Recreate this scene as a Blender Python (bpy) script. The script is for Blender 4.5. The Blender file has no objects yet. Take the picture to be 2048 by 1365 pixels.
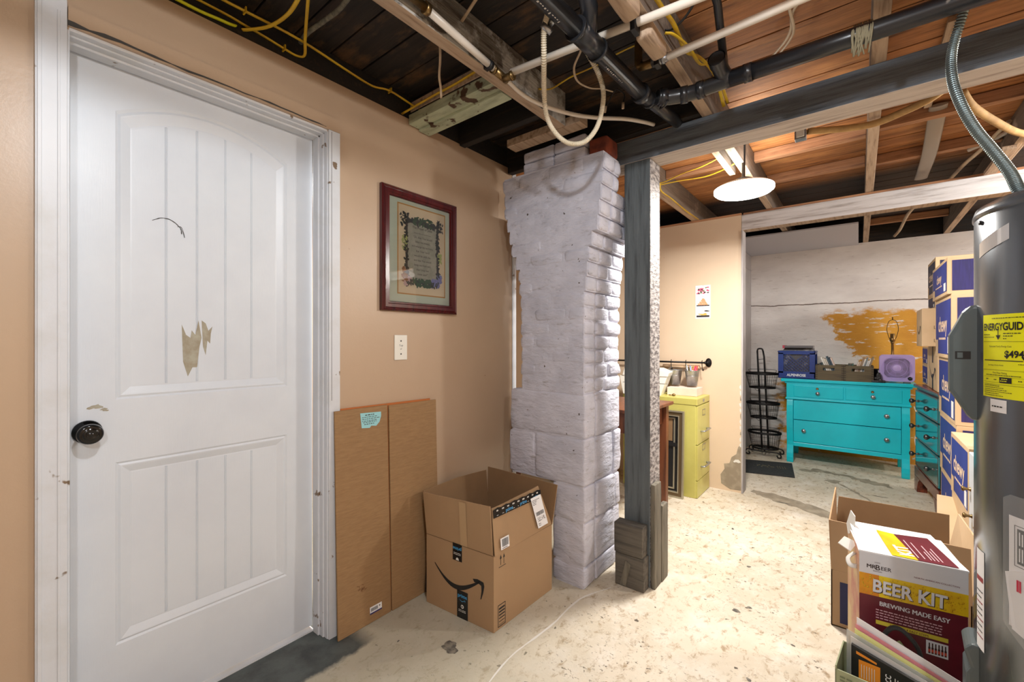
import bpy, math, random
from mathutils import Vector, Matrix, noise as mnoise
random.seed(7)
scene = bpy.context.scene
COL = scene.collection
R = math.radians

# ---------------------------------------------------------------- camera
cam_data = bpy.data.cameras.new('camera')
cam_data.sensor_width = 36.0
cam_data.lens = 863.0 / 2048.0 * 36.0
cam_data.clip_start = 0.02
cam_data.shift_y = -0.5 / 2048.0
cam = bpy.data.objects.new('camera', cam_data)
COL.objects.link(cam)
YAW = math.atan(693.0 / 863.0)
cam.location = (0, 0, 1.19)
cam.rotation_euler = (R(90), 0, YAW)
scene.camera = cam

# ---------------------------------------------------------------- world, lamps, exposure
world = bpy.data.worlds.new('world')
scene.world = world
world.use_nodes = True
world.node_tree.nodes['Background'].inputs[0].default_value = (0.75, 0.85, 1.0, 1)
world.node_tree.nodes['Background'].inputs[1].default_value = 0.15
vs = scene.view_settings
vs.view_transform = 'Standard'
vs.look = 'None'
vs.exposure = 0.0
vs.gamma = 1.0
vs.use_curve_mapping = False
try:
    scene.cycles.use_denoising = True
    scene.cycles.max_bounces = 8
    scene.cycles.diffuse_bounces = 5
    scene.cycles.glossy_bounces = 4
    scene.cycles.sample_clamp_indirect = 6.0
except Exception:
    pass

def bulb_lamp(name, loc, radius, power, color):
    d = bpy.data.lights.new(name, 'POINT')
    d.shadow_soft_size = radius
    d.energy = power
    d.color = color
    o = bpy.data.objects.new(name, d)
    o.location = loc
    COL.objects.link(o)
    return o
def area_lamp(name, loc, size, power, color, rot=(0, 0, 0), shape='DISK', spread=180):
    d = bpy.data.lights.new(name, 'AREA')
    d.shape = shape
    d.size = size
    d.energy = power
    d.color = color
    d.spread = R(spread)
    o = bpy.data.objects.new(name, d)
    o.location = loc
    o.rotation_euler = rot
    COL.objects.link(o)
    return o
L1 = (-0.15, 0.27, 2.27)      # lamp above the camera
L2 = (-0.503, 2.70, 2.025)    # lamp between the beams
bulb_lamp('near_lamp_light', (L1[0], L1[1], 2.190), 0.035, 44, (0.93, 0.965, 1.0))
area_lamp('far_lamp_light', (L2[0], L2[1], L2[2] - 0.030), 0.24, 58, (1.0, 0.95, 0.88))
area_lamp('far_lamp_uplight', (L2[0], L2[1], L2[2] + 0.040), 0.20, 9, (1.0, 0.93, 0.82), (R(180), 0, 0))
bulb_lamp('beyond_heater_fill', (1.45, 3.1, 2.08), 0.08, 100, (1.0, 0.96, 0.90))  # added fill, out of sight, to brighten the alcove and carton fronts
bulb_lamp('alcove_side_fill', (1.7, 4.9, 2.0), 0.08, 30, (1.0, 0.96, 0.90))  # extra unseen lamp added to raise the light in the alcove
bulb_lamp('right_side_fill', (1.35, -0.6, 2.10), 0.08, 72, (0.96, 0.975, 1.0))  # invented general fill for the front area, outside the view
area_lamp('store_room_light', (-2.6, 0.9, 2.1), 0.3, 70, (1.0, 0.95, 0.88))

# ---------------------------------------------------------------- materials
def srgb(r, g, b):
    f = lambda c: (c / 12.92) if c <= 0.04045 else ((c + 0.055) / 1.055) ** 2.4
    return (f(r / 255), f(g / 255), f(b / 255), 1)

class NT:
    def __init__(s, name):
        s.m = bpy.data.materials.new(name)
        s.m.use_nodes = True
        s.t = s.m.node_tree
        s.b = s.t.nodes['Principled BSDF']
        s.tc = s.t.nodes.new('ShaderNodeTexCoord')
    def node(s, kind, **kw):
        n = s.t.nodes.new(kind)
        for k, v in kw.items():
            setattr(n, k, v)
        return n
    def link(s, a, b):
        s.t.links.new(a, b)
    def coords(s, stretch=(1, 1, 1), world_space=False):
        mp = s.node('ShaderNodeMapping')
        mp.inputs['Scale'].default_value = stretch
        if world_space:
            g = s.node('ShaderNodeNewGeometry')
            s.link(g.outputs['Position'], mp.inputs['Vector'])
        else:
            s.link(s.tc.outputs['Object'], mp.inputs['Vector'])
        return mp.outputs['Vector']
    def noise(s, scale, stretch=(1, 1, 1), detail=5, rough=0.6, dist=0.0, ws=False):
        n = s.node('ShaderNodeTexNoise')
        n.inputs['Scale'].default_value = scale
        n.inputs['Detail'].default_value = detail
        n.inputs['Roughness'].default_value = rough
        n.inputs['Distortion'].default_value = dist
        s.link(s.coords(stretch, ws), n.inputs['Vector'])
        return n.outputs['Fac']
    def ramp(s, fac, lo, hi):
        n = s.node('ShaderNodeMapRange')
        n.inputs['From Min'].default_value = lo
        n.inputs['From Max'].default_value = hi
        s.link(fac, n.inputs['Value'])
        return n.outputs['Result']
    def mix(s, fac, a, b):
        n = s.node('ShaderNodeMix', data_type='RGBA')
        if isinstance(fac, (int, float)):
            n.inputs['Factor'].default_value = fac
        else:
            s.link(fac, n.inputs['Factor'])
        for v, k in ((a, 6), (b, 7)):
            if isinstance(v, tuple):
                n.inputs[k].default_value = v
            else:
                s.link(v, n.inputs[k])
        return n.outputs[2]
    def math(s, op, a, b=None):
        n = s.node('ShaderNodeMath', operation=op)
        for v, k in ((a, 0), (b, 1)):
            if v is None:
                continue
            if isinstance(v, (int, float)):
                n.inputs[k].default_value = v
            else:
                s.link(v, n.inputs[k])
        return n.outputs[0]
    def bump(s, height, strength, dist=0.01):
        n = s.node('ShaderNodeBump')
        n.inputs['Strength'].default_value = strength
        n.inputs['Distance'].default_value = dist
        s.link(height, n.inputs['Height'])
        s.link(n.outputs[0], s.b.inputs['Normal'])

def mat(name, col, rough=0.6, metal=0.0, col2=None, scale=4, stretch=(1, 1, 1), lo=0.4, hi=0.65,
        spots=None, bump=0.0, bscale=40, bstretch=None, bdist=0.004, spec=0.5, detail=5, emit=None, trans=0.0, alpha=None, coat=0.0, layers=()):
    n = NT(name)
    c = col if isinstance(col, tuple) and len(col) == 4 else srgb(*col)
    out = c
    if col2:
        c2 = srgb(*col2) if len(col2) == 3 else col2
        out = n.mix(n.ramp(n.noise(scale, stretch, detail), lo, hi), c, c2)
    for (lc, lscale, lst, llo, lhi) in layers:
        out = n.mix(n.ramp(n.noise(lscale, lst, 6, 0.65), llo, lhi), out, srgb(*lc))
    if spots:
        sc_, scl, slo, shi, sst = spots
        out = n.mix(n.ramp(n.noise(scl, sst, 3, 0.5), slo, shi), out, srgb(*sc_))
    if isinstance(out, tuple):
        n.b.inputs['Base Color'].default_value = out
    else:
        n.link(out, n.b.inputs['Base Color'])
    n.b.inputs['Roughness'].default_value = rough
    n.b.inputs['Metallic'].default_value = metal
    n.b.inputs['Specular IOR Level'].default_value = spec
    if coat:
        n.b.inputs['Coat Weight'].default_value = coat
        n.b.inputs['Coat Roughness'].default_value = 0.1
    if trans:
        n.b.inputs['Transmission Weight'].default_value = trans
    if alpha is not None:
        n.b.inputs['Alpha'].default_value = alpha
    if emit:
        n.b.inputs['Emission Color'].default_value = (*emit[:3], 1)
        n.b.inputs['Emission Strength'].default_value = emit[3]
    if bump:
        n.bump(n.noise(bscale, bstretch or stretch, 6, 0.6), bump, bdist)
    return n.m

MT = {}
def wood(name, a, b, axis, dark=None, rough=0.75, bump=0.5, spotc=None, spot=(0.60, 0.72)):
    st = {'x': (0.6, 9, 9), 'y': (9, 0.6, 9), 'z': (9, 9, 0.6)}[axis]
    lay = []
    if dark:
        lay.append((dark, 5, st, 0.52, 0.72))
    if spotc:
        lay.append((spotc, 7, (1, 1, 1), spot[0], spot[1]))
    return mat(name, a, rough, col2=b, scale=5, stretch=st, lo=0.3, hi=0.7, bump=bump, bscale=16, bstretch=st, bdist=0.004, layers=lay, detail=8)

def wall_paint(name, a, b, rough=0.35, bump=0.12):
    return mat(name, a, rough, col2=b, scale=1.3, lo=0.35, hi=0.75, bump=bump, bscale=90, bdist=0.003,
               spots=((150, 120, 95), 30, 0.76, 0.80, (1, 1, 1)))

MT['tan'] = wall_paint('tan_wall_paint', (184, 159, 133), (176, 151, 126))
MT['peach'] = wall_paint('tan_wall_paint_lit', (214, 192, 166), (206, 183, 156), 0.5)  # same paint as the tan wall, with lamp light put into a lighter colour
MT['white_paint'] = mat('white_door_paint', (212, 218, 225), 0.38, col2=(205, 211, 219), scale=3, bump=0.10, bscale=25, bstretch=(12, 12, 1), bdist=0.002)
MT['trim_white'] = mat('white_trim_paint', (208, 212, 218), 0.4, col2=(194, 195, 194), scale=6, lo=0.5, hi=0.8, spots=((120, 100, 80), 18, 0.70, 0.73, (1, 1, 1)), bump=0.15, bscale=30)
MT['scuff'] = mat('chipped_paint_patch', (168, 164, 148), 0.7, col2=(150, 140, 120), scale=30)
MT['crack'] = mat('crack_dark', (70, 68, 66), 0.9)
MT['trim_gray'] = mat('grey_white_painted_board', (176, 172, 172), 0.7, col2=(158, 154, 156), scale=5, stretch=(8, 8, 1), bump=0.3, bscale=25)
MT['blackwood'] = wood('sooty_dark_board', (34, 29, 26), (14, 13, 13), 'x', (58, 44, 32), 0.8, 0.6)
MT['joistdark'] = wood('sooty_joist_wood', (52, 44, 38), (28, 26, 25), 'y', None, 0.85, 0.8)
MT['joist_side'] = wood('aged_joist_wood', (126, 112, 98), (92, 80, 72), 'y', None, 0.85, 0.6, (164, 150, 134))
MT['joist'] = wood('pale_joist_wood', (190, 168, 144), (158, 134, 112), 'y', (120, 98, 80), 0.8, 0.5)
MT['joist_white'] = wood('whitewashed_joist_wood', (150, 146, 138), (96, 86, 76), 'y', (70, 55, 44), 0.85, 1.0, (196, 194, 188), (0.48, 0.56))
MT['strip'] = wood('bracing_strip_wood', (186, 140, 104), (150, 104, 74), 'x', (104, 72, 54), 0.8, 0.5)
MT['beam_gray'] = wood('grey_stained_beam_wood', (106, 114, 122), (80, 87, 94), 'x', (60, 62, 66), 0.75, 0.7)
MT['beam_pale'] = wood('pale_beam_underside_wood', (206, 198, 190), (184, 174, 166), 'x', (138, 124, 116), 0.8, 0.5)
MT['beam_white'] = wood('whitewashed_beam_wood', (214, 213, 216), (190, 188, 190), 'x', (146, 138, 136), 0.75, 0.8)
MT['post_gray'] = wood('grey_stained_post_wood', (96, 103, 106), (74, 81, 84), 'z', (58, 60, 62), 0.7, 0.7)
MT['rot_wood'] = mat('saw_cut_face_wood', (172, 167, 165), 0.6, col2=(92, 86, 86), scale=30, stretch=(1, 1, 2.2), lo=0.42, hi=0.6, bump=1.0, bscale=30, bstretch=(1, 1, 2.2), bdist=0.006)
MT['block_wood'] = wood('weathered_block_wood', (104, 98, 88), (76, 72, 66), 'x', (56, 52, 48), 0.85, 0.8)
MT['cleat_wood'] = wood('weathered_cleat_wood', (124, 118, 104), (88, 84, 74), 'z', (62, 58, 52), 0.85, 0.7)

def subfloor_mat():
    n = NT('subfloor_boards')
    pos = n.node('ShaderNodeNewGeometry')
    sep = n.node('ShaderNodeSeparateXYZ')
    n.link(pos.outputs['Position'], sep.inputs[0])
    grain = n.ramp(n.noise(5, (0.7, 9, 9), 8), 0.3, 0.7)
    brown = n.mix(grain, srgb(182, 122, 70), srgb(128, 82, 46))
    brown = n.mix(n.ramp(n.noise(4, (0.8, 3, 1)), 0.5, 0.75), brown, srgb(204, 146, 88))
    brown = n.mix(n.ramp(n.noise(9, (0.4, 5, 5)), 0.60, 0.76), brown, srgb(70, 40, 26))
    black = n.mix(grain, srgb(44, 34, 27), srgb(15, 13, 13))
    black = n.mix(n.ramp(n.noise(5, (1, 2.5, 1), 6), 0.52, 0.70), black, srgb(92, 66, 40))
    nx = n.noise(2.2, (1, 1, 1), 4)
    xx = n.math('ADD', sep.outputs['X'], n.math('MULTIPLY', n.math('SUBTRACT', nx, 0.5), 0.35))
    fx = n.ramp(xx, -0.42, -0.56)
    fy = n.ramp(sep.outputs['Y'], 2.35, 2.1)
    fac = n.math('MULTIPLY', fx, fy)
    far = n.ramp(sep.outputs['Y'], 3.75, 3.95)
    dark = n.mix(grain, srgb(60, 42, 32), srgb(30, 22, 20))
    c = n.mix(fac, brown, black)
    c = n.mix(far, c, dark)
    n.link(c, n.b.inputs['Base Color'])
    n.b.inputs['Roughness'].default_value = 0.7
    n.bump(n.noise(16, (0.7, 9, 9), 6), 0.5, 0.004)
    return n.m
MT['subfloor'] = subfloor_mat()

def floor_mat():
    n = NT('worn_concrete_floor')
    big = n.ramp(n.noise(1.1, (1, 1, 1), 4), 0.35, 0.7)
    c = n.mix(big, srgb(212, 202, 184), srgb(192, 179, 156))
    c = n.mix(n.ramp(n.noise(7, (1, 1, 1), 8, 0.7), 0.48, 0.66), c, srgb(216, 208, 194))
    c = n.mix(n.ramp(n.noise(16, (1.6, 1, 1), 8, 0.75, 0.4), 0.53, 0.66), c, srgb(158, 136, 106))
    msk = n.ramp(n.noise(2.4, (1, 1, 1), 3), 0.42, 0.60)
    sp = n.ramp(n.noise(46, (1, 1.5, 1), 4, 0.7, 0.5), 0.605, 0.65)
    sp = n.math('MULTIPLY', sp, msk)
    c = n.mix(sp, c, srgb(96, 86, 72))
    sp2 = n.ramp(n.noise(24, (1, 1, 1), 2, 0.5, 0.3), 0.715, 0.74)
    c = n.mix(sp2, c, srgb(88, 78, 64))
    # old grey-green paint left of a line beside the door wall
    pos = n.node('ShaderNodeNewGeometry')
    sep = n.node('ShaderNodeSeparateXYZ')
    n.link(pos.outputs['Position'], sep.inputs[0])
    wob = n.math('MULTIPLY', n.math('SUBTRACT', n.noise(9, (1, 1, 1), 5), 0.5), 0.10)
    xx = n.math('ADD', sep.outputs['X'], wob)
    edge = n.ramp(xx, -1.49, -1.51)
    ylim = n.ramp(sep.outputs['Y'], 1.02, 0.94)
    # dimmer light on the front-left slab is painted as a greyer film
    gx = n.math('ADD', n.math('ADD', n.math('MULTIPLY', sep.outputs['X'], -0.72), n.math('MULTIPLY', sep.outputs['Y'], -0.30)), n.math('MULTIPLY', wob, 2.0))
    overlay = n.ramp(gx, 0.05, 0.45)
    c = n.mix(n.math('MULTIPLY', overlay, 0.62), c, srgb(160, 157, 138))
    c = n.mix(n.math('MULTIPLY', edge, ylim), c, n.mix(n.ramp(n.noise(12), 0.4, 0.7), srgb(84, 90, 88), srgb(56, 60, 60)))
    n.link(c, n.b.inputs['Base Color'])
    n.b.inputs['Roughness'].default_value = 0.55
    hs = n.math('ADD', n.noise(14, (1, 1, 1), 8, 0.7), n.math('MULTIPLY', sp, -0.4))
    n.bump(hs, 0.35, 0.012)
    return n.m
MT['floor'] = floor_mat()
MT['stain'] = mat('damp_stain', (140, 128, 110), 0.6, col2=(170, 158, 138), scale=14, lo=0.4, hi=0.7)
MT['stain_dark'] = mat('dark_stain', (84, 80, 74), 0.6, col2=(130, 124, 112), scale=30, lo=0.45, hi=0.6)
MT['rust'] = mat('rust_stain', (122, 84, 50), 0.8, col2=(178, 152, 116), scale=60, lo=0.45, hi=0.6)

def alcove_mat():
    n = NT('peeling_whitewash')
    pos = n.node('ShaderNodeNewGeometry')
    sep = n.node('ShaderNodeSeparateXYZ')
    n.link(pos.outputs['Position'], sep.inputs[0])
    w = n.mix(n.ramp(n.noise(2, (1, 1, 2.5)), 0.35, 0.7), srgb(226, 222, 220), srgb(204, 198, 196))
    w = n.mix(n.ramp(n.noise(20, (0.4, 1, 3), 6), 0.62, 0.8), w, srgb(140, 126, 116))
    x, z = sep.outputs['X'], sep.outputs['Z']
    wob = n.math('MULTIPLY', n.math('SUBTRACT', n.noise(4.5, (1, 1, 1.8), 8, 0.7), 0.5), 0.75)
    # bare ochre plaster right of a ragged diagonal edge and under the seam
    e1 = n.ramp(n.math('ADD', n.math('ADD', x, n.math('MULTIPLY', z, 0.55)), wob), 0.52, 0.56)
    e2 = n.ramp(n.math('ADD', z, n.math('MULTIPLY', wob, 0.35)), 1.50, 1.46)
    fac = n.math('MULTIPLY', e1, e2)
    left = n.math('MULTIPLY', n.ramp(n.math('ADD', x, wob), -0.70, -0.62), n.ramp(n.math('ADD', z, wob), 0.82, 0.78))
    fac = n.math('MAXIMUM', fac, left)
    flecks = n.ramp(n.noise(9, (0.7, 1, 3.2), 5, 0.6), 0.60, 0.64)
    fac = n.math('MULTIPLY', fac, n.math('SUBTRACT', 1.0, flecks))
    och = n.mix(n.ramp(n.noise(3), 0.35, 0.7), srgb(206, 152, 58), srgb(184, 128, 46))
    c = n.mix(fac, w, och)
    seam = n.math('ABSOLUTE', n.math('SUBTRACT', n.math('ADD', z, n.math('MULTIPLY', n.math('SUBTRACT', n.noise(3), 0.5), 0.05)), 1.585))
    c = n.mix(n.ramp(seam, 0.007, 0.003), c, srgb(104, 88, 80))
    n.link(c, n.b.inputs['Base Color'])
    n.b.inputs['Roughness'].default_value = 0.85
    n.bump(n.noise(9, (1, 1, 2), 8, 0.65), 0.7, 0.012)
    return n.m
MT['alcove'] = alcove_mat()
MT['chimney'] = mat('whitewashed_masonry', (204, 204, 216), 0.68, col2=(176, 177, 190), scale=5, lo=0.35, hi=0.7, bump=1.0, bscale=14, bstretch=(1, 1, 2.4), bdist=0.012, detail=8,
                    layers=[((150, 146, 150), 12, (1, 1, 3), 0.58, 0.75)], spots=((84, 74, 68), 42, 0.72, 0.75, (1, 1, 1)))
MT['mortar_unused'] = mat('whitewashed_mortar', (184, 185, 196), 0.78, col2=(146, 146, 154), scale=12, lo=0.55, hi=0.8, bump=0.9, bscale=40)
MT['mortar'] = MT['chimney']
MT['redbrick'] = mat('bare_red_brick', (140, 66, 44), 0.8, col2=(98, 46, 36), scale=16, bump=0.7, bscale=40)
MT['cardboard'] = mat('kraft_cardboard', (164, 134, 100), 0.75, col2=(152, 122, 90), scale=2, lo=0.3, hi=0.8, bump=0.08, bscale=120, bdist=0.002)
MT['card_sheet'] = mat('corrugated_kraft_sheet', (152, 120, 82), 0.8, col2=(138, 106, 72), scale=60, stretch=(0.4, 0.4, 3), lo=0.35, hi=0.7, bump=0.2, bscale=60, bstretch=(0.4, 0.4, 3), bdist=0.003)
MT['card_inner'] = mat('kraft_cardboard_inside', (134, 104, 72), 0.85, col2=(122, 94, 64), scale=2)
MT['card_pale'] = mat('pale_kraft_cardboard', (208, 180, 144), 0.75, col2=(194, 166, 130), scale=3)
MT['black'] = mat('black_print', (20, 20, 22), 0.5)
MT['blackgloss'] = mat('black_tape', (16, 17, 20), 0.25)
MT['white'] = mat('white_paper', (232, 232, 234), 0.6)
MT['offwhite'] = mat('off_white_paper', (214, 212, 206), 0.7)
MT['cyan_print'] = mat('light_blue_print', (70, 150, 200), 0.5)
MT['paleblue'] = mat('pale_blue_paper', (150, 205, 210), 0.7)
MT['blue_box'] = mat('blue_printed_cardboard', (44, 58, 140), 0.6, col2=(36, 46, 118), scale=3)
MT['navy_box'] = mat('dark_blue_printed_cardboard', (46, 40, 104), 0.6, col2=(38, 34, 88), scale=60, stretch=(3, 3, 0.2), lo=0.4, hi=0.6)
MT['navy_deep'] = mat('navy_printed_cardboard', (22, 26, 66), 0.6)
MT['cream_print'] = mat('cream_print', (236, 208, 182), 0.6)
MT['abs'] = mat('black_plastic_pipe', (30, 31, 34), 0.28, col2=(44, 42, 42), scale=8, lo=0.5, hi=0.8, spots=((120, 112, 104), 26, 0.70, 0.78, (1, 1, 1)))
MT['pex'] = mat('white_plastic_pipe', (226, 218, 206), 0.35, col2=(206, 192, 172), scale=4, lo=0.5, hi=0.8)
MT['hose'] = mat('cream_corrugated_hose', (216, 206, 184), 0.4, col2=(196, 178, 146), scale=7, lo=0.5, hi=0.75)
MT['romex'] = mat('yellow_cable_sheath', (206, 172, 34), 0.45, col2=(176, 136, 28), scale=8)
MT['romex_green'] = mat('bright_yellow_cable_sheath', (206, 208, 24), 0.4)
MT['romex_white'] = mat('white_cable_sheath', (196, 178, 152), 0.5, col2=(170, 146, 118), scale=8)
MT['dusty'] = mat('dusty_grey_cable', (82, 82, 74), 0.9, col2=(120, 116, 100), scale=50)
MT['brass'] = mat('aged_brass', (150, 122, 78), 0.35, 0.9, col2=(110, 90, 60), scale=20)
MT['steel'] = mat('galvanised_steel', (176, 178, 180), 0.35, 0.9, col2=(140, 142, 146), scale=12)
MT['flexsteel'] = mat('flexible_metal_conduit', (120, 134, 136), 0.35, 0.85)
MT['dark_metal'] = mat('dark_iron', (24, 23, 24), 0.45, 0.5)
MT['bronze'] = mat('oil_rubbed_bronze', (26, 28, 30), 0.12, 0.7, coat=0.5)
MT['led'] = mat('lit_lamp_diffuser', (255, 250, 240), 0.4, emit=(1.0, 0.95, 0.88, 12))
MT['led_rim'] = mat('white_lamp_housing', (225, 225, 222), 0.4)
MT['turq'] = mat('turquoise_furniture_paint', (8, 204, 222), 0.32, col2=(8, 192, 212), scale=3, bump=0.05, bscale=30)
MT['teal'] = mat('teal_glossy_drawer_paint', (30, 120, 128), 0.12, col2=(60, 96, 96), scale=3, stretch=(1, 1, 2.5), lo=0.45, hi=0.8, coat=0.6)
MT['redwood'] = wood('glossy_red_brown_wood', (128, 60, 34), (88, 40, 26), 'z', (66, 30, 20), 0.22, 0.1)
MT['deskwood'] = wood('brown_desk_wood', (122, 70, 42), (92, 50, 30), 'z', (70, 38, 26), 0.4, 0.15)
MT['mahogany'] = wood('dark_cherry_frame_wood', (86, 22, 22), (54, 14, 16), 'z', None, 0.2, 0.1)
MT['olive'] = mat('olive_yellow_enamel', (192, 186, 104), 0.35, col2=(180, 172, 90), scale=3)
MT['crate_wood'] = wood('olive_brown_stained_wood', (98, 86, 58), (74, 62, 42), 'x', (52, 44, 32), 0.6, 0.3)
MT['crate_blue'] = mat('blue_plastic_crate', (30, 62, 142), 0.35, col2=(24, 50, 122), scale=3)
MT['lilac'] = mat('lilac_plastic', (186, 166, 224), 0.35)
MT['heater_gray'] = mat('grey_heater_paint', (116, 122, 128), 0.22, 0.65, col2=(106, 112, 118), scale=2, stretch=(1, 1, 0.5))
MT['heater_steel'] = mat('brushed_heater_steel', (176, 172, 168), 0.16, 0.9, col2=(150, 146, 142), scale=3, stretch=(1, 1, 0.2))
MT['cover_gray'] = mat('dark_grey_plastic_cover', (82, 92, 94), 0.38)
MT['yellow'] = mat('bright_yellow_label', (232, 232, 14), 0.4)
MT['green_card'] = mat('muted_green_card', (150, 156, 122), 0.7, col2=(134, 140, 110), scale=8)
MT['overlay'] = mat('clear_plastic_film', (225, 228, 230), 0.15, alpha=0.35)
MT['mat_black'] = mat('black_rubber_mat', (36, 38, 40), 0.9, col2=(54, 56, 56), scale=80)
MT['pinkwood'] = mat('pale_pinkish_board', (222, 204, 190), 0.7, col2=(210, 190, 176), scale=6)
MT['drywall'] = mat('pale_grey_board', (196, 196, 204), 0.8, spots=((90, 84, 80), 40, 0.78, 0.80, (1, 1, 1)))
MT['plastic_white'] = mat('white_plastic', (226, 224, 214), 0.35)
MT['glassy'] = mat('picture_glass', (255, 255, 255), 0.02, trans=1.0)
MT['pink'] = mat('pink_paper', (214, 140, 150), 0.6)
MT['purple'] = mat('purple_print', (120, 100, 170), 0.6)

# ---------------------------------------------------------------- mesh helpers
def cat_spline(pts, n=6):
    P = [Vector(p) for p in pts]
    if len(P) < 3:
        return P
    P = [P[0] * 2 - P[1]] + P + [P[-1] * 2 - P[-2]]
    out = []
    for i in range(1, len(P) - 2):
        a, b, c, d = P[i - 1], P[i], P[i + 1], P[i + 2]
        for k in range(n):
            t = k / n
            out.append(0.5 * ((2 * b) + (-a + c) * t + (2 * a - 5 * b + 4 * c - d) * t * t + (-a + 3 * b - 3 * c + d) * t ** 3))
    out.append(P[-2])
    return out

class FR:
    """a flat frame: origin, across, up; out = across x up"""
    def __init__(s, o, u, v):
        s.o, s.u, s.v = Vector(o), Vector(u).normalized(), Vector(v).normalized()
        s.n = s.u.cross(s.v)
    def __call__(s, a, b, w=0.0):
        return s.o + s.u * a + s.v * b + s.n * w

class MB:
    def __init__(s):
        s.v, s.f, s.m, s.s = [], [], [], []
    def add(s, vs, fs, m=0, smooth=False):
        k = len(s.v)
        s.v += [Vector(v) for v in vs]
        for f in fs:
            s.f.append([i + k for i in f]); s.m.append(m); s.s.append(smooth)
        return s
    def box(s, x0, x1, y0, y1, z0, z1, m=0):
        vs = [(x0, y0, z0), (x1, y0, z0), (x1, y1, z0), (x0, y1, z0), (x0, y0, z1), (x1, y0, z1), (x1, y1, z1), (x0, y1, z1)]
        return s.add(vs, [(0, 3, 2, 1), (4, 5, 6, 7), (0, 1, 5, 4), (1, 2, 6, 5), (2, 3, 7, 6), (3, 0, 4, 7)], m)
    def beam(s, a, b, w, h, m=0, up=(0, 0, 1)):
        """bar from a to b, w across, h along up (centred)"""
        a, b = Vector(a), Vector(b)
        d = (b - a).normalized()
        x = d.cross(Vector(up)).normalized()
        y = x.cross(d)
        vs = []
        for p in (a, b):
            for sx, sy in ((-1, -1), (1, -1), (1, 1), (-1, 1)):
                vs.append(p + x * (sx * w / 2) + y * (sy * h / 2))
        return s.add(vs, [(3, 2, 1, 0), (4, 5, 6, 7), (0, 1, 5, 4), (1, 2, 6, 5), (2, 3, 7, 6), (3, 0, 4, 7)], m)
    def tube(s, pts, r, n=10, m=0, spline=0, caps=True, flat=None, closed=False):
        P = cat_spline(pts, spline) if spline else [Vector(p) for p in pts]
        N = len(P)
        if callable(r):
            rr = [r(i / (N - 1)) for i in range(N)]
        else:
            rr = [r] * N
        T = []
        for i in range(N):
            if closed:
                t = P[(i + 1) % N] - P[i - 1]
            else:
                t = P[min(i + 1, N - 1)] - P[max(i - 1, 0)]
            T.append(t.normalized())
        ref = Vector((0, 0, 1)) if abs(T[0].z) < 0.9 else Vector((1, 0, 0))
        x = T[0].cross(ref).normalized()
        vs = []
        for i in range(N):
            x = (x - T[i] * x.dot(T[i])).normalized()
            y = T[i].cross(x)
            for k in range(n):
                a = 2 * math.pi * k / n
                fx = 1.0 if flat is None else flat
                vs.append(P[i] + x * (math.cos(a) * rr[i]) + y * (math.sin(a) * rr[i] * fx))
        fs = []
        for i in range(N if closed else N - 1):
            j = (i + 1) % N
            for k in range(n):
                fs.append((i * n + k, i * n + (k + 1) % n, j * n + (k + 1) % n, j * n + k))
        base = len(s.v)
        s.add(vs, fs, m, True)
        if caps and not closed:
            s.f.append([base + k for k in range(n)][::-1]); s.m.append(m); s.s.append(False)
            s.f.append([base + (N - 1) * n + k for k in range(n)]); s.m.append(m); s.s.append(False)
        return s
    def lathe(s, prof, c=(0, 0, 0), n=24, m=0, mtx=None, arc=1.0, smooth=True):
        c = Vector(c)
        vs, fs = [], []
        L = len(prof)
        nn = n if arc >= 1 else n + 1
        for k in range(nn):
            a = 2 * math.pi * arc * k / n
            for r, z in prof:
                p = Vector((r * math.cos(a), r * math.sin(a), z))
                if mtx:
                    p = mtx @ p
                vs.append(c + p)
        for k in range(n):
            k2 = (k + 1) % nn
            for i in range(L - 1):
                fs.append((k * L + i, k2 * L + i, k2 * L + i + 1, k * L + i + 1))
        return s.add(vs, fs, m, smooth)
    def prism(s, poly, fr, w0, w1, m=0):
        """poly: (a,b) list counter-clockwise in frame fr, from w0 to w1 along the frame's normal"""
        n = len(poly)
        vs = [fr(a, b, w0) for a, b in poly] + [fr(a, b, w1) for a, b in poly]
        fs = [list(range(n))[::-1], [n + i for i in range(n)]]
        for i in range(n):
            j = (i + 1) % n
            fs.append((i, j, n + j, n + i))
        return s.add(vs, fs, m)
    def flat(s, poly, fr, w=0.0006, m=0):
        return s.add([fr(a, b, w) for a, b in poly], [list(range(len(poly)))], m)
    def rect(s, a0, b0, a1, b1, fr, w=0.0006, m=0, nu=1):
        vs, fs = [], []
        for i in range(nu + 1):
            a = a0 + (a1 - a0) * i / nu
            vs += [fr(a, b0, w), fr(a, b1, w)]
        for i in range(nu):
            fs.append((2 * i, 2 * i + 2, 2 * i + 3, 2 * i + 1))
        return s.add(vs, fs, m, nu > 1)
    def text(s, string, size, a, b, fr, w=0.001, m=0, align='LEFT', bold=0.0, sx=1.0, rot=0.0, spacing=1.0):
        vs, fs = text_mesh(string, bold, spacing)
        if not vs:
            return s
        wd = max(v[0] for v in vs) * size * sx
        off = {'LEFT': 0, 'CENTER': -wd / 2, 'RIGHT': -wd}[align]
        ca, sa = math.cos(rot), math.sin(rot)
        out = []
        for x, y in vs:
            x, y = x * size * sx + off, y * size
            out.append(fr(a + x * ca - y * sa, b + x * sa + y * ca, w))
        return s.add(out, fs, m)
    def scribble(s, a0, b0, a1, h, fr, w=0.001, m=0, seed=1, word=0.02, dens=0.8):
        """a line of tiny unreadable print: short bars"""
        rnd = random.Random(seed)
        a = a0
        while a < a1:
            l = word * rnd.uniform(0.4, 1.2)
            if a + l > a1:
                break
            s.rect(a, b0, a + l, b0 + h, fr, w, m)
            a += l + word * (1 - dens) * 1.2
        return s
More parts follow.
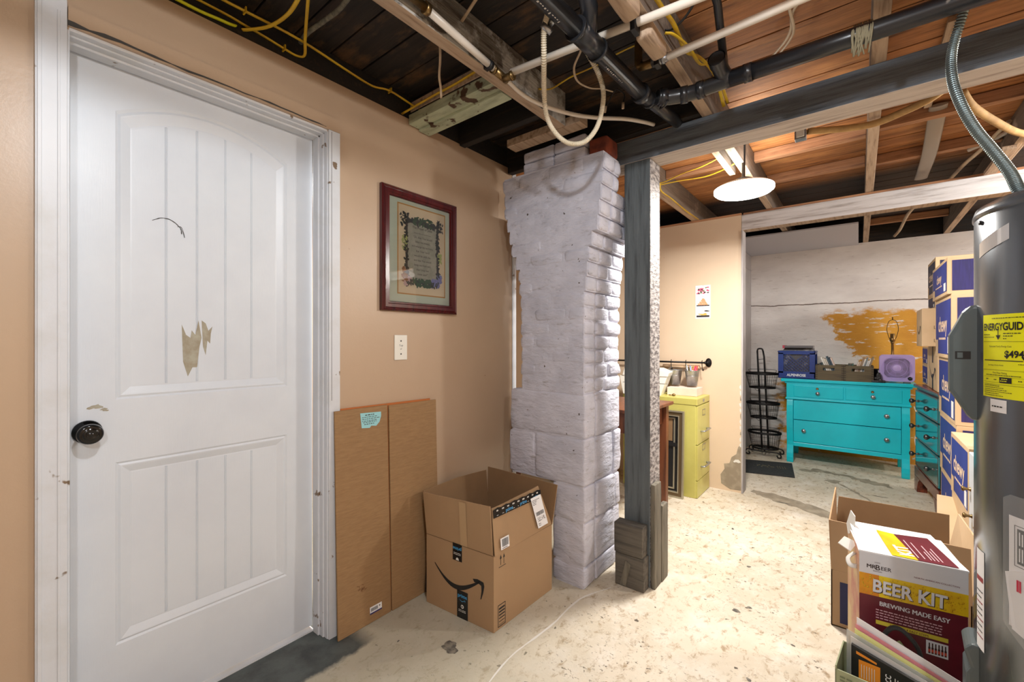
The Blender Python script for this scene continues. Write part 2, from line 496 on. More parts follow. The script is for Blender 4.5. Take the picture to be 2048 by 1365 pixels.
    def merge(s, o, mtx=None):
        k = len(s.v)
        s.v += [(mtx @ v if mtx else v.copy()) for v in o.v]
        s.f += [[i + k for i in f] for f in o.f]
        s.m += o.m; s.s += o.s
        return s
    def xf(s, mtx):
        s.v = [mtx @ v for v in s.v]
        return s
    def build(s, name, mats, parent=None, bevel=0.0, world=False, origin=None, label=None, double=False):
        me = bpy.data.meshes.new(name)
        off = Vector((0, 0, 0))
        if parent is not None and world:
            off = Vector(parent.get('_loc', (0, 0, 0)))
        if origin is not None:
            off = Vector(origin)
        me.from_pydata([tuple(v - off) for v in s.v], [], s.f)
        if not isinstance(mats, (list, tuple)):
            mats = [mats]
        for m in mats:
            me.materials.append(MT[m] if isinstance(m, str) else m)
        me.polygons.foreach_set('material_index', s.m)
        me.polygons.foreach_set('use_smooth', s.s)
        me.update()
        o = bpy.data.objects.new(name, me)
        COL.objects.link(o)
        if parent is not None:
            o.parent = parent
        if origin is not None:
            o.location = origin
        if bevel:
            b = o.modifiers.new('bevel', 'BEVEL')
            b.width = bevel; b.segments = 2; b.limit_method = 'ANGLE'; b.angle_limit = R(35)
        if label:
            o['label'] = label
        return o

_TC = {}
def text_mesh(string, bold=0.0, spacing=1.0):
    key = (string, bold, spacing)
    if key in _TC:
        return _TC[key]
    cu = bpy.data.curves.new('letters', 'FONT')
    cu.body = string
    cu.size = 1.0
    cu.offset = 0.0 if 'M' in string else bold
    cu.resolution_u = 3
    cu.space_character = spacing
    ob = bpy.data.objects.new('letters', cu)
    COL.objects.link(ob)
    dg = bpy.context.evaluated_depsgraph_get()
    me = ob.evaluated_get(dg).to_mesh()
    vs = [(v.co.x, v.co.y) for v in me.vertices]
    fs = [list(p.vertices) for p in me.polygons]
    ob.evaluated_get(dg).to_mesh_clear()
    bpy.data.objects.remove(ob)
    bpy.data.curves.remove(cu)
    _TC[key] = (vs, fs)
    return _TC[key]

def thing(name, label, cat, loc=(0, 0, 0), rz=0.0, group=None):
    o = bpy.data.objects.new(name, None)
    COL.objects.link(o)
    o.empty_display_size = 0.05
    o.location = loc
    o.rotation_euler = (0, 0, rz)
    o['_loc'] = tuple(loc)
    o['label'] = label; o['category'] = cat
    if group:
        o['group'] = group
    return o
def tag(o, label, cat, group=None, kind=None):
    o['label'] = label; o['category'] = cat
    if group: o['group'] = group
    if kind: o['kind'] = kind
    return o
def struct(o, label=None):
    o['kind'] = 'structure'
    if label:
        o['label'] = label
    return o
def copy_tree(o, parent=None):
    c = o.copy()
    COL.objects.link(c)
    if parent is not None:
        c.parent = parent
    for ch in list(o.children):
        copy_tree(ch, c)
    return c

def rbox(mb, x0, x1, y0, y1, z0, z1, r=0.012, jit=0.003, seed=0.0, m=0, nf=6.0):
    """a rough box with rounded, slightly uneven edges"""
    def cuts(a, b):
        L = b - a
        rr = min(r, L * 0.3)
        c = [a, a + rr * 0.35, a + rr]
        k = max(1, int((L - 2 * rr) / 0.05))
        for i in range(1, k):
            c.append(a + rr + (L - 2 * rr) * i / k)
        return c + [b - rr, b - rr * 0.35, b]
    X, Y, Z = cuts(x0, x1), cuts(y0, y1), cuts(z0, z1)
    idx, vs, fs = {}, [], []
    def vid(p):
        k = (round(p[0], 6), round(p[1], 6), round(p[2], 6))
        if k in idx:
            return idx[k]
        rx, ry, rz_ = min(r, (x1 - x0) * .3), min(r, (y1 - y0) * .3), min(r, (z1 - z0) * .3)
        q = Vector((min(max(p[0], x0 + rx), x1 - rx), min(max(p[1], y0 + ry), y1 - ry), min(max(p[2], z0 + rz_), z1 - rz_)))
        d = Vector(p) - q
        v = q + d.normalized() * min(d.length, r) if d.length > 1e-9 else q
        nn = mnoise.noise_vector(v * nf * 3 + Vector((seed, seed * 1.7, -seed)))
        v = v + Vector(nn) * jit
        idx[k] = len(vs)
        vs.append(v)
        return idx[k]
    def face(A, B, fn, flip):
        for i in range(len(A) - 1):
            for j in range(len(B) - 1):
                q = [vid(fn(A[i], B[j])), vid(fn(A[i + 1], B[j])), vid(fn(A[i + 1], B[j + 1])), vid(fn(A[i], B[j + 1]))]
                fs.append(q[::-1] if flip else q)
    face(X, Y, lambda a, b: (a, b, z0), True); face(X, Y, lambda a, b: (a, b, z1), False)
    face(X, Z, lambda a, b: (a, y0, b), False); face(X, Z, lambda a, b: (a, y1, b), True)
    face(Y, Z, lambda a, b: (x0, a, b), True); face(Y, Z, lambda a, b: (x1, a, b), False)
    mb.add(vs, fs, m, True)

def blob(cx, cy, rx, ry, n=40, seed=1, amp=0.3, rot=0.0):
    rnd = random.Random(seed)
    ph = [rnd.uniform(0, 6.28) for _ in range(6)]
    out = []
    for i in range(n):
        a = 2 * math.pi * i / n
        k = 1 + amp * (0.45 * math.sin(2 * a + ph[0]) + 0.35 * math.sin(3 * a + ph[1]) + 0.25 * math.sin(5 * a + ph[2]) + 0.18 * math.sin(9 * a + ph[3]) + 0.12 * math.sin(14 * a + ph[4]))
        x, y = rx * k * math.cos(a), ry * k * math.sin(a)
        out.append((cx + x * math.cos(rot) - y * math.sin(rot), cy + x * math.sin(rot) + y * math.cos(rot)))
    return out
def band(pts, w, seed=1, amp=0.4):
    """irregular ribbon polygon round a path of (x,y); w a number or a list"""
    rnd = random.Random(seed)
    P = [Vector((p[0], p[1], 0)) for p in pts]
    P = cat_spline(P, 5)
    N = len(P)
    L, Rr = [], []
    for i, p in enumerate(P):
        t = (P[min(i + 1, N - 1)] - P[max(i - 1, 0)]).normalized()
        nrm = Vector((-t.y, t.x, 0))
        ww = w if not isinstance(w, (list, tuple)) else w[int(i / (N - 1) * (len(w) - 1))] * (1 - (i / (N - 1) * (len(w) - 1)) % 1) + w[min(len(w) - 1, int(i / (N - 1) * (len(w) - 1)) + 1)] * ((i / (N - 1) * (len(w) - 1)) % 1)
        L.append(p + nrm * ww * (0.5 + amp * rnd.uniform(-.5, .5)))
        Rr.append(p - nrm * ww * (0.5 + amp * rnd.uniform(-.5, .5)))
    return [(p.x, p.y) for p in L], [(p.x, p.y) for p in Rr]
def ribbon(mb, pts, w, z, m=0, seed=1, amp=0.4, fr=None):
    L, Rr = band(pts, w, seed, amp)
    f = fr or (lambda a, b, c=0: Vector((a, b, c)))
    vs = [f(a, b, z) for a, b in L] + [f(a, b, z) for a, b in Rr]
    n = len(L)
    mb.add(vs, [(n + i, n + i + 1, i + 1, i) for i in range(n - 1)], m)

# ---------------------------------------------------------------- the setting
WX = -1.65          # face of the door wall
JB, SF = 2.188, 2.345   # joist undersides, subfloor underside
XR, YB = 2.25, -1.9     # right wall, wall behind the camera
m = MB()
m.add([(-3.4, YB, 0), (XR, YB, 0), (XR, 5.75, 0), (-3.4, 5.75, 0)], [(0, 1, 2, 3)], 0)
G = FR((0, 0, 0), (1, 0, 0), (0, 1, 0))
# stains and cracks in the slab
ribbon(m, [(-0.66, 3.86), (-0.55, 3.82), (-0.40, 3.76), (-0.22, 3.68), (-0.08, 3.58), (-0.02, 3.45)], [0.05, 0.13, 0.15, 0.13, 0.11, 0.02], 0.0008, 1, 3, 0.25)
m.flat(blob(-0.43, 3.71, 0.035, 0.010, 20, 4, 0.3), G, 0.0012, 2)
ribbon(m, [(-0.42, 4.75), (-0.28, 4.82), (-0.12, 4.80), (0.04, 4.74), (0.16, 4.68), (0.22, 4.62)], [0.05, 0.10, 0.06, 0.09, 0.09, 0.02], 0.0008, 1, 5, 0.7)
m.flat(blob(-0.17, 4.54, 0.06, 0.045, 30, 6, 0.4), G, 0.0009, 1)
ribbon(m, [(-0.13, 4.5), (-0.06, 4.40), (-0.02, 4.32), (0.04, 4.22), (0.10, 4.10), (0.17, 4.02), (0.26, 3.86), (0.30, 3.80)], [0.03, 0.025, 0.03, 0.02, 0.03, 0.07, 0.10, 0.03], 0.0009, 1, 7, 0.6)
m.flat(blob(0.13, 4.32, 0.04, 0.008, 16, 8, 0.3), G, 0.001, 2)
# px-measured small marks near the box
m.flat(blob(-1.235, 1.155, 0.035, 0.028, 30, 9, 0.35), G, 0.0009, 2)
m.flat(blob(-0.675, 1.36, 0.040, 0.020, 30, 12, 0.25, 0.7), G, 0.0012, 3)
for k, (x, y, r1) in enumerate([(-1.27, .82, .010), (-1.30, .86, .006), (-1.12, .95, .005), (-1.0, 1.02, .006), (-0.45, 2.55, .012), (-0.5, 2.6, .008), (-0.42, 2.1, .018), (-0.38, 2.16, .012), (-0.62, 3.0, .012), (-0.3, 1.7, .01), (-.9, 1.2, .008), (-1.42, 1.05, .006), (-.2, 2.0, .008)]):
    m.flat(blob(x, y, r1, r1 * 0.6, 14, 20 + k, 0.4, k), G, 0.0009, 2)
ribbon(m, [(-0.98, 1.02), (-1.02, 1.25), (-1.00, 1.5), (-1.0, 1.74), (-0.93, 1.92)], [0.003, 0.006, 0.008, 0.008, 0.004], 0.0010, 4, 15, 0.5)
fl = struct(m.build('floor', ['floor', 'stain', 'stain_dark', 'rust', 'offwhite']))

# door wall with its opening; the doorway is inset
DY0, DY1, DZ = 0.158, 0.880, 2.025       # clear opening on the wall face
m = MB()
m.box(WX - 0.12, WX, YB, DY0, 0, 2.235)
m.box(WX - 0.12, WX, DY1, 2.055, 0, 2.235)
m.box(WX - 0.12, WX, DY0, DY1, DZ, 2.235)
struct(m.build('wall_left', 'tan'))
m = MB()
m.box(WX - 0.12, WX + 0.004, 2.055, 2.09, 0, 2.235)
struct(m.build('trim_wall_end', 'trim_white'))
m = MB()   # walls of the rooms beyond, so the place is closed
m.box(-3.42, -3.40, YB, 5.75, 0, 2.4)
struct(m.build('wall_far_left', 'peach'))
m = MB(); m.box(-3.4, WX - 0.12, 1.9, 1.92, 0, 2.4); struct(m.build('wall_store_room', 'peach'))
m = MB(); m.box(-3.4, -0.712, 3.742, 3.838, 0, 2.17)
m.rect(0, 0, 0.001, 0.001, FR((-1, 3.742, 0.3), (1, 0, 0), (0, 0, 1)))
FP = FR((-0.712, 3.742, 0), (1, 0, 0), (0, 0, 1))
m.flat([(-0.145, 0.05), (-0.15, 0.12), (-0.12, 0.17), (-0.125, 0.21), (-0.085, 0.22), (-0.07, 0.27), (-0.035, 0.30), (-0.022, 0.36), (-0.003, 0.37), (-0.003, 0.02), (-0.08, 0.015)], FP, 0.001, 1)
for k in range(12):
    b = 0.33 + k * 0.045
    m.flat(blob(-0.005, b, 0.004 + 0.002 * (k % 3), 0.018, 14, k, 0.5), FP, 0.0012, 2 if k % 3 else 1)
m.flat(blob(-0.03, 0.245, 0.02, 0.015, 18, 3, 0.5), FP, 0.0013, 2)
struct(m.build('wall_photo', ['peach', 'stain', 'offwhite']))
m = MB(); m.box(-0.712, -0.700, 3.735, 3.842, 0, 2.05); struct(m.build('trim_photo_wall_end', 'trim_gray', bevel=0.002))
m = MB(); m.box(-3.4, -0.712, 3.738, 3.842, 2.17, 2.186); struct(m.build('trim_top_plate', 'strip'))
m = MB(); m.box(-3.4, -0.972, 3.842, 5.70, 0, 2.17)
for z in (0.4, 0.8, 1.2, 1.6, 2.0):
    m.box(-0.972, -0.968, 3.842, 5.70, z - 0.003, z + 0.003)
struct(m.build('wall_alcove_left', 'trim_gray'))
m = MB(); m.box(-0.972, XR, 5.64, 5.75, 0, 2.186); struct(m.build('wall_alcove_back', 'alcove'))
m = MB(); m.box(-0.972, XR, 5.66, 5.75, 2.186, 2.4); struct(m.build('trim_back_sill', 'blackwood'))
m = MB(); m.box(XR, XR + 0.1, YB, 5.75, 0, 2.4); struct(m.build('wall_right', 'peach'))
m = MB(); m.box(-3.4, XR + 0.1, YB - 0.1, YB, 0, 2.4); struct(m.build('wall_behind', 'tan'))
m = MB()   # subfloor: separate boards with dark gaps, and a solid deck above
y = YB
rnd = random.Random(3)
while y < 5.75:
    m.box(-3.4, XR, y, y + 0.134, SF + rnd.uniform(0, 0.002), SF + 0.018)
    y += 0.14
m.box(-3.5, XR + 0.1, YB - 0.1, 5.85, SF + 0.02, SF + 0.05)
struct(m.build('ceiling', 'subfloor', bevel=0.002))
m = MB(); m.box(-0.968, 0.0, 4.60, 5.638, 2.168, 2.180); struct(m.build('ceiling_alcove_board', 'drywall'))
m = MB(); m.box(WX - 0.10, WX - 0.005, YB, 2.05, 2.236, SF - 0.001); struct(m.build('trim_rim_board', 'blackwood'))

# ---- door: casing and jamb are structure, door leaf is a thing in it
m = MB()
m.box(WX, WX + 0.012, 0.096, DY0 - 0.004, 0, 2.095)
m.box(WX + 0.012, WX + 0.015, 0.100, 0.108, 0, 2.09)
m.box(WX + 0.012, WX + 0.014, 0.136, 0.141, 0, 2.06)
struct(m.build('trim_door_casing_left', 'trim_white', bevel=0.003))
m = MB(); m.box(WX, WX + 0.010, DY1 + 0.002, 0.928, 0, DZ + 0.005); m.box(WX + 0.0095, WX + 0.0104, 0.892, 0.8935, 0.95, DZ, 1)
struct(m.build('trim_door_casing_right', ['trim_white', 'crack'], bevel=0.0))
m = MB(); m.box(WX, WX + 0.010, 0.156, 0.928, DZ + 0.006, 2.084, 0)
ribbon(m, [(-0.05, 2.037), (0.1, 2.040), (0.3, 2.037), (0.5, 2.041), (0.68, 2.037), (0.71, 2.037)], [0.010, 0.008, 0.006, 0.004, 0.004, 0.002], 0.0112, 1, 5, 0.8, FR((WX, 0.16, 0), (0, 1, 0), (0, 0, 1)))
struct(m.build('trim_door_head', ['tan', 'crack']))
# jamb with stop, both sides and head
m = MB()
for (a, b) in ((WX - 0.118, WX + 0.001),):
    m.box(a, b, DY1 - 0.002, DY1 + 0.006, 0, DZ)
    m.box(a, b, DY0 - 0.006, DY0 + 0.002, 0, DZ)
    m.box(a, b, DY0, DY1, DZ - 0.002, DZ + 0.007)
    m.box(WX - 0.090, WX - 0.048, DY1 - 0.014, DY1, 0, DZ)
    m.box(WX - 0.060, WX - 0.022, DY1 - 0.007, DY1, 0, DZ)
    m.box(WX - 0.090, WX - 0.048, DY0, DY1, DZ - 0.014, DZ)
    m.box(WX - 0.060, WX - 0.022, DY0, DY1, DZ - 0.007, DZ)
struct(m.build('trim_door_jamb', 'trim_white', bevel=0.002))

# door leaf face at x = -1.75
dr = thing('panel_door', 'white two-panel door with arched beadboard upper panel and chipped paint', 'door', (-1.75, 0.522, 0.0))
dr['kind'] = 'structure'
FD = FR((0, -0.352, 0), (0, 1, 0), (0, 0, 1))   # local; a: 0..0.70 across, b height
Y0, Y1, ZB, ZT = -0.352, 0.346, 0.022, 2.018
def arch_top(a, a0, a1, zs, rise):
    t = (a - a0) / (a1 - a0) * 2 - 1
    return zs + rise * (1 - t * t)
def panel_ring(mb, prof, a0, a1, b0, b1, rise, n=18):
    """nested outlines: prof = list of (inset, depth)"""
    rings = []
    for ins, dep in prof:
        A0, A1, B0 = a0 + ins, a1 - ins, b0 + ins
        pts = [(A0, B0), (A1, B0)]
        rs = rise * (A1 - A0) / (a1 - a0)
        for i in range(n + 1):
            a = A1 + (A0 - A1) * i / n
            pts.append((a, arch_top(a, A0, A1, b1 - ins, rs) if rise else b1 - ins))
        rings.append([FD(a, b, dep) for a, b in pts])
    N = len(rings[0])
    for r0, r1 in zip(rings, rings[1:]):
        mb.add(r0 + r1, [(i, (i + 1) % N, N + (i + 1) % N, N + i) for i in range(N)], 0)
    return rings
PR = [(0, 0), (0.006, -0.004), (0.012, -0.001), (0.016, -0.002), (0.036, -0.010), (0.040, -0.0095)]
pa0, pa1 = 0.096, 0.598
m = MB()
N = 18
# door face around the two panels: stiles and rails
def fq(a0, b0, a1, b1): m.rect(a0, b0, a1, b1, FD, 0)
W_ = Y1 - Y0
fq(0, ZB, pa0, ZT); fq(pa1, ZB, W_, ZT)
fq(pa0, ZB, pa1, 0.268); fq(pa0, 0.822, pa1, 1.012)
zs, rise = 1.885, 0.075
pts = [(pa0 + (pa1 - pa0) * i / N, 0) for i in range(N + 1)]
for i in range(N):
    a, b = pts[i][0], pts[i + 1][0]
    m.add([FD(a, arch_top(a, pa0, pa1, zs, rise)), FD(b, arch_top(b, pa0, pa1, zs, rise)), FD(b, ZT), FD(a, ZT)], [(0, 1, 2, 3)])
for (b0, b1, ri) in ((1.012, zs, rise), (0.268, 0.822, 0)):
    rg = panel_ring(m, PR, pa0, pa1, b0, b1, ri)
    # beadboard field: boards with small v-grooves
    A0, A1 = pa0 + 0.040, pa1 - 0.040
    cuts = [A0 + (A1 - A0) * k / 5.0 for k in range(6)]
    rs = ri * (A1 - A0) / (pa1 - pa0)
    topf = lambda a: (arch_top(a, A0, A1, b1 - 0.040, rs) if ri else b1 - 0.040)
    for k in range(5):
        c0, c1 = cuts[k] + (0.004 if k else 0), cuts[k + 1] - (0.004 if k < 4 else 0)
        for i in range(4):
            a, b = c0 + (c1 - c0) * i / 4, c0 + (c1 - c0) * (i + 1) / 4
            m.add([FD(a, b0 + 0.040, -0.0095), FD(b, b0 + 0.040, -0.0095), FD(b, topf(b), -0.0095), FD(a, topf(a), -0.0095)], [(0, 1, 2, 3)])
        if k < 4:
            g = cuts[k + 1]
            for (a, da, b, db) in ((g - 0.004, -0.0095, g - 0.002, -0.0115), (g - 0.002, -0.0115, g, -0.0092), (g, -0.0092, g + 0.002, -0.0115), (g + 0.002, -0.0115, g + 0.004, -0.0095)):
                m.add([FD(a, b0 + 0.040, da), FD(b, b0 + 0.040, db), FD(b, topf(b), db), FD(a, topf(a), da)], [(0, 1, 2, 3)])
# back and edges
m.add([(0, Y0, ZB), (0, Y1, ZB), (0, Y1, ZT), (0, Y0, ZT), (-0.035, Y0, ZB), (-0.035, Y1, ZB), (-0.035, Y1, ZT), (-0.035, Y0, ZT)],
      [(4, 7, 6, 5), (0, 4, 5, 1), (1, 5, 6, 2), (2, 6, 7, 3), (3, 7, 4, 0)])
# chipped paint, crack, scuffs
m.flat([(0.262, 1.245), (0.266, 1.12), (0.279, 1.07), (0.292, 1.10), (0.305, 1.10), (0.312, 1.17), (0.318, 1.20), (0.309, 1.26), (0.300, 1.21), (0.290, 1.225), (0.286, 1.20), (0.274, 1.21)], FD, -0.0089, 1)
m.flat([(0.318, 1.26), (0.322, 1.17), (0.330, 1.14), (0.335, 1.19), (0.343, 1.18), (0.345, 1.215), (0.350, 1.24), (0.338, 1.225), (0.330, 1.25)], FD, -0.0089, 1)
ribbon(m, [(0.185, 1.575), (0.21, 1.588), (0.235, 1.585), (0.258, 1.565), (0.262, 1.545)], 0.0022, -0.0085, 2, 4, 0.5, FD)
ribbon(m, [(0.250, 1.568), (0.262, 1.566), (0.270, 1.535)], 0.002, -0.0083, 2, 4, 0.5, FD)
m.flat(blob(0.052, 0.995, 0.014, 0.007, 16, 3, 0.6), FD, 0.0007, 1)
m.flat(blob(0.072, 0.985, 0.010, 0.004, 16, 5, 0.6), FD, 0.0007, 1)
m.build('door_leaf', ['white_paint', 'scuff', 'crack'], dr)
# knob
k = MB()
K = Matrix.Rotation(R(90), 4, 'Y')
k.lathe([(0, 0), (0.033, 0), (0.033, 0.004), (0.030, 0.008), (0.016, 0.010), (0.013, 0.02), (0.013, 0.034), (0.020, 0.040), (0.027, 0.046), (0.029, 0.054), (0.027, 0.062), (0.022, 0.066), (0.019, 0.064), (0.016, 0.067), (0.010, 0.068), (0.008, 0.066), (0.005, 0.069), (0, 0.069)], (0.0, 0.205 - 0.522, 0.925), 32, 0, K)
kn = k.build('door_knob', 'bronze', dr, label='dark bronze round door knob')
# threshold gap: a pale strip of the next room's floor shows under the door
m = MB(); m.box(-1.80, -1.743, 0.165, 0.872, 0.0, 0.006); struct(m.build('trim_threshold', 'trim_white'))

# ---------------------------------------------------------------- timber overhead
def timber(name, label, cat, x0, x1, y0, y1, z0, z1, side, under=None, bevel=0.003, group=None):
    c = ((x0 + x1) / 2, (y0 + y1) / 2, z0)
    m = MB()
    m.box(x0, x1, y0, y1, z0, z1)
    if under:
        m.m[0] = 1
    return tag(m.build(name, [side, under] if under else side, origin=c, bevel=bevel), label, cat, group)

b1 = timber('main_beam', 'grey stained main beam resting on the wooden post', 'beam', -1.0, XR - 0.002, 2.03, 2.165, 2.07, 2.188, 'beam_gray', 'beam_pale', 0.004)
b2 = timber('cross_beam', 'whitewashed beam over the storage alcove opening', 'beam', -0.712, XR - 0.002, 3.742, 3.842, 2.051, 2.170, 'beam_white', 'joist', 0.004)
m = MB(); m.box(-0.70, XR - 0.01, 3.752, 3.838, 2.1705, 2.186)
m.build('shim_board', 'strip', b2, origin=None).location = (0, 0, 0)
bpy.data.objects['shim_board'].data.transform(Matrix.Translation(-Vector(b2.location)))

J = 0.022
timber('ceiling_joist', 'rough whitewashed joist over the door side, with a water pipe along it', 'joist', -1.112, -1.062, YB, 1.72, JB, SF - 0.001, 'joist_white', 'joist')
timber('ceiling_joist', 'pale joist in the back bay nearest the chimney, with a yellow cable', 'joist', -1.085, -1.02, 2.55, 5.655, JB, SF - 0.001, 'joist_side', 'joist')
timber('ceiling_joist', 'brown joist with yellow cables, crossing above the black branch pipe', 'joist', -0.545, -0.500, YB, 5.655, JB, SF - 0.001, 'joist_side', 'joist')
timber('ceiling_joist', 'short doubled joist piece beside the lit ceiling lamp', 'joist', -0.610, -0.575, 2.17, 2.86, JB, SF - 0.001, 'joist_side', 'joist')
timber('ceiling_joist', 'pale joist crossed by the tan cloth-wrapped conduit', 'joist', 0.034, 0.078, YB, 5.655, JB, SF - 0.001, 'joist_side', 'joist')
timber('ceiling_joist', 'pale joist above the water heater side, right of the conduit loop', 'joist', 0.615, 0.660, YB, 5.655, JB, SF - 0.001, 'joist_side', 'joist')
timber('ceiling_joist', 'joist near the right wall beyond the water heater', 'joist', 1.23, 1.275, YB, 5.655, JB, SF - 0.001, 'joist_side', 'joist')
timber('ceiling_joist', 'joist against the right wall', 'joist', 1.83, 1.875, YB, 5.655, JB, SF - 0.001, 'joist_side', 'joist')
timber('ceiling_header', 'sooty dark header board behind the chimney top', 'header', -1.64, -0.548, 2.00, 2.045, JB + 0.005, SF - 0.002, 'blackwood')
timber('ceiling_header', 'sooty dark header board in front of the chimney top', 'header', -1.64, -1.115, 1.60, 1.64, JB + 0.03, SF - 0.002, 'blackwood')
timber('nailer_board', 'tan board edge lying on the top front of the chimney', 'board', -1.42, -0.99, 1.725, 1.80, 2.190, 2.230, 'joist')
# pale green painted nailer
m = MB()
m.box(-1.645, -1.115, 1.275, 1.335, 2.205, 2.25); m.box(-1.645, -1.125, 1.335, 1.40, 2.195, 2.235); m.box(-1.63, -1.13, 1.272, 1.276, 2.255, 2.30, 1)
tag(m.build('green_nailer', [mat('peeling_pale_green_paint', (186, 196, 168), 0.7, col2=(150, 156, 132), scale=6, stretch=(1, 4, 4), spots=((78, 56, 40), 14, 0.60, 0.64, (1, 1, 1)), bump=0.6, bscale=20), 'joist'], origin=(-1.38, 1.33, 2.195), bevel=0.003),
    'pale green peeling board between wall top and whitewashed joist', 'board')
# pipe support blocks
for k, (x0, x1, y0, y1, z0, lab) in enumerate([(-0.548, -0.496, 1.08, 1.22, 2.135, 'rough wooden block on the joist where the first white pipe is clipped'),
                                       (-0.548, -0.496, 1.30, 1.445, 2.135, 'rough wooden block on the joist where the second white pipe starts')]):
    m = MB(); rbox(m, x0, x1, y0, y1, z0, z0 + 0.052, 0.012, 0.005, k)
    tag(m.build('support_block', 'joist', origin=((x0 + x1) / 2, (y0 + y1) / 2, z0)), lab, 'block')
# bracing strips between joists
def strip(label, segs, y, z=2.287, d=0.045):
    m = MB()
    for a, b in segs:
        m.box(a, b, y, y + d, z, SF - 0.002)
    tag(m.build('bracing_strip', ['strip'], origin=(segs[0][0], y, z), bevel=0.002), label, 'strip')
strip('pale bracing strip between lamp and main beam, left bay', [(-1.018, -0.612)], 2.93)
strip('bracing strip running from the lamp to the middle joist', [(-0.498, 0.032)], 2.98)
strip('bracing strip right of the middle joist, behind the conduit', [(0.080, 0.613)], 2.93)
strip('rough-edged bracing strip behind the lamp toward the middle joist', [(-0.498, 0.032)], 3.46)
strip('rough-edged bracing strip from the middle joist to the right', [(0.080, 0.613)], 3.50)
strip('bracing strip above the alcove, right of the middle joist', [(0.080, 0.613)], 5.30)
strip('bracing strip near the right wall, front row', [(0.662, 1.228)], 2.93)
strip('bracing strip near the right wall, back row', [(0.662, 1.228)], 3.50)
# lath and slanting brace
timber('wood_lath', 'short pale lath on the boards above the main beam', 'lath', 0.248, 0.275, 2.17, 2.9, SF - 0.022, SF - 0.002, 'joist', None, 0.001)
m = MB(); m.beam((0.600, 3.30, 2.175), (0.60, 3.72, 2.175), 0.05, 0.02)
tag(m.build('slanted_brace', 'joist', origin=(0.63, 3.4, 2.19)), 'short slanted board under the right joist', 'brace')

# ---------------------------------------------------------------- post
ps = thing('wooden_post', 'square grey stained wooden post carrying the main beam', 'post', (-0.846, 2.095, 0))
m = MB(); m.box(-0.066, 0.066, -0.064, 0.066, 0, 2.0695)
m.m[3] = 1
m.build('post_shaft', ['post_gray', 'rot_wood'], ps, bevel=0.004)
def blk(x0, x1, y0, y1, z0, z1, mt, sd, lab=None, parent=ps, nm='foot_block'):
    m = MB(); rbox(m, x0, x1, y0, y1, z0, z1, 0.005, 0.0018, sd)
    return m.build(nm, mt, parent, world=True, label=lab)
blk(-0.935, -0.792, 1.962, 2.029, 0.160, 0.305, 'block_wood', 1)
blk(-0.932, -0.786, 1.968, 2.029, 0.0, 0.158, 'block_wood', 2)
blk(-0.779, -0.756, 2.030, 2.115, 0.0, 0.50, 'cleat_wood', 3, None, ps, 'side_cleat')
blk(-0.779, -0.752, 2.118, 2.20, 0.0, 0.375, 'cleat_wood', 4, None, ps, 'side_cleat')
m = MB(); m.prism([(0, 0), (0.03, 0), (0.055, 0.11), (0.03, 0.125)], FR((-0.905, 1.9665, 0.006), (1, 0, 0), (0, 0, 1)), 0, 0.003)
m.build('loose_splinter', 'cleat_wood', ps, world=True)

# ---------------------------------------------------------------- chimney
ch = thing('brick_chimney', 'whitewashed corbelled chimney of bricks on rough blocks', 'chimney', (-1.2, 2.0, 0))
rnd = random.Random(11)
m = MB()
def lerp(tab, z):
    for (z0, a0), (z1, a1) in zip(tab, tab[1:]):
        if z <= z1:
            return a0 + (a1 - a0) * (z - z0) / (z1 - z0)
    return tab[-1][1]
LT = [(0.934, -1.405), (1.17, -1.403), (1.41, -1.41), (1.53, -1.42), (1.60, -1.444), (1.69, -1.475), (1.77, -1.496), (1.87, -1.518), (2.08, -1.53)]
RT = [(0.934, -1.012), (1.40, -1.010), (1.47, -0.998), (1.60, -0.987), (1.68, -0.966), (1.75, -0.936), (1.90, -0.920), (2.07, -0.903)]
YF = 1.815
def course(z0, z1, xl, xr, yb, bl, off, r=0.012, jit=0.0035, sd=0):
    g = 0.0015
    x = xl; first = True
    while x < xr - 0.005:
        L = (bl * off if first else bl) * rnd.uniform(0.92, 1.08)
        x2 = min(x + L, xr)
        if xr - x2 < bl * 0.35:
            x2 = xr
        rbox(m, x + (0 if first else g), x2 - g, YF + rnd.uniform(-0.004, 0.004), YF + 0.11, z0 + g, z1 - g, r, jit, sd + x * 9)
        x = x2; first = False
    y = YF + 0.112; first = True
    while y < yb - 0.005:
        y2 = min(y + (bl * (1 - off * 0.5) if first else bl) * rnd.uniform(0.9, 1.1), yb)
        if yb - y2 < 0.05:
            y2 = yb
        rbox(m, xr - 0.10, xr + rnd.uniform(-0.005, 0.005), y + g, y2 - g, z0 + g, z1 - g, r, jit * 1.3, sd + y * 7)
        rbox(m, xl + rnd.uniform(-0.004, 0.006), xl + 0.10, y + g, y2 - g, z0 + g, z1 - g, r, jit, sd + y * 5)
        y = y2; first = False
zb = [0, 0.102, 0.311, 0.487, 0.717, 0.934]
for i in range(5):
    z0, z1 = zb[i], zb[i + 1]
    xl = -1.20 if z1 < 0.53 else (-1.478 if i == 3 else -1.472)
    course(z0, z1, xl, -1.013, 2.205, [0.30, 0.45, 0.34, 0.30, 0.60][i], [0.62, 0.62, 0.62, 0.62, 1.0][i], 0.014, 0.006, i * 3)
    m.box(xl + 0.02, -1.013 - 0.012, YF + 0.004, 2.19, z0, z1, 1)
z = 0.934; i = 0
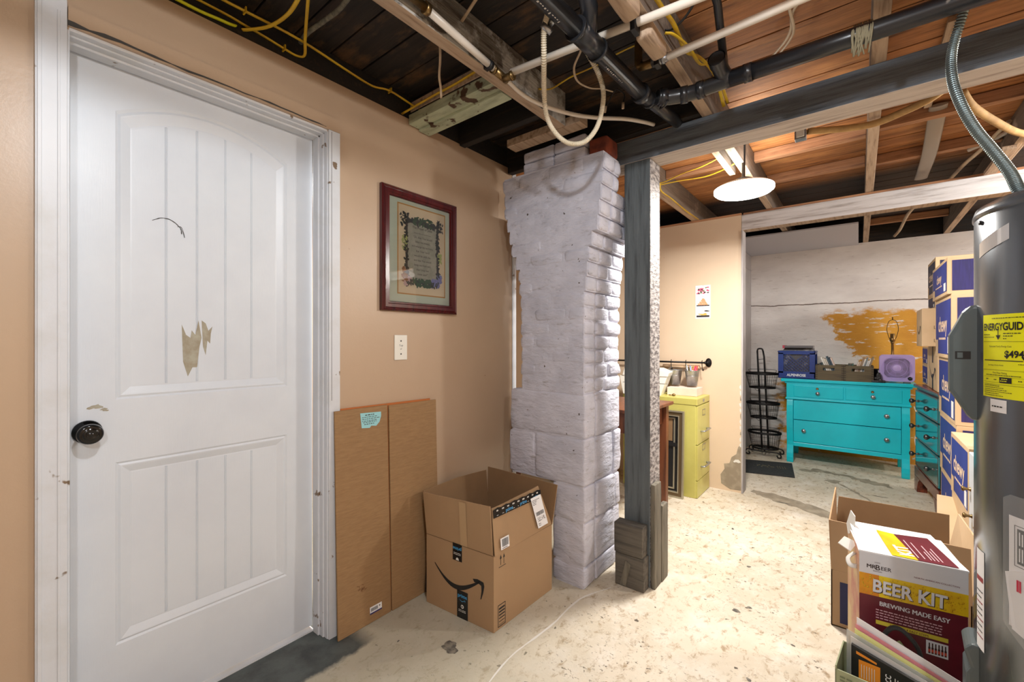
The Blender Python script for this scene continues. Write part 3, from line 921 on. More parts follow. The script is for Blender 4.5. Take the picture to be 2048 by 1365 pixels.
while z < 2.06:
    z1 = min(z + 0.0705, 2.07)
    if 2.07 - z1 < 0.03: z1 = 2.07
    zm = (z + z1) / 2
    xl, xr = lerp(LT, zm), lerp(RT, zm)
    course(z, z1, xl, xr, 2.205 if z1 < 1.98 else 1.99, 0.205, 0.5 if i % 2 else 1.0, 0.019, 0.0042, 20 + i)
    m.box(xl + 0.016, xr - 0.011, YF + 0.0020, (2.19 if z1 < 1.98 else 1.98), z, z1, 1)
    z = z1; i += 1
m.build('masonry', ['chimney', 'mortar'], ch, world=True)
m = MB()
for k, (z0, z1) in enumerate([(2.071, 2.128), (2.13, 2.187)]):
    for (a, b) in ((-1.392, -1.20), (-1.198, -1.02)):
        rbox(m, a, b, 1.828, 1.97, z0, z1, 0.012, 0.004, 70 + k)
m.build('upper_courses', 'chimney', ch, world=True)
m = MB(); rbox(m, -1.018, -0.915, 1.85, 1.97, 2.071, 2.16, 0.016, 0.006, 90)
m.build('bare_brick', 'redbrick', ch, world=True, label='unpainted red brick end')

# ---------------------------------------------------------------- pipes
def ring(mb, p, d, r, w, mt=0, n=20, th=0.004):
    d = Vector(d).normalized(); p = Vector(p)
    mb.tube([p - d * w / 2, p + d * w / 2], r + th, n, mt)
PR_ = 0.028
dp = thing('drain_pipe', 'black plastic drain pipe running past the whitewashed joist to the main beam', 'pipe', (-0.70, 1.4, 2.215))
A, B, C_ = Vector((-0.793, -1.88, 2.135)), Vector((-0.636, 1.565, 2.118)), Vector((-0.655, 2.17, 2.222))
m = MB(); m.tube([A, B], PR_, 24); m.build('pipe_length', 'abs', dp, world=True)
A = B + (A - B) * (0.966 / (A - B).length)
m = MB(); m.tube([B, C_, C_ + Vector((0, .03, 0.035)), C_ + Vector((0, .035, 0.12))], 0.024, 20); m.build('narrow_pipe_length', 'abs', dp, world=True)
m = MB(); dA = B - A
m.tube([A + dA * 0.54, A + dA * 0.67], PR_ + 0.004, 24)
for t in (0.54, 0.67): ring(m, A + dA * t, dA, PR_ + 0.005, 0.010, th=0.003)
m.tube([A + dA * 0.61, A + dA * 0.585 + Vector((0.03, -0.02, 0.06)), A + dA * 0.56 + Vector((0.04, -0.05, 0.10))], 0.026, 16, 0)
m.build('pipe_coupling', 'abs', dp, world=True)
m = MB(); ring(m, B, dA, PR_ + 0.003, 0.025); m.build('pipe_collar', 'abs', dp, world=True)
m = MB(); ring(m, B + (C_ - B) * 0.14, C_ - B, 0.027, 0.02); m.build('pipe_collar', 'abs', dp, world=True)
m = MB(); p = A + dA * 0.565 + Vector((0.038, -0.040, 0.090))
m.tube([p - Vector((0, 0, 0.012)), p + Vector((0.004, -0.008, 0.012))], 0.031, 16); m.build('white_collar', 'plastic_white', dp, world=True, label='white collar on the branch stub')
m = MB(); p = A + dA * 0.46 + Vector((-0.050, 0.01, -0.006))
m.tube([p, p + Vector((-0.012, 0.0, -0.01))], 0.018, 18); m.tube([p + Vector((0.004, 0, 0)), p + Vector((0.03, -0.003, 0.01))], 0.008, 12)
m.build('hose_coupling', 'steel', dp, world=True, label='chrome fitting')
m = MB()
fp = FR(A + dA * 0.30 + Vector((-0.0, 0, -PR_ - 0.001)), dA, Vector((-1, 0, 0.0)))
rnd = random.Random(5)
for k in range(14):
    m.rect(k * 0.011, -0.003, k * 0.011 + rnd.uniform(0.003, 0.007), 0.002 + rnd.uniform(-.003, .003), fp, 0.0)
m.build('pipe_print', 'offwhite', dp, world=True)
m = MB()
for k in range(12):
    m.rect(0.41 + k * 0.010, -0.003, 0.41 + k * 0.010 + rnd.uniform(0.002, 0.006), 0.001 + rnd.uniform(-.002, .002), fp, 0.0)
m.build('pipe_print', 'offwhite', dp, world=True)

bp = thing('branch_pipe', 'black plastic branch pipe crossing above the front of the main beam', 'pipe', (-0.2, 1.85, 2.21))
m = MB()
path = [(-0.356, 1.685, 2.124), (0.039, 1.700, 2.127), (0.60, 1.71, 2.130), (1.4, 1.72, 2.133), (2.2, 1.73, 2.136)]
m.tube(path, 0.028, 24); m.build('pipe_length', 'abs', bp, world=True)
m = MB(); m.tube([(-0.600, 1.635, 2.122), (-0.565, 1.664, 2.122), (-0.50, 1.686, 2.122), (-0.43, 1.686, 2.123), (-0.356, 1.685, 2.124)], 0.027, 24, 0, 5)
for p, d in (((-0.585, 1.650, 2.122), (1, .8, 0)), ((-0.515, 1.683, 2.122), (1, .25, 0)), ((-0.455, 1.687, 2.122), (1, 0, 0)), ((-0.30, 1.687, 2.124), (1, 0.03, 0))):
    ring(m, p, d, 0.027, 0.026)
m.tube([(-0.365, 1.685, 2.125), (-0.378, 1.66, 2.145), (-0.380, 1.60, 2.158)], 0.0265, 20, 0, 4, caps=False)
m.tube([(-0.380, 1.62, 2.154), (-0.380, 1.592, 2.160)], 0.029, 20, 0, caps=False)
m.tube([(-0.380, 1.597, 2.159), (-0.380, 1.594, 2.1595)], 0.0255, 20, 1)
m.build('elbow_fitting', ['abs', 'black'], bp, world=True)
m = MB(); m.tube([(-0.345, 1.30, 2.285), (-0.355, 1.50, 2.28), (-0.372, 1.685, 2.14)], 0.013, 14); m.tube([(-0.45, 1.38, 2.30), (-0.2, 1.40, 2.30)], 0.014, 12)
m.build('vent_pipe', 'abs', bp, world=True)
m = MB(); m.tube([(-0.560, 1.64, 2.10), (-0.575, 1.64, 2.082), (-0.60, 1.665, 2.09), (-0.61, 1.70, 2.12), (-0.605, 1.70, 2.19)], 0.003, 6, 0, 4); m.build('wire_hanger', 'dark_metal', bp, world=True)
# dust beard hanging off the branch pipe
m = MB()
rnd = random.Random(8)
for k in range(26):
    x = 0.010 + rnd.uniform(-0.02, 0.025)
    m.tube([(x, 1.700, 2.163), (x + rnd.uniform(-.01, .01), 1.664, 2.12), (x + rnd.uniform(-.015, .015), 1.672, 2.08 - rnd.uniform(0, 0.03))], 0.0022, 4, 0, 3)
tag(m.build('fibre_tuft', mat('dusty_fibre', (130, 122, 98), 0.95), origin=(0.01, 1.68, 2.08)), 'dusty fibre tuft wrapped round the black branch pipe', 'tuft')

def pipe(name, label, cat, pts, r, mt, spline=0, n=12, **kw):
    m = MB(); m.tube(pts, r, n, 0, spline, **kw)
    c = Vector(pts[0])
    return tag(m.build(name, mt, origin=tuple(c)), label, cat)
w1 = thing('water_pipe', 'white water pipe passing behind the black drain pipe', 'pipe', (-1.0, 1.22, 2.155))
m = MB(); m.tube([(-0.985, 1.224, 2.168), (-0.3, 1.298, 2.168), (0.8, 1.35, 2.168)], 0.0125, 14); m.build('pipe_length', 'pex', w1, world=True)
m = MB(); m.tube([(-1.02, 1.220, 2.155), (-0.975, 1.225, 2.155)], 0.0135, 14); ring(m, (-0.982, 1.224, 2.155), (1, .1, 0), 0.013, 0.010)
m.build('crimp_fitting', 'brass', w1, world=True)
m = MB(); m.box(-0.545, -0.530, 1.255, 1.295, 2.14, 2.187); ring(m, (-0.538, 1.272, 2.168), (1, .1, 0), 0.0135, 0.018); m.build('pipe_clip', 'black', w1, world=True)
w2 = thing('water_pipe', 'white water pipe starting at a brass elbow under the rough block', 'pipe', (-0.50, 1.47, 2.155))
m = MB(); m.tube([(-0.515, 1.474, 2.155), (-0.083, 1.459, 2.155), (1.2, 1.42, 2.16)], 0.0125, 14); m.build('pipe_length', 'pex', w2, world=True)
m = MB(); m.tube([(-0.56, 1.475, 2.155), (-0.505, 1.474, 2.155)], 0.0145, 14); ring(m, (-0.52, 1.474, 2.155), (1, 0, 0), 0.013, 0.012)
m.build('crimp_fitting', 'steel', w2, world=True)
m = MB(); m.tube([(-0.55, 1.475, 2.155), (-0.585, 1.475, 2.157), (-0.61, 1.48, 2.175), (-0.612, 1.485, 2.26)], 0.014, 12, 0, 4); m.build('brass_elbow', 'brass', w2, world=True)
m = MB(); m.box(-0.548, -0.532, 1.458, 1.49, 2.135, 2.187); m.build('pipe_clip', 'black', w2, world=True)
w3 = thing('water_pipe', 'white water pipe clipped along the side of the whitewashed joist', 'pipe', (-1.03, 1.0, 2.2))
m = MB(); m.tube([(-1.03, 0.87, 2.205), (-1.042, 1.215, 2.185)], 0.0125, 14); m.build('pipe_length', 'pex', w3, world=True)
m = MB(); m.tube([(-1.03, 0.2, 2.22), (-1.03, 0.86, 2.207)], 0.013, 14); ring(m, (-1.03, 0.865, 2.206), (0, 1, 0), 0.014, 0.016)
m.build('brass_fitting', 'brass', w3, world=True)
m = MB(); m.tube([(-1.042, 1.20, 2.185), (-1.038, 1.262, 2.176)], 0.0145, 12); ring(m, (-1.042, 1.19, 2.186), (0, 1, 0), 0.013, 0.01)
m.build('crimp_fitting', 'brass', w3, world=True)
m = MB(); ring(m, (-1.040, 1.165, 2.188), (0, 1, 0), 0.013, 0.016); m.box(-1.06, -1.05, 1.155, 1.175, 2.175, 2.22); m.build('pipe_clip', 'black', w3, world=True)
pipe('water_pipe', 'thin white pipe curving from the brass tee to the post head', 'pipe',
     [(-1.036, 1.255, 2.178), (-1.04, 1.335, 2.17), (-1.035, 1.414, 2.168), (-1.010, 1.518, 2.17), (-0.962, 1.639, 2.175), (-0.895, 1.738, 2.18), (-0.812, 1.816, 2.18), (-0.768, 1.908, 2.19), (-0.745, 1.985, 2.20)], 0.0085, 'pex', 5)
# corrugated hose: ribs modelled as radius waves
hp = [(-0.773, 1.146, 2.239), (-0.799, 1.162, 2.203), (-0.838, 1.218, 2.150), (-0.909, 1.322, 2.121), (-0.936, 1.377, 2.059), (-0.93, 1.421, 2.012), (-0.902, 1.456, 1.976), (-0.871, 1.481, 1.966), (-0.837, 1.508, 1.978), (-0.802, 1.524, 2.02), (-0.776, 1.519, 2.074), (-0.756, 1.496, 2.134), (-0.757, 1.455, 2.19), (-0.775, 1.397, 2.25)]
m = MB(); m.tube(hp, lambda t: 0.0090 + 0.0010 * math.sin(t * 2 * math.pi * 165), 12, 0, 76)
tag(m.build('corrugated_hose', 'hose', origin=hp[7]), 'cream corrugated hose hanging in a loop before the chimney', 'hose')

# ---------------------------------------------------------------- cables
def cable(name, label, pts, mt, w=0.0065, flat=0.5, staples=()):
    m = MB(); m.tube(pts, w, 8, 0, 5, flat=flat)
    for s in staples:
        q = Vector(pts[s])
        m.box(q.x - 0.012, q.x + 0.012, q.y - 0.002, q.y + 0.002, q.z - 0.008, q.z + 0.01, 0)
    return tag(m.build(name, mt, origin=pts[0]), label, 'cable')
cable('house_cable', 'short bright yellow cable disappearing over the wall top, nearest the door', [(-1.640, 0.36, 2.245), (-1.642, 0.45, 2.245), (-1.640, 0.50, 2.248), (-1.640, 0.53, 2.25), (-1.65, 0.555, 2.26)], 'romex_green', 0.0075)
cable('house_cable', 'yellow cable looping down and back up near the wall top', [(-1.645, 0.40, 2.28), (-1.645, 0.525, 2.28), (-1.644, 0.58, 2.275), (-1.643, 0.645, 2.27), (-1.642, 0.71, 2.262), (-1.640, 0.755, 2.258), (-1.62, 0.775, 2.262), (-1.56, 0.748, 2.28), (-1.438, 0.696, 2.29), (-1.30, 0.64, 2.31)], 'romex', 0.006, 0.5, (4,))
cable('house_cable', 'long yellow cable stapled along the dark boards above the door wall', [(-1.60, 0.2, 2.29), (-1.597, 0.493, 2.29), (-1.595, 0.564, 2.29), (-1.591, 0.744, 2.29), (-1.624, 0.963, 2.29), (-1.635, 1.075, 2.29), (-1.607, 1.144, 2.29), (-1.602, 1.277, 2.275), (-1.615, 1.42, 2.28)], 'romex', 0.0065, 0.5, (2, 6))
cable('house_cable', 'yellow cable rising from the wall top to the boards', [(-1.652, 0.576, 2.26), (-1.635, 0.592, 2.262), (-1.573, 0.634, 2.27), (-1.469, 0.654, 2.28), (-1.34, 0.645, 2.30)], 'romex', 0.0075)
cable('house_cable', 'short yellow cable curving from the wall top to the green board', [(-1.655, 1.243, 2.245), (-1.502, 1.243, 2.25), (-1.423, 1.255, 2.262), (-1.33, 1.265, 2.27), (-1.20, 1.268, 2.28)], 'romex', 0.0065)
cable('house_cable', 'dangling white cable above the green board', [(-1.165, 1.03, 2.30), (-1.173, 1.047, 2.25), (-1.22, 1.09, 2.235), (-1.27, 1.13, 2.22), (-1.30, 1.165, 2.20), (-1.32, 1.185, 2.175)], 'romex_white', 0.006)
cable('house_cable', 'fuzzy grey dusty cable on the dark boards above the door', [(-1.62, 0.76, 2.30), (-1.548, 0.751, 2.30), (-1.438, 0.759, 2.30), (-1.343, 0.763, 2.30), (-1.2, 0.75, 2.31)], 'dusty', 0.009, 0.8)
cable('house_cable', 'white cable above the water pipe, right of the whitewashed joist', [(-0.88, 0.98, 2.30), (-0.944, 1.001, 2.285), (-1.012, 1.024, 2.28), (-1.055, 1.04, 2.28)], 'romex_white', 0.006)
cable('house_cable', 'yellow cable behind the hanging hose loop', [(-1.058, 1.50, 2.26), (-1.05, 1.545, 2.275), (-1.02, 1.56, 2.28), (-0.931, 1.542, 2.28), (-0.814, 1.54, 2.28), (-0.682, 1.525, 2.28), (-0.55, 1.53, 2.28)], 'romex', 0.0055)
cable('house_cable', 'yellow cable running along the joist to the main beam', [(-0.470, 0.9, 2.21), (-0.470, 1.269, 2.21), (-0.464, 1.399, 2.21), (-0.470, 1.482, 2.212), (-0.474, 1.586, 2.215), (-0.467, 1.716, 2.26), (-0.455, 1.884, 2.27), (-0.452, 2.02, 2.20)], 'romex', 0.0075)
cable('house_cable', 'second yellow cable branching from the rough block toward the main beam', [(-0.495, 1.418, 2.20), (-0.474, 1.440, 2.198), (-0.455, 1.538, 2.2), (-0.455, 1.673, 2.21), (-0.44, 1.83, 2.27), (-0.433, 2.0, 2.2)], 'romex', 0.006)
cable('house_cable', 'black cable from the joist to the black vent pipe', [(-0.50, 1.433, 2.22), (-0.476, 1.436, 2.215), (-0.433, 1.423, 2.225), (-0.397, 1.404, 2.245), (-0.366, 1.400, 2.28), (-0.328, 1.39, 2.285)], 'black', 0.005)
cable('house_cable', 'white cable running past the branch pipe on the brown boards', [(-0.10, 1.62, 2.33), (-0.133, 1.687, 2.32), (-0.175, 1.744, 2.31), (-0.185, 1.811, 2.30), (-0.208, 1.873, 2.30), (-0.26, 1.96, 2.31)], 'romex_white', 0.006)
cable('house_cable', 'second white cable twisting beside the first above the branch pipe', [(-0.12, 1.60, 2.325), (-0.160, 1.675, 2.315), (-0.180, 1.700, 2.305), (-0.178, 1.811, 2.295), (-0.196, 1.873, 2.295), (-0.245, 1.965, 2.305)], 'romex_white', 0.005)
cable('house_cable', 'white wire curl hanging with open wire ends by the hose', [(-0.78, 1.38, 2.27), (-0.805, 1.406, 2.26), (-0.852, 1.442, 2.24), (-0.881, 1.518, 2.235), (-0.870, 1.598, 2.24), (-0.84, 1.653, 2.25), (-0.815, 1.70, 2.25)], 'romex_white', 0.0045)
for k, (lab, d) in enumerate([('capped wire end hanging left behind the hose loop', (-0.035, 0.01)), ('capped wire end hanging right behind the hose loop', (0.012, 0.03))]):
    t = thing('wire_end', lab, 'wire', (-0.80, 1.70, 2.25))
    m = MB(); m.tube([(-0.80, 1.70, 2.26), (-0.79 + d[0], 1.70 + d[1], 2.24), (-0.80 + d[0] * 1.5, 1.70 + d[1], 2.20)], 0.003, 6, 0, 4); m.build('wire_lead', 'black', t, world=True)
    m = MB(); m.tube([(-0.80 + d[0] * 1.5, 1.70 + d[1], 2.205), (-0.802 + d[0] * 1.6, 1.70 + d[1], 2.180)], 0.006, 8); m.build('wire_cap', 'romex_white', t, world=True)
cable('house_cable', 'yellow cable crossing to the back bay joist from the post', [(-1.018, 2.70, 2.20), (-0.979, 2.749, 2.20), (-0.835, 2.70, 2.21), (-0.722, 2.69, 2.22), (-0.615, 2.69, 2.25)], 'romex', 0.006)
cable('house_cable', 'yellow cable from the back bay joist to the lamp', [(-1.018, 2.777, 2.20), (-0.89, 2.80, 2.205), (-0.74, 2.84, 2.21), (-0.62, 2.80, 2.215), (-0.56, 2.74, 2.21)], 'romex', 0.006)
cable('house_cable', 'yellow cable clipped under the pale back bay joist', [(-0.99, 2.74, 2.20), (-1.02, 2.85, 2.183), (-1.018, 3.048, 2.182), (-1.028, 3.416, 2.182), (-1.020, 3.70, 2.182)], 'romex', 0.006)
pipe('cloth_conduit', 'tan cloth-wrapped conduit sagging from the small white box', 'conduit',
     [(-0.185, 2.443, 2.172), (-0.121, 2.472, 2.168), (-0.03, 2.509, 2.165), (0.058, 2.527, 2.165), (0.139, 2.489, 2.168), (0.213, 2.448, 2.175), (0.264, 2.442, 2.20), (0.33, 2.469, 2.26)], 0.015, mat('tan_cloth_wrap', (186, 150, 96), 0.8, col2=(150, 116, 70), scale=10), 5)
pipe('cloth_conduit', 'tan cloth-wrapped conduit right of the metal flex conduit', 'conduit',
     [(0.33, 2.54, 2.22), (0.374, 2.626, 2.175), (0.473, 2.838, 2.165), (0.58, 3.06, 2.168), (0.69, 3.22, 2.178), (0.80, 3.38, 2.22), (0.86, 3.44, 2.335)], 0.015, bpy.data.materials['tan_cloth_wrap'], 5)
m = MB(); m.box(-0.235, -0.19, 2.415, 2.455, 2.135, 2.187); m.box(-0.228, -0.197, 2.41, 2.416, 2.142, 2.18, 1)
tag(m.build('junction_box', ['steel', 'plastic_white'], origin=(-0.21, 2.435, 2.135), bevel=0.002), 'small metal junction box under the boards right of the lamp', 'box')
pipe('plastic_sleeve', 'grey translucent flat sleeve hanging between bracing strips', 'sleeve', [(0.30, 2.90, 2.325), (0.304, 3.023, 2.30), (0.319, 3.473, 2.27), (0.327, 4.0, 2.285)], 0.034, mat('grey_plastic_sleeve', (150, 140, 128), 0.4), 6, 14, flat=0.25)
pipe('thin_pipe', 'thin pale pipe slanting above the alcove beam, near the right joist', 'pipe', [(0.60, 3.30, 2.31), (0.533, 3.54, 2.26), (0.495, 3.72, 2.25), (0.45, 4.2, 2.25)], 0.010, 'romex_white', 4)
pipe('thin_pipe', 'pale pipe across the boards at the far right', 'pipe', [(0.50, 3.62, 2.30), (0.577, 3.519, 2.30), (0.63, 3.40, 2.30)], 0.011, 'pex', 4)
pipe('thin_pipe', 'thin pale pipe bending above the alcove', 'pipe', [(0.27, 5.55, 2.20), (0.302, 5.411, 2.23), (0.321, 4.914, 2.25), (0.363, 4.6, 2.27)], 0.012, 'romex_white', 4)
# metal flex conduit
cp = [(0.330, 1.567, 1.515), (0.302, 1.564, 1.545), (0.29, 1.592, 1.604), (0.266, 1.625, 1.677), (0.24, 1.655, 1.75), (0.219, 1.689, 1.835), (0.209, 1.745, 1.934), (0.214, 1.80, 2.038), (0.234, 1.79, 2.13), (0.262, 1.76, 2.24), (0.30, 1.75, 2.33)]
m = MB(); m.tube(cp, lambda t: 0.0112 + 0.0014 * math.sin(t * 2 * math.pi * 130), 12, 0, 78)
tag(m.build('flex_conduit', 'flexsteel', origin=cp[0]), 'ribbed metal flex conduit rising from the water heater top', 'conduit')

# ---------------------------------------------------------------- lamps
def disc_lamp(label, p, rad, stem_top):
    t = thing('disc_lamp', label, 'lamp', p)
    m = MB(); m.lathe([(0.0, 0.030), (0.03, 0.030), (rad * 0.9, 0.022), (rad, 0.012), (rad, -0.006), (rad - 0.006, -0.010)], (0, 0, 0), 48)
    m.build('housing', 'led_rim', t)
    m = MB(); m.lathe([(rad + 0.001, 0.010), (rad + 0.001, -0.006), (rad - 0.006, -0.011), (rad * 0.93, -0.016), (rad * 0.6, -0.022), (0.0, -0.024)], (0, 0, 0), 48)
    m.build('diffuser', 'led', t, label='glowing white diffuser')
    m = MB(); m.lathe([(0, stem_top), (0.045, stem_top), (0.045, stem_top - 0.012), (0.012, stem_top - 0.02), (0.009, 0.075), (0.045, 0.060), (0.05, 0.03), (0, 0.03)] if stem_top > 0.1 else [(0, stem_top), (0.05, stem_top), (0.05, 0.03), (0, 0.03)], (0, 0, 0), 24)
    m.build('lamp_holder', 'dark_metal', t, label='dark lamp holder')
    return t
disc_lamp('glowing white disc lamp hanging between the beams', (L2[0], L2[1], L2[2] + 0.01), 0.150, 0.310)
disc_lamp('white disc lamp above the place the photo is taken from', (L1[0], L1[1], L1[2]), 0.125, 0.074)
disc_lamp('added white fill disc near the right wall, out of view', (1.35, -0.6, 2.215), 0.14, 0.128)
disc_lamp('unseen white fill disc added beyond the water heater', (1.45, 3.1, 2.20), 0.14, 0.143)
disc_lamp('added white fill disc, unseen, at the right side of the alcove', (1.7, 4.9, 2.12), 0.14, 0.22)

# ---------------------------------------------------------------- wall things
fr = thing('picture_frame', 'dark cherry framed scripture print hanging on the tan wall', 'picture', (WX + 0.001, 1.345, 1.326))
FW, FH = 0.452, 0.562
FF = FR((0, -FW / 2, 0), (0, 1, 0), (0, 0, 1))
m = MB()
prof = [(0, 0.0), (0, 0.018), (0.006, 0.024), (0.012, 0.020), (0.016, 0.024), (0.030, 0.024), (0.034, 0.018), (0.040, 0.018), (0.044, 0.008)]
prev = None
for ins, d in prof:
    q = [FF(ins, ins, d), FF(FW - ins, ins, d), FF(FW - ins, FH - ins, d), FF(ins, FH - ins, d)]
    if prev:
        m.add(prev + q, [(i, (i + 1) % 4, 4 + (i + 1) % 4, 4 + i) for i in range(4)])
    prev = q
m.build('frame_moulding', 'mahogany', fr)
m = MB(); m.rect(0.042, 0.042, FW - 0.042, FH - 0.042, FF, 0.007)
px0, px1, py0, py1 = 0.094, 0.374, 0.086, 0.494
m.rect(px0 - 0.006, py0 - 0.006, px1 + 0.006, py1 + 0.006, FF, 0.0075, 1)
m.build('mat_board', [mat('pale_green_mat_board', (206, 218, 204), 0.5), mat('gold_bevel', (190, 140, 70), 0.5)], fr)
m = MB(); m.rect(px0, py0, px1, py1, FF, 0.008, 0)
cx, cy = (px0 + px1) / 2, (py0 + py1) / 2
# ornamental border round a stone tablet
m.rect(px0 + 0.040, py0 + 0.055, px1 - 0.040, py1 - 0.062, FF, 0.0084, 1)
m.rect(px0 + 0.052, py0 + 0.068, px1 - 0.052, py1 - 0.075, FF, 0.0088, 2)
rnd = random.Random(21)
def leafy(x, y, rx, ry, n, mi, s=0.010, w=0.0092):
    for k in range(n):
        a, b = x + rnd.uniform(-rx, rx), y + rnd.uniform(-ry, ry)
        m.flat(blob(a, b, s * rnd.uniform(.6, 1.2), s * rnd.uniform(.35, .6), 8, rnd.randint(1, 999), 0.3, rnd.uniform(0, 3)), FF, w + rnd.uniform(0, .0004), mi)
leafy(px0 + 0.045, cy, 0.010, 0.17, 60, 3); leafy(px1 - 0.045, cy, 0.010, 0.17, 60, 3)
leafy(cx, py1 - 0.068, 0.090, 0.012, 50, 3, 0.011); leafy(cx, py1 - 0.060, 0.055, 0.018, 70, 4, 0.010)
leafy(cx, py0 + 0.052, 0.090, 0.010, 40, 3, 0.011); leafy(cx, py0 + 0.055, 0.055, 0.018, 70, 4, 0.010)
leafy(px0 + 0.030, py1 - 0.065, 0.022, 0.03, 26, 3, 0.008); leafy(px1 - 0.030, py1 - 0.065, 0.018, 0.03, 26, 3, 0.008)
leafy(px0 + 0.035, cy + 0.03, 0.014, 0.030, 40, 5, 0.007); leafy(px1 - 0.033, cy - 0.02, 0.012, 0.026, 34, 5, 0.007)
leafy(px0 + 0.036, py0 + 0.09, 0.012, 0.035, 20, 6, 0.012); leafy(px0 + 0.050, py0 + 0.055, 0.018, 0.018, 18, 7, 0.012)
leafy(px1 - 0.060, py0 + 0.060, 0.020, 0.016, 16, 8, 0.012); leafy(px1 - 0.036, py0 + 0.085, 0.014, 0.016, 18, 8, 0.012)
lines = [('The Prayer of Jabez', 0.0165, 0.000), ('And Jabez called on the God of Israel saying', 0.0072, -0.022), ('"Oh, that You would', 0.0150, -0.044), ('bless me indeed,', 0.0145, -0.065), ('and enlarge my territory,', 0.0140, -0.087), ('that Your hand', 0.0145, -0.109), ('would be with me,', 0.0145, -0.131), ('and that You would', 0.0145, -0.153), ('keep me from evil,', 0.0145, -0.175), ('that I may not', 0.0145, -0.197), ('cause pain!"', 0.0145, -0.218), ('So God granted him what he requested.', 0.0068, -0.236), ('1 Chronicles 4:10', 0.0066, -0.248)]
for s_, sz, dy in lines:
    m.text(s_, sz, cx, py1 - 0.098 + dy, FF, 0.0093, 9, 'CENTER', 0.0, 0.92 if len(s_) < 30 else 0.80)
m.build('print_sheet', [mat('cream_print_paper', (226, 212, 184), 0.6), mat('tablet_edge_brown', (74, 62, 60), 0.6), mat('tablet_stone', (156, 156, 140), 0.6, col2=(178, 176, 160), scale=20), mat('dark_leaf_print', (52, 56, 52), 0.6),
                        mat('green_leaf_print', (56, 86, 56), 0.6), mat('pale_grape_print', (176, 186, 120), 0.6), mat('brown_root_print', (150, 104, 64), 0.6), mat('pink_flower_print', (206, 180, 180), 0.6), mat('blue_flower_print', (130, 134, 184), 0.6), 'black'], fr)
m = MB(); m.rect(0.042, 0.042, FW - 0.042, FH - 0.042, FF, 0.0102)
m.build('glass_pane', 'glassy', fr)
sw = thing('wall_plate', 'white blank wall plate with faint writing under the framed print', 'wall plate', (WX + 0.0005, 1.231, 1.159))
FS = FR((0, 0, 0), (0, 1, 0), (0, 0, 1))
m = MB(); m.box(0, 0.005, -0.035, 0.035, -0.0575, 0.0575); m.build('cover_plate', 'plastic_white', sw, bevel=0.002)
m = MB()
m.text('Top', 0.013, -0.010, 0.004, FS, 0.0054, 0, 'LEFT', 0, 1, 0.1); m.text('of', 0.011, -0.005, -0.010, FS, 0.0054, 0)
m.build('handwriting', 'crack', sw)
for z in (0.030, -0.030):
    m = MB(); m.lathe([(0.004, 0), (0.003, 0.001), (0, 0.001)], (0.005, 0, z), 10, 0, Matrix.Rotation(R(90), 4, 'Y')); m.build('plate_screw', 'crack', sw)
# photo strip: three small pictures pinned below each other
ph = thing('photo_strip', 'strip of three small pinned photos on the peach wall', 'photos', (-0.995, 3.741, 1.373))
FPH = FR((0, 0, 0), (1, 0, 0), (0, 0, 1))
rnd = random.Random(31)
cols = [mat('photo_pink', (196, 60, 110), .5), mat('photo_dark', (50, 46, 46), .5), mat('photo_peach', (226, 150, 110), .5), mat('photo_soft', (236, 226, 216), .5), mat('photo_gold', (196, 160, 80), .5), mat('photo_green', (96, 120, 84), .5)]
for k in range(3):
    z0 = 0.182 - k * 0.091
    m = MB(); m.box(-0.058, 0.058, -0.0008, 0, z0, z0 + 0.090, 0)
    m.rect(-0.050, z0 + 0.010, 0.050, z0 + 0.080, FPH, 0.0012, 4)
    pal = [(1, 2, 1, 6), (3, 3, 2, 4), (5, 2, 4, 5)][k]
    if k == 0:
        for _ in range(26): m.flat(blob(rnd.uniform(-.042, .042), z0 + rnd.uniform(.018, .072), .008, .006, 8, rnd.randint(1, 99), .4), FPH, 0.0016 + rnd.uniform(0, .0003), rnd.choice(pal))
    elif k == 1:
        m.rect(-0.050, z0 + 0.010, 0.050, z0 + 0.020, FPH, 0.0014, 2)
        for a, b in ((-.03, .026), (-.012, .026), (.008, .026), (.026, .026), (-.018, .040), (0, .040), (.018, .040), (-.006, .054), (.01, .054), (.003, .066)):
            m.flat(blob(a, z0 + b, .011, .008, 12, rnd.randint(1, 99), .2), FPH, 0.0017 + rnd.uniform(0, .0002), 3)
    else:
        m.rect(-0.050, z0 + 0.010, 0.050, z0 + 0.026, FPH, 0.0014, 2); m.flat(blob(0, z0 + 0.036, .036, .010, 20, 5, .3), FPH, 0.0017, 5); m.flat(blob(-.01, z0 + 0.046, .026, .008, 20, 8, .3), FPH, 0.0019, 0); m.flat(blob(.03, z0 + .06, .02, .006, 14, 9, .3), FPH, 0.0017, 2)
    m.flat(blob(0.001, z0 + 0.086, .0025, .0025, 8, 2, 0), FPH, 0.003, 2)
    m.build('photo_print', ['white'] + cols[:1] + cols[1:3] + [cols[3], cols[4], cols[5]], ph)

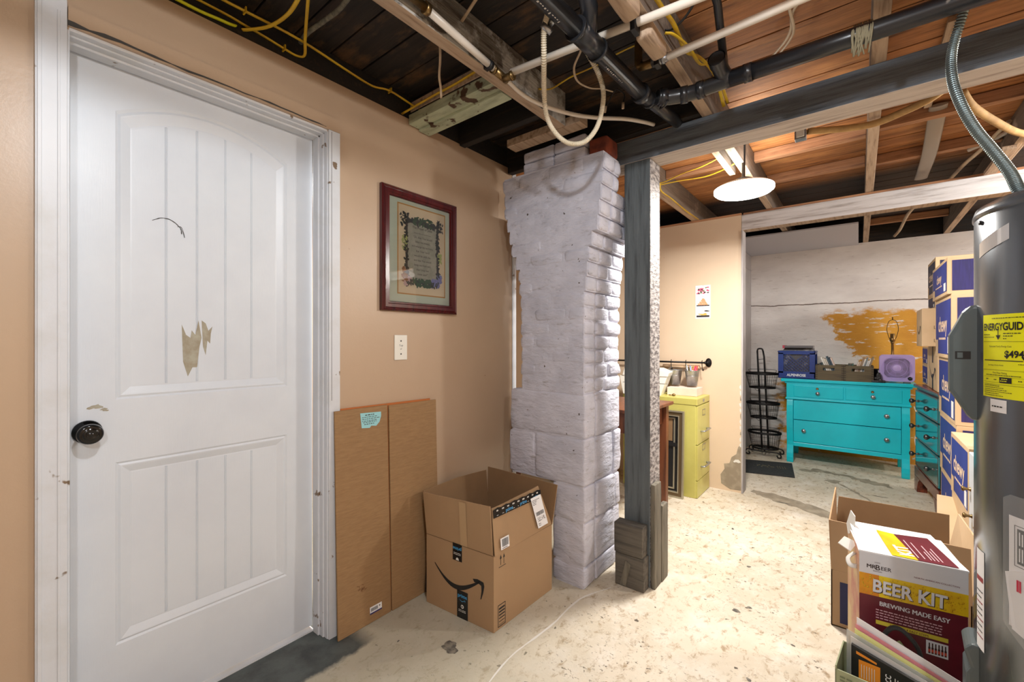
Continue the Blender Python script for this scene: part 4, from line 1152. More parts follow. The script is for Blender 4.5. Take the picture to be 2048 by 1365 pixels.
# ---------------------------------------------------------------- cardboard sheets leaning by the door
def lean_sheet(name, lab, y0, y1, z0, z1, xb, xt, th=0.008):
    t = thing(name, lab, 'cardboard', (xb, (y0 + y1) / 2, z0))
    h = z1 - z0
    up = Vector((xt - xb, 0, h)).normalized()
    f = FR((0, -(y1 - y0) / 2, 0), (0, 1, 0), up)
    L = math.hypot(h, xt - xb)
    return t, f, y1 - y0, L, th
t, f, w, L, th = lean_sheet('cardboard_sheet', 'leaning flat cardboard sheet with pale blue paper and white barcode label', 0.898, 1.145, 0.001, 0.910, -1.600, -1.628)
m = MB(); m.prism([(0, 0), (w, 0), (w, L - 0.004), (0, L - 0.003)], f, -th, 0); m.build('sheet_board', 'card_sheet', t, bevel=0.001)
m = MB(); m.flat([(0.112, 0.885), (0.213, 0.880), (0.213, 0.862), (0.205, 0.838), (0.188, 0.822), (0.164, 0.826), (0.156, 0.818), (0.118, 0.822)], f, 0.0015, 0)
for k, (b, h_, a0, a1) in enumerate([(0.872, .004, .135, .185), (0.864, .0025, .12, .20), (0.856, .0025, .12, .205), (0.848, .0025, .12, .20), (0.842, .0025, .125, .195), (0.834, .003, .13, .18)]):
    m.scribble(a0, b, a1, h_, f, 0.002, 1, 40 + k, 0.012)
m.build('blue_note', ['paleblue', 'crack'], t, label='torn pale blue paper note')
m = MB(); m.rect(0.142, 0.035, 0.200, 0.066, f, 0.001, 0); m.rect(0.142, 0.035, 0.200, 0.041, f, 0.0014, 2)
rnd = random.Random(4)
a = 0.147
while a < 0.178:
    d = rnd.uniform(.0006, .002); m.rect(a, 0.046, a + d, 0.060, f, 0.0015, 1); a += d + rnd.uniform(.0006, .0016)
m.flat(blob(0.189, 0.056, .003, .003, 10, 2, .2), f, 0.0015, 1)
m.build('barcode_label', ['white', 'black', 'navy_box'], t)
m = MB()
for k in range(16): m.flat(blob(0.105 + rnd.uniform(-.02, .025), 0.165 + rnd.uniform(-.014, .014), .006, .0015, 8, k, .4, rnd.uniform(0, 3)), f, 0.0008)
m.build('ink_smudge', mat('faint_ink_smudge', (120, 84, 52), .8), t)
t, f, w, L, th = lean_sheet('cardboard_sheet', 'leaning plain cardboard sheet beside the open shipping box', 1.150, 1.422, 0.001, 0.903, -1.598, -1.622)
m = MB(); m.prism([(0, 0.0), (w, 0.0), (w, L - 0.002), (0, L)], f, -th, 0); m.build('sheet_board', 'card_sheet', t, bevel=0.001)
m = MB(); m.add([Vector(p) for p in [(-1.6115,0.93,0),(-1.6115,1.40,0),(-1.6405,1.40,0.9075),(-1.6405,0.93,0.9125),(-1.616,0.93,0),(-1.616,1.40,0),(-1.645,1.40,0.9075),(-1.645,0.93,0.9125)]], [(0,1,2,3),(7,6,5,4),(0,4,5,1),(1,5,6,2),(2,6,7,3),(3,7,4,0)])
tag(m.build('cardboard_sheet', mat('orange_brown_cardboard', (186, 108, 52), .8), origin=(-1.625, 1.16, 0)), 'orange-edged sheet hidden behind the leaning cardboard', 'cardboard')
bpy.data.objects['cardboard_sheet.002'].rotation_euler = (0, 0, 0)

# ---------------------------------------------------------------- open shipping box
def smile(mb, f, cx, cy, w, m=0, wd=0.0012, flip=1):
    """curved arrow smile, w wide"""
    n = 24
    U, D = [], []
    for i in range(n + 1):
        t = i / n
        a = -w / 2 + w * 0.90 * t
        y = -0.30 * w * math.sin(math.pi * (t * 0.92 + 0.04)) * (1 - 0.25 * t) + 0.04 * w * (1 - t)
        thk = w * (0.012 + 0.060 * math.sin(math.pi * min(1, t * 0.88 + 0.03)))
        U.append((cx + a * flip, cy + y + thk / 2)); D.append((cx + a * flip, cy + y - thk / 2))
    vs = [f(a, b, wd) for a, b in U] + [f(a, b, wd) for a, b in D]
    mb.add(vs, [(n + 1 + i, n + 2 + i, i + 1, i) for i in range(n)], m)
    s_ = w
    hook = [(0.27, 0.050), (0.36, 0.072), (0.47, 0.055), (0.485, 0.0), (0.465, -0.10), (0.43, -0.20), (0.415, -0.205), (0.435, -0.08), (0.43, -0.005), (0.37, 0.015), (0.30, 0.010)]
    P = [f(cx + a * s_ * flip, cy + b * s_ - 0.07 * s_, wd) for a, b in hook]
    mb.add(P, [(0, 1, 10), (1, 9, 10), (1, 2, 9), (2, 8, 9), (2, 3, 8), (3, 7, 8), (3, 4, 7), (4, 5, 7), (5, 6, 7)], m)
BX = (-1.335, 1.535)
sb = thing('shipping_box', 'open brown shipping box with black curved arrow print, beside the chimney', 'box', (BX[0], BX[1], 0), 0.0)
# corners (local): front-left, front-right, back-right, back-left ; measured on the slab
c_fl, c_fr, c_br, c_bl = Vector((-0.200, -0.245, 0)), Vector((0.180, -0.215, 0)), Vector((0.190, 0.195, 0)), Vector((-0.200, 0.175, 0))
HB = 0.312
cs = [c_fl, c_fr, c_br, c_bl]
mid = sum(cs, Vector((0, 0, 0))) / 4
th = 0.005
inn = [c + (mid - c).normalized() * th * 1.4 for c in cs]
Z = Vector((0, 0, 1))
m = MB()
m.add([c + Z * 0.001 for c in cs] + [c + Z * HB for c in cs], [(0, 3, 2, 1), (0, 1, 5, 4), (1, 2, 6, 5), (2, 3, 7, 6), (3, 0, 4, 7)], 0)
m.add([c + Z * 0.006 for c in inn] + [c + Z * HB for c in inn], [(0, 1, 2, 3), (1, 0, 4, 5), (2, 1, 5, 6), (3, 2, 6, 7), (0, 3, 7, 4)], 1)
for i in range(4):
    j = (i + 1) % 4
    m.add([cs[i] + Z * HB, cs[j] + Z * HB, inn[j] + Z * HB, inn[i] + Z * HB], [(0, 1, 2, 3)], 0)
m.build('box_body', ['cardboard', 'card_inner'], sb)
def flap(nm, a, b, out, hl, hr, lean, mt=('cardboard', 'card_inner'), mid_h=None, taper=(0, 0)):
    """flap standing up from edge a-b"""
    n_ = 8
    O, I = [], []
    for i in range(n_ + 1):
        t = i / n_
        p = a.lerp(b, t) + Z * HB
        h = hl + (hr - hl) * t
        if mid_h is not None:
            h += (mid_h - (hl + hr) / 2) * (1 - abs(2 * t - 1))
        wv = 0.002 * math.sin(t * 9)
        tp = Vector(b - a).normalized() * (taper[0] * (1 - t) + taper[1] * t)
        q = p + Z * h + out * (lean * h + wv) + tp
        O.append((p, q)); I.append((p - out * 0.004, q - out * 0.004))
    mm = MB()
    vs = []
    for (p, q), (p2, q2) in zip(O, I):
        vs += [p, q, p2, q2]
    fs = []
    for i in range(n_):
        k = i * 4
        fs += [(k, k + 4, k + 5, k + 1)]
    mm.add(vs, fs, 0)
    mm.add(vs, [(i * 4 + 3, i * 4 + 7, i * 4 + 6, i * 4 + 2) for i in range(n_)], 1)
    mm.add(vs, [(i * 4 + 1, i * 4 + 5, i * 4 + 7, i * 4 + 3) for i in range(n_)] + [(0, 1, 3, 2), (n_ * 4, n_ * 4 + 2, n_ * 4 + 3, n_ * 4 + 1)], 0)
    return mm.build(nm, list(mt), sb)
nf = Vector((0.08, -1, 0)).normalized(); nr = Vector((1, -0.02, 0)).normalized(); nb = Vector((0, 1, 0)); nl = Vector((-1, 0, 0))
flap('box_flap', c_fl, c_fr - Vector((0.006, 0, 0)), nf, 0.190, 0.205, 0.06, mid_h=0.196, taper=(-0.012, -0.004))
flap('box_flap', c_fr + Vector((0.004, 0.004, 0)), c_br, nr, 0.190, 0.200, -0.10, mid_h=0.192, taper=(0.0, -0.085))
flap('box_flap', c_br + Vector((0.004, 0, 0)), c_bl, nb, 0.185, 0.200, 0.12, mid_h=0.195, taper=(-0.015, 0.02))
flap('box_flap', c_bl, c_fl, nl, 0.188, 0.19, 0.10, mid_h=0.20, taper=(0.0, 0.0))
ff = FR(c_fl, c_fr - c_fl, (0, 0, 1)); LWf = (c_fr - c_fl).length
ffl = FR(c_fl + Z * HB, c_fr - c_fl, Z + nf * 0.062)
m = MB(); m.rect(0.205, 0.002, 0.243, 0.192, ffl, 0.0022); m.build('tape_strip', mat('clear_brown_tape', (176, 148, 112), .35), sb)
fr_ = FR(c_fr, c_br - c_fr, (0, 0, 1)); LWr = (c_br - c_fr).length
m = MB(); smile(m, ff, 0.195, 0.195, 0.285); m.build('arrow_print', 'black', sb)
m = MB(); m.rect(0, HB - 0.0015, LWf, HB + 0.0008, ff, 0.0007); m.rect(0, HB - 0.0015, LWr, HB + 0.0008, fr_, 0.0007); m.build('fold_crease', mat('crease_shadow_line', (104, 80, 54), .9), sb)
# tape strips
m = MB(); m.rect(0.185, 0.0, 0.245, 0.118, ff, 0.0012, 0)
m.text('prime', 0.022, 0.215, 0.090, ff, 0.002, 1, 'CENTER', 0.02, 1.0); smile(m, ff, 0.215, 0.082, 0.034, 1, 0.002)
m.flat(blob(0.215, 0.052, .008, .008, 20, 2, 0), ff, 0.002, 2); m.flat([(0.211, 0.047), (0.221, 0.052), (0.211, 0.057)], ff, 0.0025, 0)
for k in range(2): m.scribble(0.194, 0.035 - k * 0.006, 0.238, 0.0022, ff, 0.002, 2, 60 + k, 0.008)
m.build('printed_tape', ['blackgloss', 'cyan_print', 'offwhite'], sb, label='lower black tape piece on the front')
m = MB(); m.rect(0.160, 0.240, 0.212, HB + 0.002, ff, 0.0012, 0)
m.text('prime', 0.0205, 0.186, 0.298, ff, 0.002, 1, 'CENTER', 0.02, 1.0, math.pi)
for k in range(2): m.scribble(0.166, 0.272 - k * 0.006, 0.206, 0.0022, ff, 0.002, 2, 64 + k, 0.008)
m.flat([(0.178, 0.243), (0.196, 0.243), (0.193, 0.252), (0.187, 0.255), (0.181, 0.252)], ff, 0.002, 2)
m.build('printed_tape', ['blackgloss', 'cyan_print', 'offwhite'], sb, label='upper black tape piece with upside-down lettering')
# right side prints
m = MB()
for a in (0.042, 0.062):
    m.rect(a - 0.0012, 0.262, a + 0.0012, 0.292, fr_, 0.001); m.flat([(a - 0.006, 0.288), (a + 0.006, 0.288), (a, 0.305)], fr_, 0.001)
m.rect(0.030, 0.254, 0.074, 0.2565, fr_, 0.001)
m.build('arrow_marks', 'black', sb)
m = MB()
m.rect(0.025, 0.010, 0.072, 0.013, fr_, 0.001); m.rect(0.025, 0.098, 0.072, 0.101, fr_, 0.001); m.rect(0.025, 0.010, 0.0275, 0.10, fr_, 0.001); m.rect(0.0695, 0.010, 0.072, 0.10, fr_, 0.001)
for k in range(6): m.rect(0.031, 0.018 + k * 0.0125, 0.067, 0.0195 + k * 0.0125 + 0.0012 * k, fr_, 0.001)
m.build('box_marks', 'black', sb)
upr = Vector((-0.10, 0, 1)).normalized()
frf = FR(c_fr + Vector((0.008, 0.004, HB)), c_br - c_fr, upr)
m = MB()
# tape with torn edge along the top of the right flap
pts = [(0.0, 0.150)] + [(0.325 * k / 12, 0.150 - 0.0004 * k) for k in range(1, 13)]
top = [(0.325 * k / 16, 0.183 + 0.0005 * k + (0.005 if k % 2 else -0.003)) for k in range(16, -1, -1)]
vs = [frf(a, b, 0.003) for a, b in pts + top]
n1 = len(pts)
m.add([frf(0.325 * k / 12, 0.152, 0.003) for k in range(13)] + [frf(0.325 * k / 12, 0.187 + (0.003 if k % 2 else -0.002), 0.003) for k in range(13)], [(k, k + 1, 14 + k, 13 + k) for k in range(12)], 0)
for k in range(3):
    m.text('prime', 0.020, 0.10 + k * 0.095, 0.158, frf, 0.0035, 1, 'CENTER', 0.02, 1.0)
for k in range(9): m.scribble(0.02 + k * 0.034, 0.158, 0.034 + k * 0.034, 0.0020, frf, 0.0035, 2, 80 + k, 0.006); m.scribble(0.02 + k * 0.034, 0.175, 0.034 + k * 0.034, 0.006, frf, 0.0035, 2, 90 + k, 0.004)
m.build('printed_tape', ['blackgloss', 'cyan_print', 'offwhite'], sb, label='torn black tape with light blue lettering')
m = MB()
fl2 = FR(frf(0.245, 0.165, 0), (c_br - c_fr).normalized() * 0.97 + Vector((0, 0, 0.02)), upr + (c_br - c_fr).normalized() * -0.28)
fl2.n = frf.n
m.rect(0, -0.150, 0.075, 0.0, fl2, 0.0045, 0)
rnd = random.Random(9)
for k in range(4): m.scribble(0.006, -0.016 - k * 0.007, 0.06 - k * 0.01, 0.0025, fl2, 0.005, 1, 100 + k, 0.010)
a = 0.010
while a < 0.065:
    d = rnd.uniform(.0008, .0025); m.rect(a, -0.092, a + d, -0.074, fl2, 0.005, 1); a += d + rnd.uniform(.0008, .002)
for _ in range(60):
    a, b = 0.012 + rnd.randint(0, 20) * 0.0026, -0.120 + rnd.randint(0, 7) * 0.0026
    m.rect(a, b, a + 0.0024, b + 0.0024, fl2, 0.005, 1)
for k in range(2): m.scribble(0.010, -0.133 - k * 0.008, 0.035, 0.003, fl2, 0.005, 1, 110 + k, 0.008)
m.build('shipping_label', ['white', 'black'], sb)
m = MB(); m.rect(0.030, 0.016, 0.083, 0.062, frf, 0.004, 0)
a = 0.038
while a < 0.078:
    d = rnd.uniform(.0007, .0022); m.rect(a, 0.026, a + d, 0.057, frf, 0.0045, 1); a += d + rnd.uniform(.0007, .0018)
m.scribble(0.038, 0.019, 0.076, 0.003, frf, 0.0045, 1, 120, 0.006)
m.build('barcode_label', ['white', 'black'], sb)
# black strap standing between box and cardboard sheets
m = MB(); m.beam((-0.212, -0.235, 0.035), (-0.222, -0.20, 0.375), 0.022, 0.004, 0, (0, 1, 0))
m.build('black_edge_tape', 'blackgloss', sb)

# ---------------------------------------------------------------- cardboard shipping boxes with blue print (right side)
def blue_box(label, x0, x1, y0, y1, z0, z1, deep=False, rz=0.0, group='blue printed pet food cartons', front='navy_box', logo=True, big=1.0):
    c = ((x0 + x1) / 2, (y0 + y1) / 2, z0)
    w, d, h = x1 - x0, y1 - y0, z1 - z0
    t = thing('blue_carton', label, 'box', c, rz, group)
    m = MB(); m.box(-w / 2, w / 2, -d / 2, d / 2, 0, h)
    m.build('carton_body', 'card_pale', t, bevel=0.002)
    fa = FR((-w / 2, -d / 2, 0), (1, 0, 0), (0, 0, 1)); fb = FR((-w / 2, d / 2, 0), (0, -1, 0), (0, 0, 1))
    m = MB(); mg = min(0.022, h * 0.09)
    m.rect(mg, mg, w - mg, h - mg, fa, 0.0008, 1); m.rect(w * 0.38, mg, w * 0.385, h - mg, fa, 0.0012, 0)
    m.rect(mg, mg, d - mg, h - mg, fb, 0.0008, 0 if not deep else 1)
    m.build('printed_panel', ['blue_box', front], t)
    if logo:
        m = MB()
        s_ = h * 0.36 * big
        m.text('chewy', s_, d * 0.50, h * 0.44, fb, 0.0016, 0, 'CENTER', 0.022, min(1.0, d / (s_ * 3.6)))
        m.scribble(d * 0.26, h * 0.30, d * 0.76, h * 0.035, fb, 0.0016, 0, 5, d * 0.07)
        m.build('logo_print', 'cream_print', t)
    m = MB(); m.rect(d * 0.80, mg * 1.3, d * 0.92, h * 0.34, fb, 0.0018, 0); m.build('carton_label', 'white', t, label='white label')
    m = MB(); m.rect(d * 0.06, mg * 0.8, d * 0.20, h * 0.30, fb, 0.0018, 0); m.build('carton_label', 'card_pale', t, label='kraft coloured label')
    return t
Ax, An, Af = 0.385, 3.33, 3.95
blue_box('blue printed carton on the floor, bottom of the tallest stack', Ax + 0.035, Ax + 0.44, An, Af, 0.001, 0.369)
blue_box('blue printed carton second from the bottom of the tallest stack', Ax + 0.030, Ax + 0.44, An, Af, 0.370, 0.729)
blue_box('blue printed carton in the middle of the tallest stack', Ax + 0.025, Ax + 0.43, An, Af, 0.730, 1.089)
blue_box('blue printed carton second from the top of the tallest stack', Ax + 0.010, Ax + 0.42, An, Af, 1.090, 1.446)
blue_box('flatter blue printed carton on top of the tallest stack', Ax - 0.004, Ax + 0.41, An + 0.02, Af, 1.447, 1.650)
blue_box('blue printed carton standing nearer than the tallest stack, logo side facing the passage', 0.392, 0.80, 2.84, 3.32, 0.381, 0.697)
# plain box under it with a loose flap
t = thing('shipping_box', 'plain brown box under the nearer blue carton, flap sticking out', 'box', (0.60, 3.08, 0))
m = MB(); m.box(-0.205, 0.20, -0.24, 0.24, 0, 0.380); m.build('box_body', 'card_pale', t, bevel=0.003)
m = MB(); m.beam((-0.215, 0.22, 0.345), (-0.265, -0.28, 0.22), 0.10, 0.006, 0, (0, 0, 1)); m.build('box_flap', 'card_pale', t)
# items on the chest
def kraft_box(label, x0, x1, y0, y1, z0, z1, sm, tape=False):
    c = ((x0 + x1) / 2, (y0 + y1) / 2, z0); w, d, h = x1 - x0, y1 - y0, z1 - z0
    t = thing('shipping_box', label, 'box', c)
    m = MB(); m.box(-w / 2, w / 2, -d / 2, d / 2, 0, h); m.build('box_body', 'card_pale', t, bevel=0.003)
    fb = FR((-w / 2, d / 2, 0), (0, -1, 0), (0, 0, 1)); fa = FR((-w / 2, -d / 2, 0), (1, 0, 0), (0, 0, 1))
    m = MB(); smile(m, fb, d * 0.5, h * sm[1], d * sm[0]); m.build('arrow_print', 'black', t)
    m = MB()
    if tape:
        m.rect(d * 0.44, 0, d * 0.56, h * 0.36, fb, 0.0009); m.rect(d * 0.44, h * 0.62, d * 0.56, h, fb, 0.0009)
    else:
        for (a, b) in ((0.06, 0.03), (0.24, 0.03), (0.06, 0.12), (0.24, 0.12)):
            m.rect(a, b, a + 0.022, b + 0.002, fa, 0.0009); m.rect(a if a < 0.1 else a + 0.02, b, (a if a < 0.1 else a + 0.02) + 0.002, b + 0.022, fa, 0.0009)
    m.build('box_marks', 'black', t)
    return t
kraft_box('tall brown box with black arrow print standing on the small chest', 0.412, 0.72, 4.02, 4.52, 0.8445, 1.150, (0.62, 0.52), True)
kraft_box('brown box with black arrow print balanced on the tall brown box', 0.340, 0.70, 4.08, 4.42, 1.151, 1.412, (0.62, 0.55))
blue_box('small blue printed carton at the back of the chest, lower one', 0.412, 0.72, 4.56, 4.90, 0.8445, 1.000, group='small cartons on the chest', big=0.8)
blue_box('small blue printed carton at the back of the chest, upper one', 0.412, 0.72, 4.56, 4.90, 1.001, 1.140, group='small cartons on the chest', big=0.8)
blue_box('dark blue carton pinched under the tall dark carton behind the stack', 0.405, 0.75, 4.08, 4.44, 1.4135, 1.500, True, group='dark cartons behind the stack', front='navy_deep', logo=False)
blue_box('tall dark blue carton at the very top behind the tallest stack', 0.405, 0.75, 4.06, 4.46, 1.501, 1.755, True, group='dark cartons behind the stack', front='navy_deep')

# ---------------------------------------------------------------- open carton, beer kit box and file box (front right)
oc = thing('open_carton', 'open blue printed carton standing on the slab behind the beer kit box', 'box', (0.115, 2.495, 0))
x0, x1, y0, y1, hb = -0.205, 0.205, -0.25, 0.265, 0.235
m = MB()
m.box(x0, x1, y0, y0 + 0.006, 0.001, hb); m.box(x0, x1, y1 - 0.006, y1, 0.001, hb); m.box(x0, x0 + 0.006, y0, y1, 0.001, hb); m.box(x1 - 0.006, x1, y0, y1, 0.001, hb); m.box(x0, x1, y0, y1, 0.001, 0.007)
m.build('carton_body', 'cardboard', oc, bevel=0.0015)
fa = FR((x0, y0, 0), (1, 0, 0), (0, 0, 1))
m = MB(); m.rect(0.03, 0.02, 0.38, 0.19, fa, 0.0008); m.build('printed_panel', 'navy_deep', oc)
def pflap(nm, pts, n, mt='card_inner', th_=0.005, parent=None):
    mm = MB(); P = [Vector(p) for p in pts]; n = Vector(n) * th_
    mm.add(P + [p + n for p in P], [(3, 2, 1, 0), (4, 5, 6, 7), (0, 1, 5, 4), (1, 2, 6, 5), (2, 3, 7, 6), (3, 0, 4, 7)])
    return mm.build(nm, mt, parent)
pflap('carton_flap', [(x0, y0, hb), (x1, y0, hb), (x1 - 0.005, y0 - 0.004, hb + 0.205), (x0 - 0.003, y0 - 0.004, hb + 0.205)], (0, 1, 0), 'cardboard', 0.005, oc)
pflap('carton_flap', [(x0, y1 - 0.006, hb), (x1, y1 - 0.006, hb), (x1 + 0.003, y1 + 0.02, hb + 0.16), (x0 + 0.010, y1 + 0.02, hb + 0.155)], (0, 1, 0), 'card_inner', 0.005, oc)
pflap('carton_flap', [(x0, y0 + 0.002, hb), (x0, y1, hb), (x0 - 0.004, y1 + 0.0, hb + 0.205), (x0 - 0.008, y0 + 0.01, hb + 0.200)], (1, 0, 0), 'cardboard', 0.005, oc)
pflap('carton_flap', [(x1, y0 + 0.012, hb), (x1, y1, hb), (x1 + 0.03, y1 - 0.02, hb + 0.185), (x1 + 0.045, y0 + 0.03, hb + 0.185)], (-1, 0, 0), 'card_pale', 0.005, oc)

bk = thing('beer_kit_box', 'maroon and yellow beer kit box with opened white top, on the floor', 'box', (0.112, 1.952, 0), R(8))
w, d, h = 0.256, 0.238, 0.500
m = MB(); m.box(-w / 2, w / 2, -d / 2, d / 2, 0, h); m.m = [0, 0, 1, 0, 0, 2]
m.build('box_body', ['white', mat('maroon_print', (88, 22, 34), 0.35, col2=(112, 30, 44), scale=4), mat('worn_side_print', (196, 170, 120), 0.5, col2=(170, 90, 80), scale=6)], bk, bevel=0.0015)
fa = FR((-w / 2, -d / 2, 0), (1, 0, 0), (0, 0, 1))
SL = 0.0
m = MB()
def q4(a0, b0, a1, b1, b1r, b0r, wd, mi): m.add([fa(a0, b0, wd), fa(a1, b0r, wd), fa(a1, b1r, wd), fa(a0, b1, wd)], [(0, 1, 2, 3)], mi)
q4(0, 0.434, w, h, h, 0.432, 0.0008, 0)                      # grey-white band
q4(0, 0.365, w, 0.434, 0.432, 0.366, 0.0008, 1)               # yellow band
q4(0, 0.365, 0.05, 0.434, 0.434, 0.3655, 0.0011, 2)
rnd = random.Random(17)
for _ in range(170):
    a = rnd.uniform(0.004, w - 0.004)
    b = rnd.uniform(0.370, 0.428); r_ = rnd.choice([.0010, .0014, .002, .003])
    m.flat(blob(a, b, r_, r_, 10, 2, 0), fa, 0.0013, 5); m.flat(blob(a - r_ * .25, b + r_ * .2, r_ * .6, r_ * .6, 8, 2, 0), fa, 0.0016, 1)
slope = -0.025
m.text('BEER KIT', 0.056, 0.034, 0.379, fa, 0.0030, 4, 'LEFT', 0.030, 0.80, slope)
m.text('BEER KIT', 0.056, 0.032, 0.381, fa, 0.0036, 0, 'LEFT', 0.027, 0.80, slope)
[m.text('MR', 0.0175, 0.018 + dx, 0.453, fa, 0.0014 + dx * 0.3, 4, 'LEFT', 0.0, 0.97) for dx in (0, 0.0004, 0.0008)]; m.text('B', 0.0230, 0.0400, 0.4505, fa, 0.0014, 4, 'LEFT', 0.012, 1.0); m.text('EER', 0.0165, 0.0540, 0.4525, fa, 0.0014, 4, 'LEFT', 0.008, 1.0)
m.text('HOME', 0.0050, 0.046, 0.472, fa, 0.0014, 4, 'CENTER', 0.0, 1.0); m.text('BREWING', 0.0050, 0.046, 0.444, fa, 0.0014, 4, 'CENTER', 0.0, 1.0)
m.text('NORTH AMERICAN COLLECTION', 0.0068, 0.134, 0.450, fa, 0.0014, 3, 'LEFT', 0.004, 1.0, slope)
[m.text('BREWING MADE EASY', 0.0200, 0.050 + dx, 0.338, fa, 0.0014 + dx * 0.3, 0, 'LEFT', 0.0, 0.83, slope) for dx in (0, 0.0005, 0.001)]
for k in range(4):
    f2 = FR(fa(0.042, 0.322 - k * 0.0085, 0), (1, 0, slope), (0, 0, 1)); m.scribble(0, 0, 0.160, 0.0030, f2, 0.0016, 6, 130 + k, 0.010)
q4(0.042, 0.277, 0.212, 0.290, 0.286, 0.273, 0.0012, 7)
m.text('FOLLOW 4 EASY STEPS', 0.0095, 0.076, 0.2785, fa, 0.0016, 3, 'LEFT', 0.006, 0.95, slope)
q4(0.162, 0.225, 0.212, 0.268, 0.266, 0.223, 0.0012, 0)
for k in range(6):
    a = 0.167 + k * 0.0073; m.rect(a, 0.229, a + 0.005, 0.248, fa, 0.0016, 8); m.rect(a + 0.001, 0.248, a + 0.004, 0.261, fa, 0.0016, 8); m.rect(a, 0.233, a + 0.005, 0.242, fa, 0.0019, 9)
m.build('front_print', [mat('grey_white_print', (206, 206, 210), .4), mat('amber_yellow_print', (222, 196, 20), .35, col2=(206, 160, 20), scale=10), mat('orange_amber_print', (196, 110, 24), .35, col2=(214, 150, 20), scale=14), mat('dark_red_print', (104, 26, 36), .5), mat('dark_brown_print', (50, 34, 34), .5), mat('droplet_print', (170, 120, 14), .3), mat('pale_pink_print', (206, 170, 176), .5), mat('dull_yellow_print', (196, 180, 56), .5), mat('bottle_brown_print', (54, 22, 20), .5), mat('bottle_red_print', (190, 70, 50), .5)], bk)
# side: worn yellow stripe
# lifted top flap lying back over the opening
m = MB()
top = [(-w / 2 - 0.002, -d / 2, h), (w / 2 + 0.002, -d / 2, h - 0.002), (w / 2 - 0.03, d / 2 - 0.01, h + 0.012), (-w / 2 + 0.002, d / 2 - 0.02, h + 0.018)]
P = [Vector(p) for p in top]
ft = FR(P[0] + Vector((0, 0, 0.0062)), P[1] - P[0], P[3] - P[0])
m.add(P + [p + Vector((0, 0, 0.005)) for p in P], [(3, 2, 1, 0), (4, 5, 6, 7), (0, 1, 5, 4), (1, 2, 6, 5), (2, 3, 7, 6), (3, 0, 4, 7)], 0)
m.flat([(0.085, 0.004), (0.148, 0.003), (0.115, 0.165), (0.070, 0.175)], ft, 0.0006, 1)
m.flat([(0.148, 0.003), (0.240, 0.004), (0.205, 0.178), (0.115, 0.165)], ft, 0.0006, 2)
m.text('KIT', 0.050, 0.142, 0.020, ft, 0.0012, 0, 'LEFT', 0.03, 0.85, math.pi / 2 + 0.15)
for k, (a, l) in enumerate(((0.150, 0.11), (0.165, 0.10), (0.180, 0.05), (0.188, 0.09), (0.197, 0.06), (0.206, 0.08))):
    m.add([ft(a, 0.02, 0.001), ft(a + 0.003, 0.02, 0.001), ft(a + 0.003 - l * 0.15, 0.02 + l, 0.001), ft(a - l * 0.15, 0.02 + l, 0.001)], [(0, 1, 2, 3)], 4)
m.text('RUSHER', 0.010, 0.088, 0.205, ft, 0.0012, 3, 'LEFT', 0.0, 1.0, math.pi - 0.03)
m.build('lifted_flap', ['white', bpy.data.materials['amber_yellow_print'], bpy.data.materials['maroon_print'], 'black', bpy.data.materials['pale_pink_print']], bk)
m = MB()
m.prism([(0, 0), (0.035, 0.02), (0.02, 0.075), (-0.012, 0.085), (-0.022, 0.03)], FR((-w / 2 - 0.002, d / 2 - 0.04, h - 0.02), (0.3, -1, 0), (0.15, 0, 1)), 0, 0.003)
m.prism([(-0.05, 0.0), (0.03, -0.01), (0.045, 0.028), (-0.02, 0.035)], FR((-w / 2 - 0.012, -d / 2 + 0.06, h - 0.012), (-0.5, -1, 0), (-0.6, 0, 0.55)), 0, 0.003)
m.tube([(-w / 2 - 0.003, -0.05, h - 0.035), (-w / 2 - 0.022, -0.065, h - 0.050), (-w / 2 - 0.020, -0.085, h - 0.064), (-w / 2 - 0.003, -0.095, h - 0.062)], 0.0075, 8, 0, 4, flat=0.2)
m.build('torn_flap', 'offwhite', bk, label='torn white and brown flap pieces')

fbx = thing('file_box', 'muted green file box holding papers, in front of the beer kit box', 'file box', (0.088, 1.68, 0), R(-6))
m = MB()
w2_, d2_, h2_ = 0.272, 0.15, 0.215
m.box(-w2_ / 2, w2_ / 2, -d2_ / 2, -d2_ / 2 + 0.004, 0, h2_ - 0.01); m.box(-w2_ / 2, w2_ / 2, d2_ / 2 - 0.004, d2_ / 2, 0, h2_)
m.box(-w2_ / 2, -w2_ / 2 + 0.004, -d2_ / 2, d2_ / 2, 0, h2_); m.box(w2_ / 2 - 0.004, w2_ / 2, -d2_ / 2, d2_ / 2, 0, h2_); m.box(-w2_ / 2, w2_ / 2, -d2_ / 2, d2_ / 2, 0, 0.004)
m.build('box_body', 'green_card', fbx, bevel=0.001)
fa = FR((-w2_ / 2, -d2_ / 2, 0), (1, 0, 0), (0, 0, 1))
m = MB()
for k in range(5): m.scribble(0.012, 0.185 - k * 0.010, 0.05 + 0.01 * (k % 3), 0.005, fa, 0.001, 0, 150 + k, 0.012)
m.build('printed_panel', mat('faded_green_print', (104, 112, 84), .7), fbx)
def sheet(name, label, cat, x0, x1, y, z0, zl, zr, mt, th_=0.0015, tilt=0.0, decals=None, group=None):
    """upright sheet in the file box, top edge slopes from zl to zr"""
    t = thing(name, label, cat, ((x0 + x1) / 2, y, z0), R(-6), group)
    wv = (x1 - x0)
    f = FR((-wv / 2, 0, 0), (1, 0, 0), (0, tilt, 1))
    mm = MB(); mm.prism([(0, 0), (wv, 0), (wv, zr - z0), (0, zl - z0)], f, -th_, 0)
    mm.build('sheet', mt, t)
    if decals:
        mm = MB(); decals(mm, f, wv); mm.build('print', ['black', bpy.data.materials['orange_cover'] if 'orange_cover' in bpy.data.materials else 'black', 'white', 'blue_box', 'offwhite'], t)
    return t
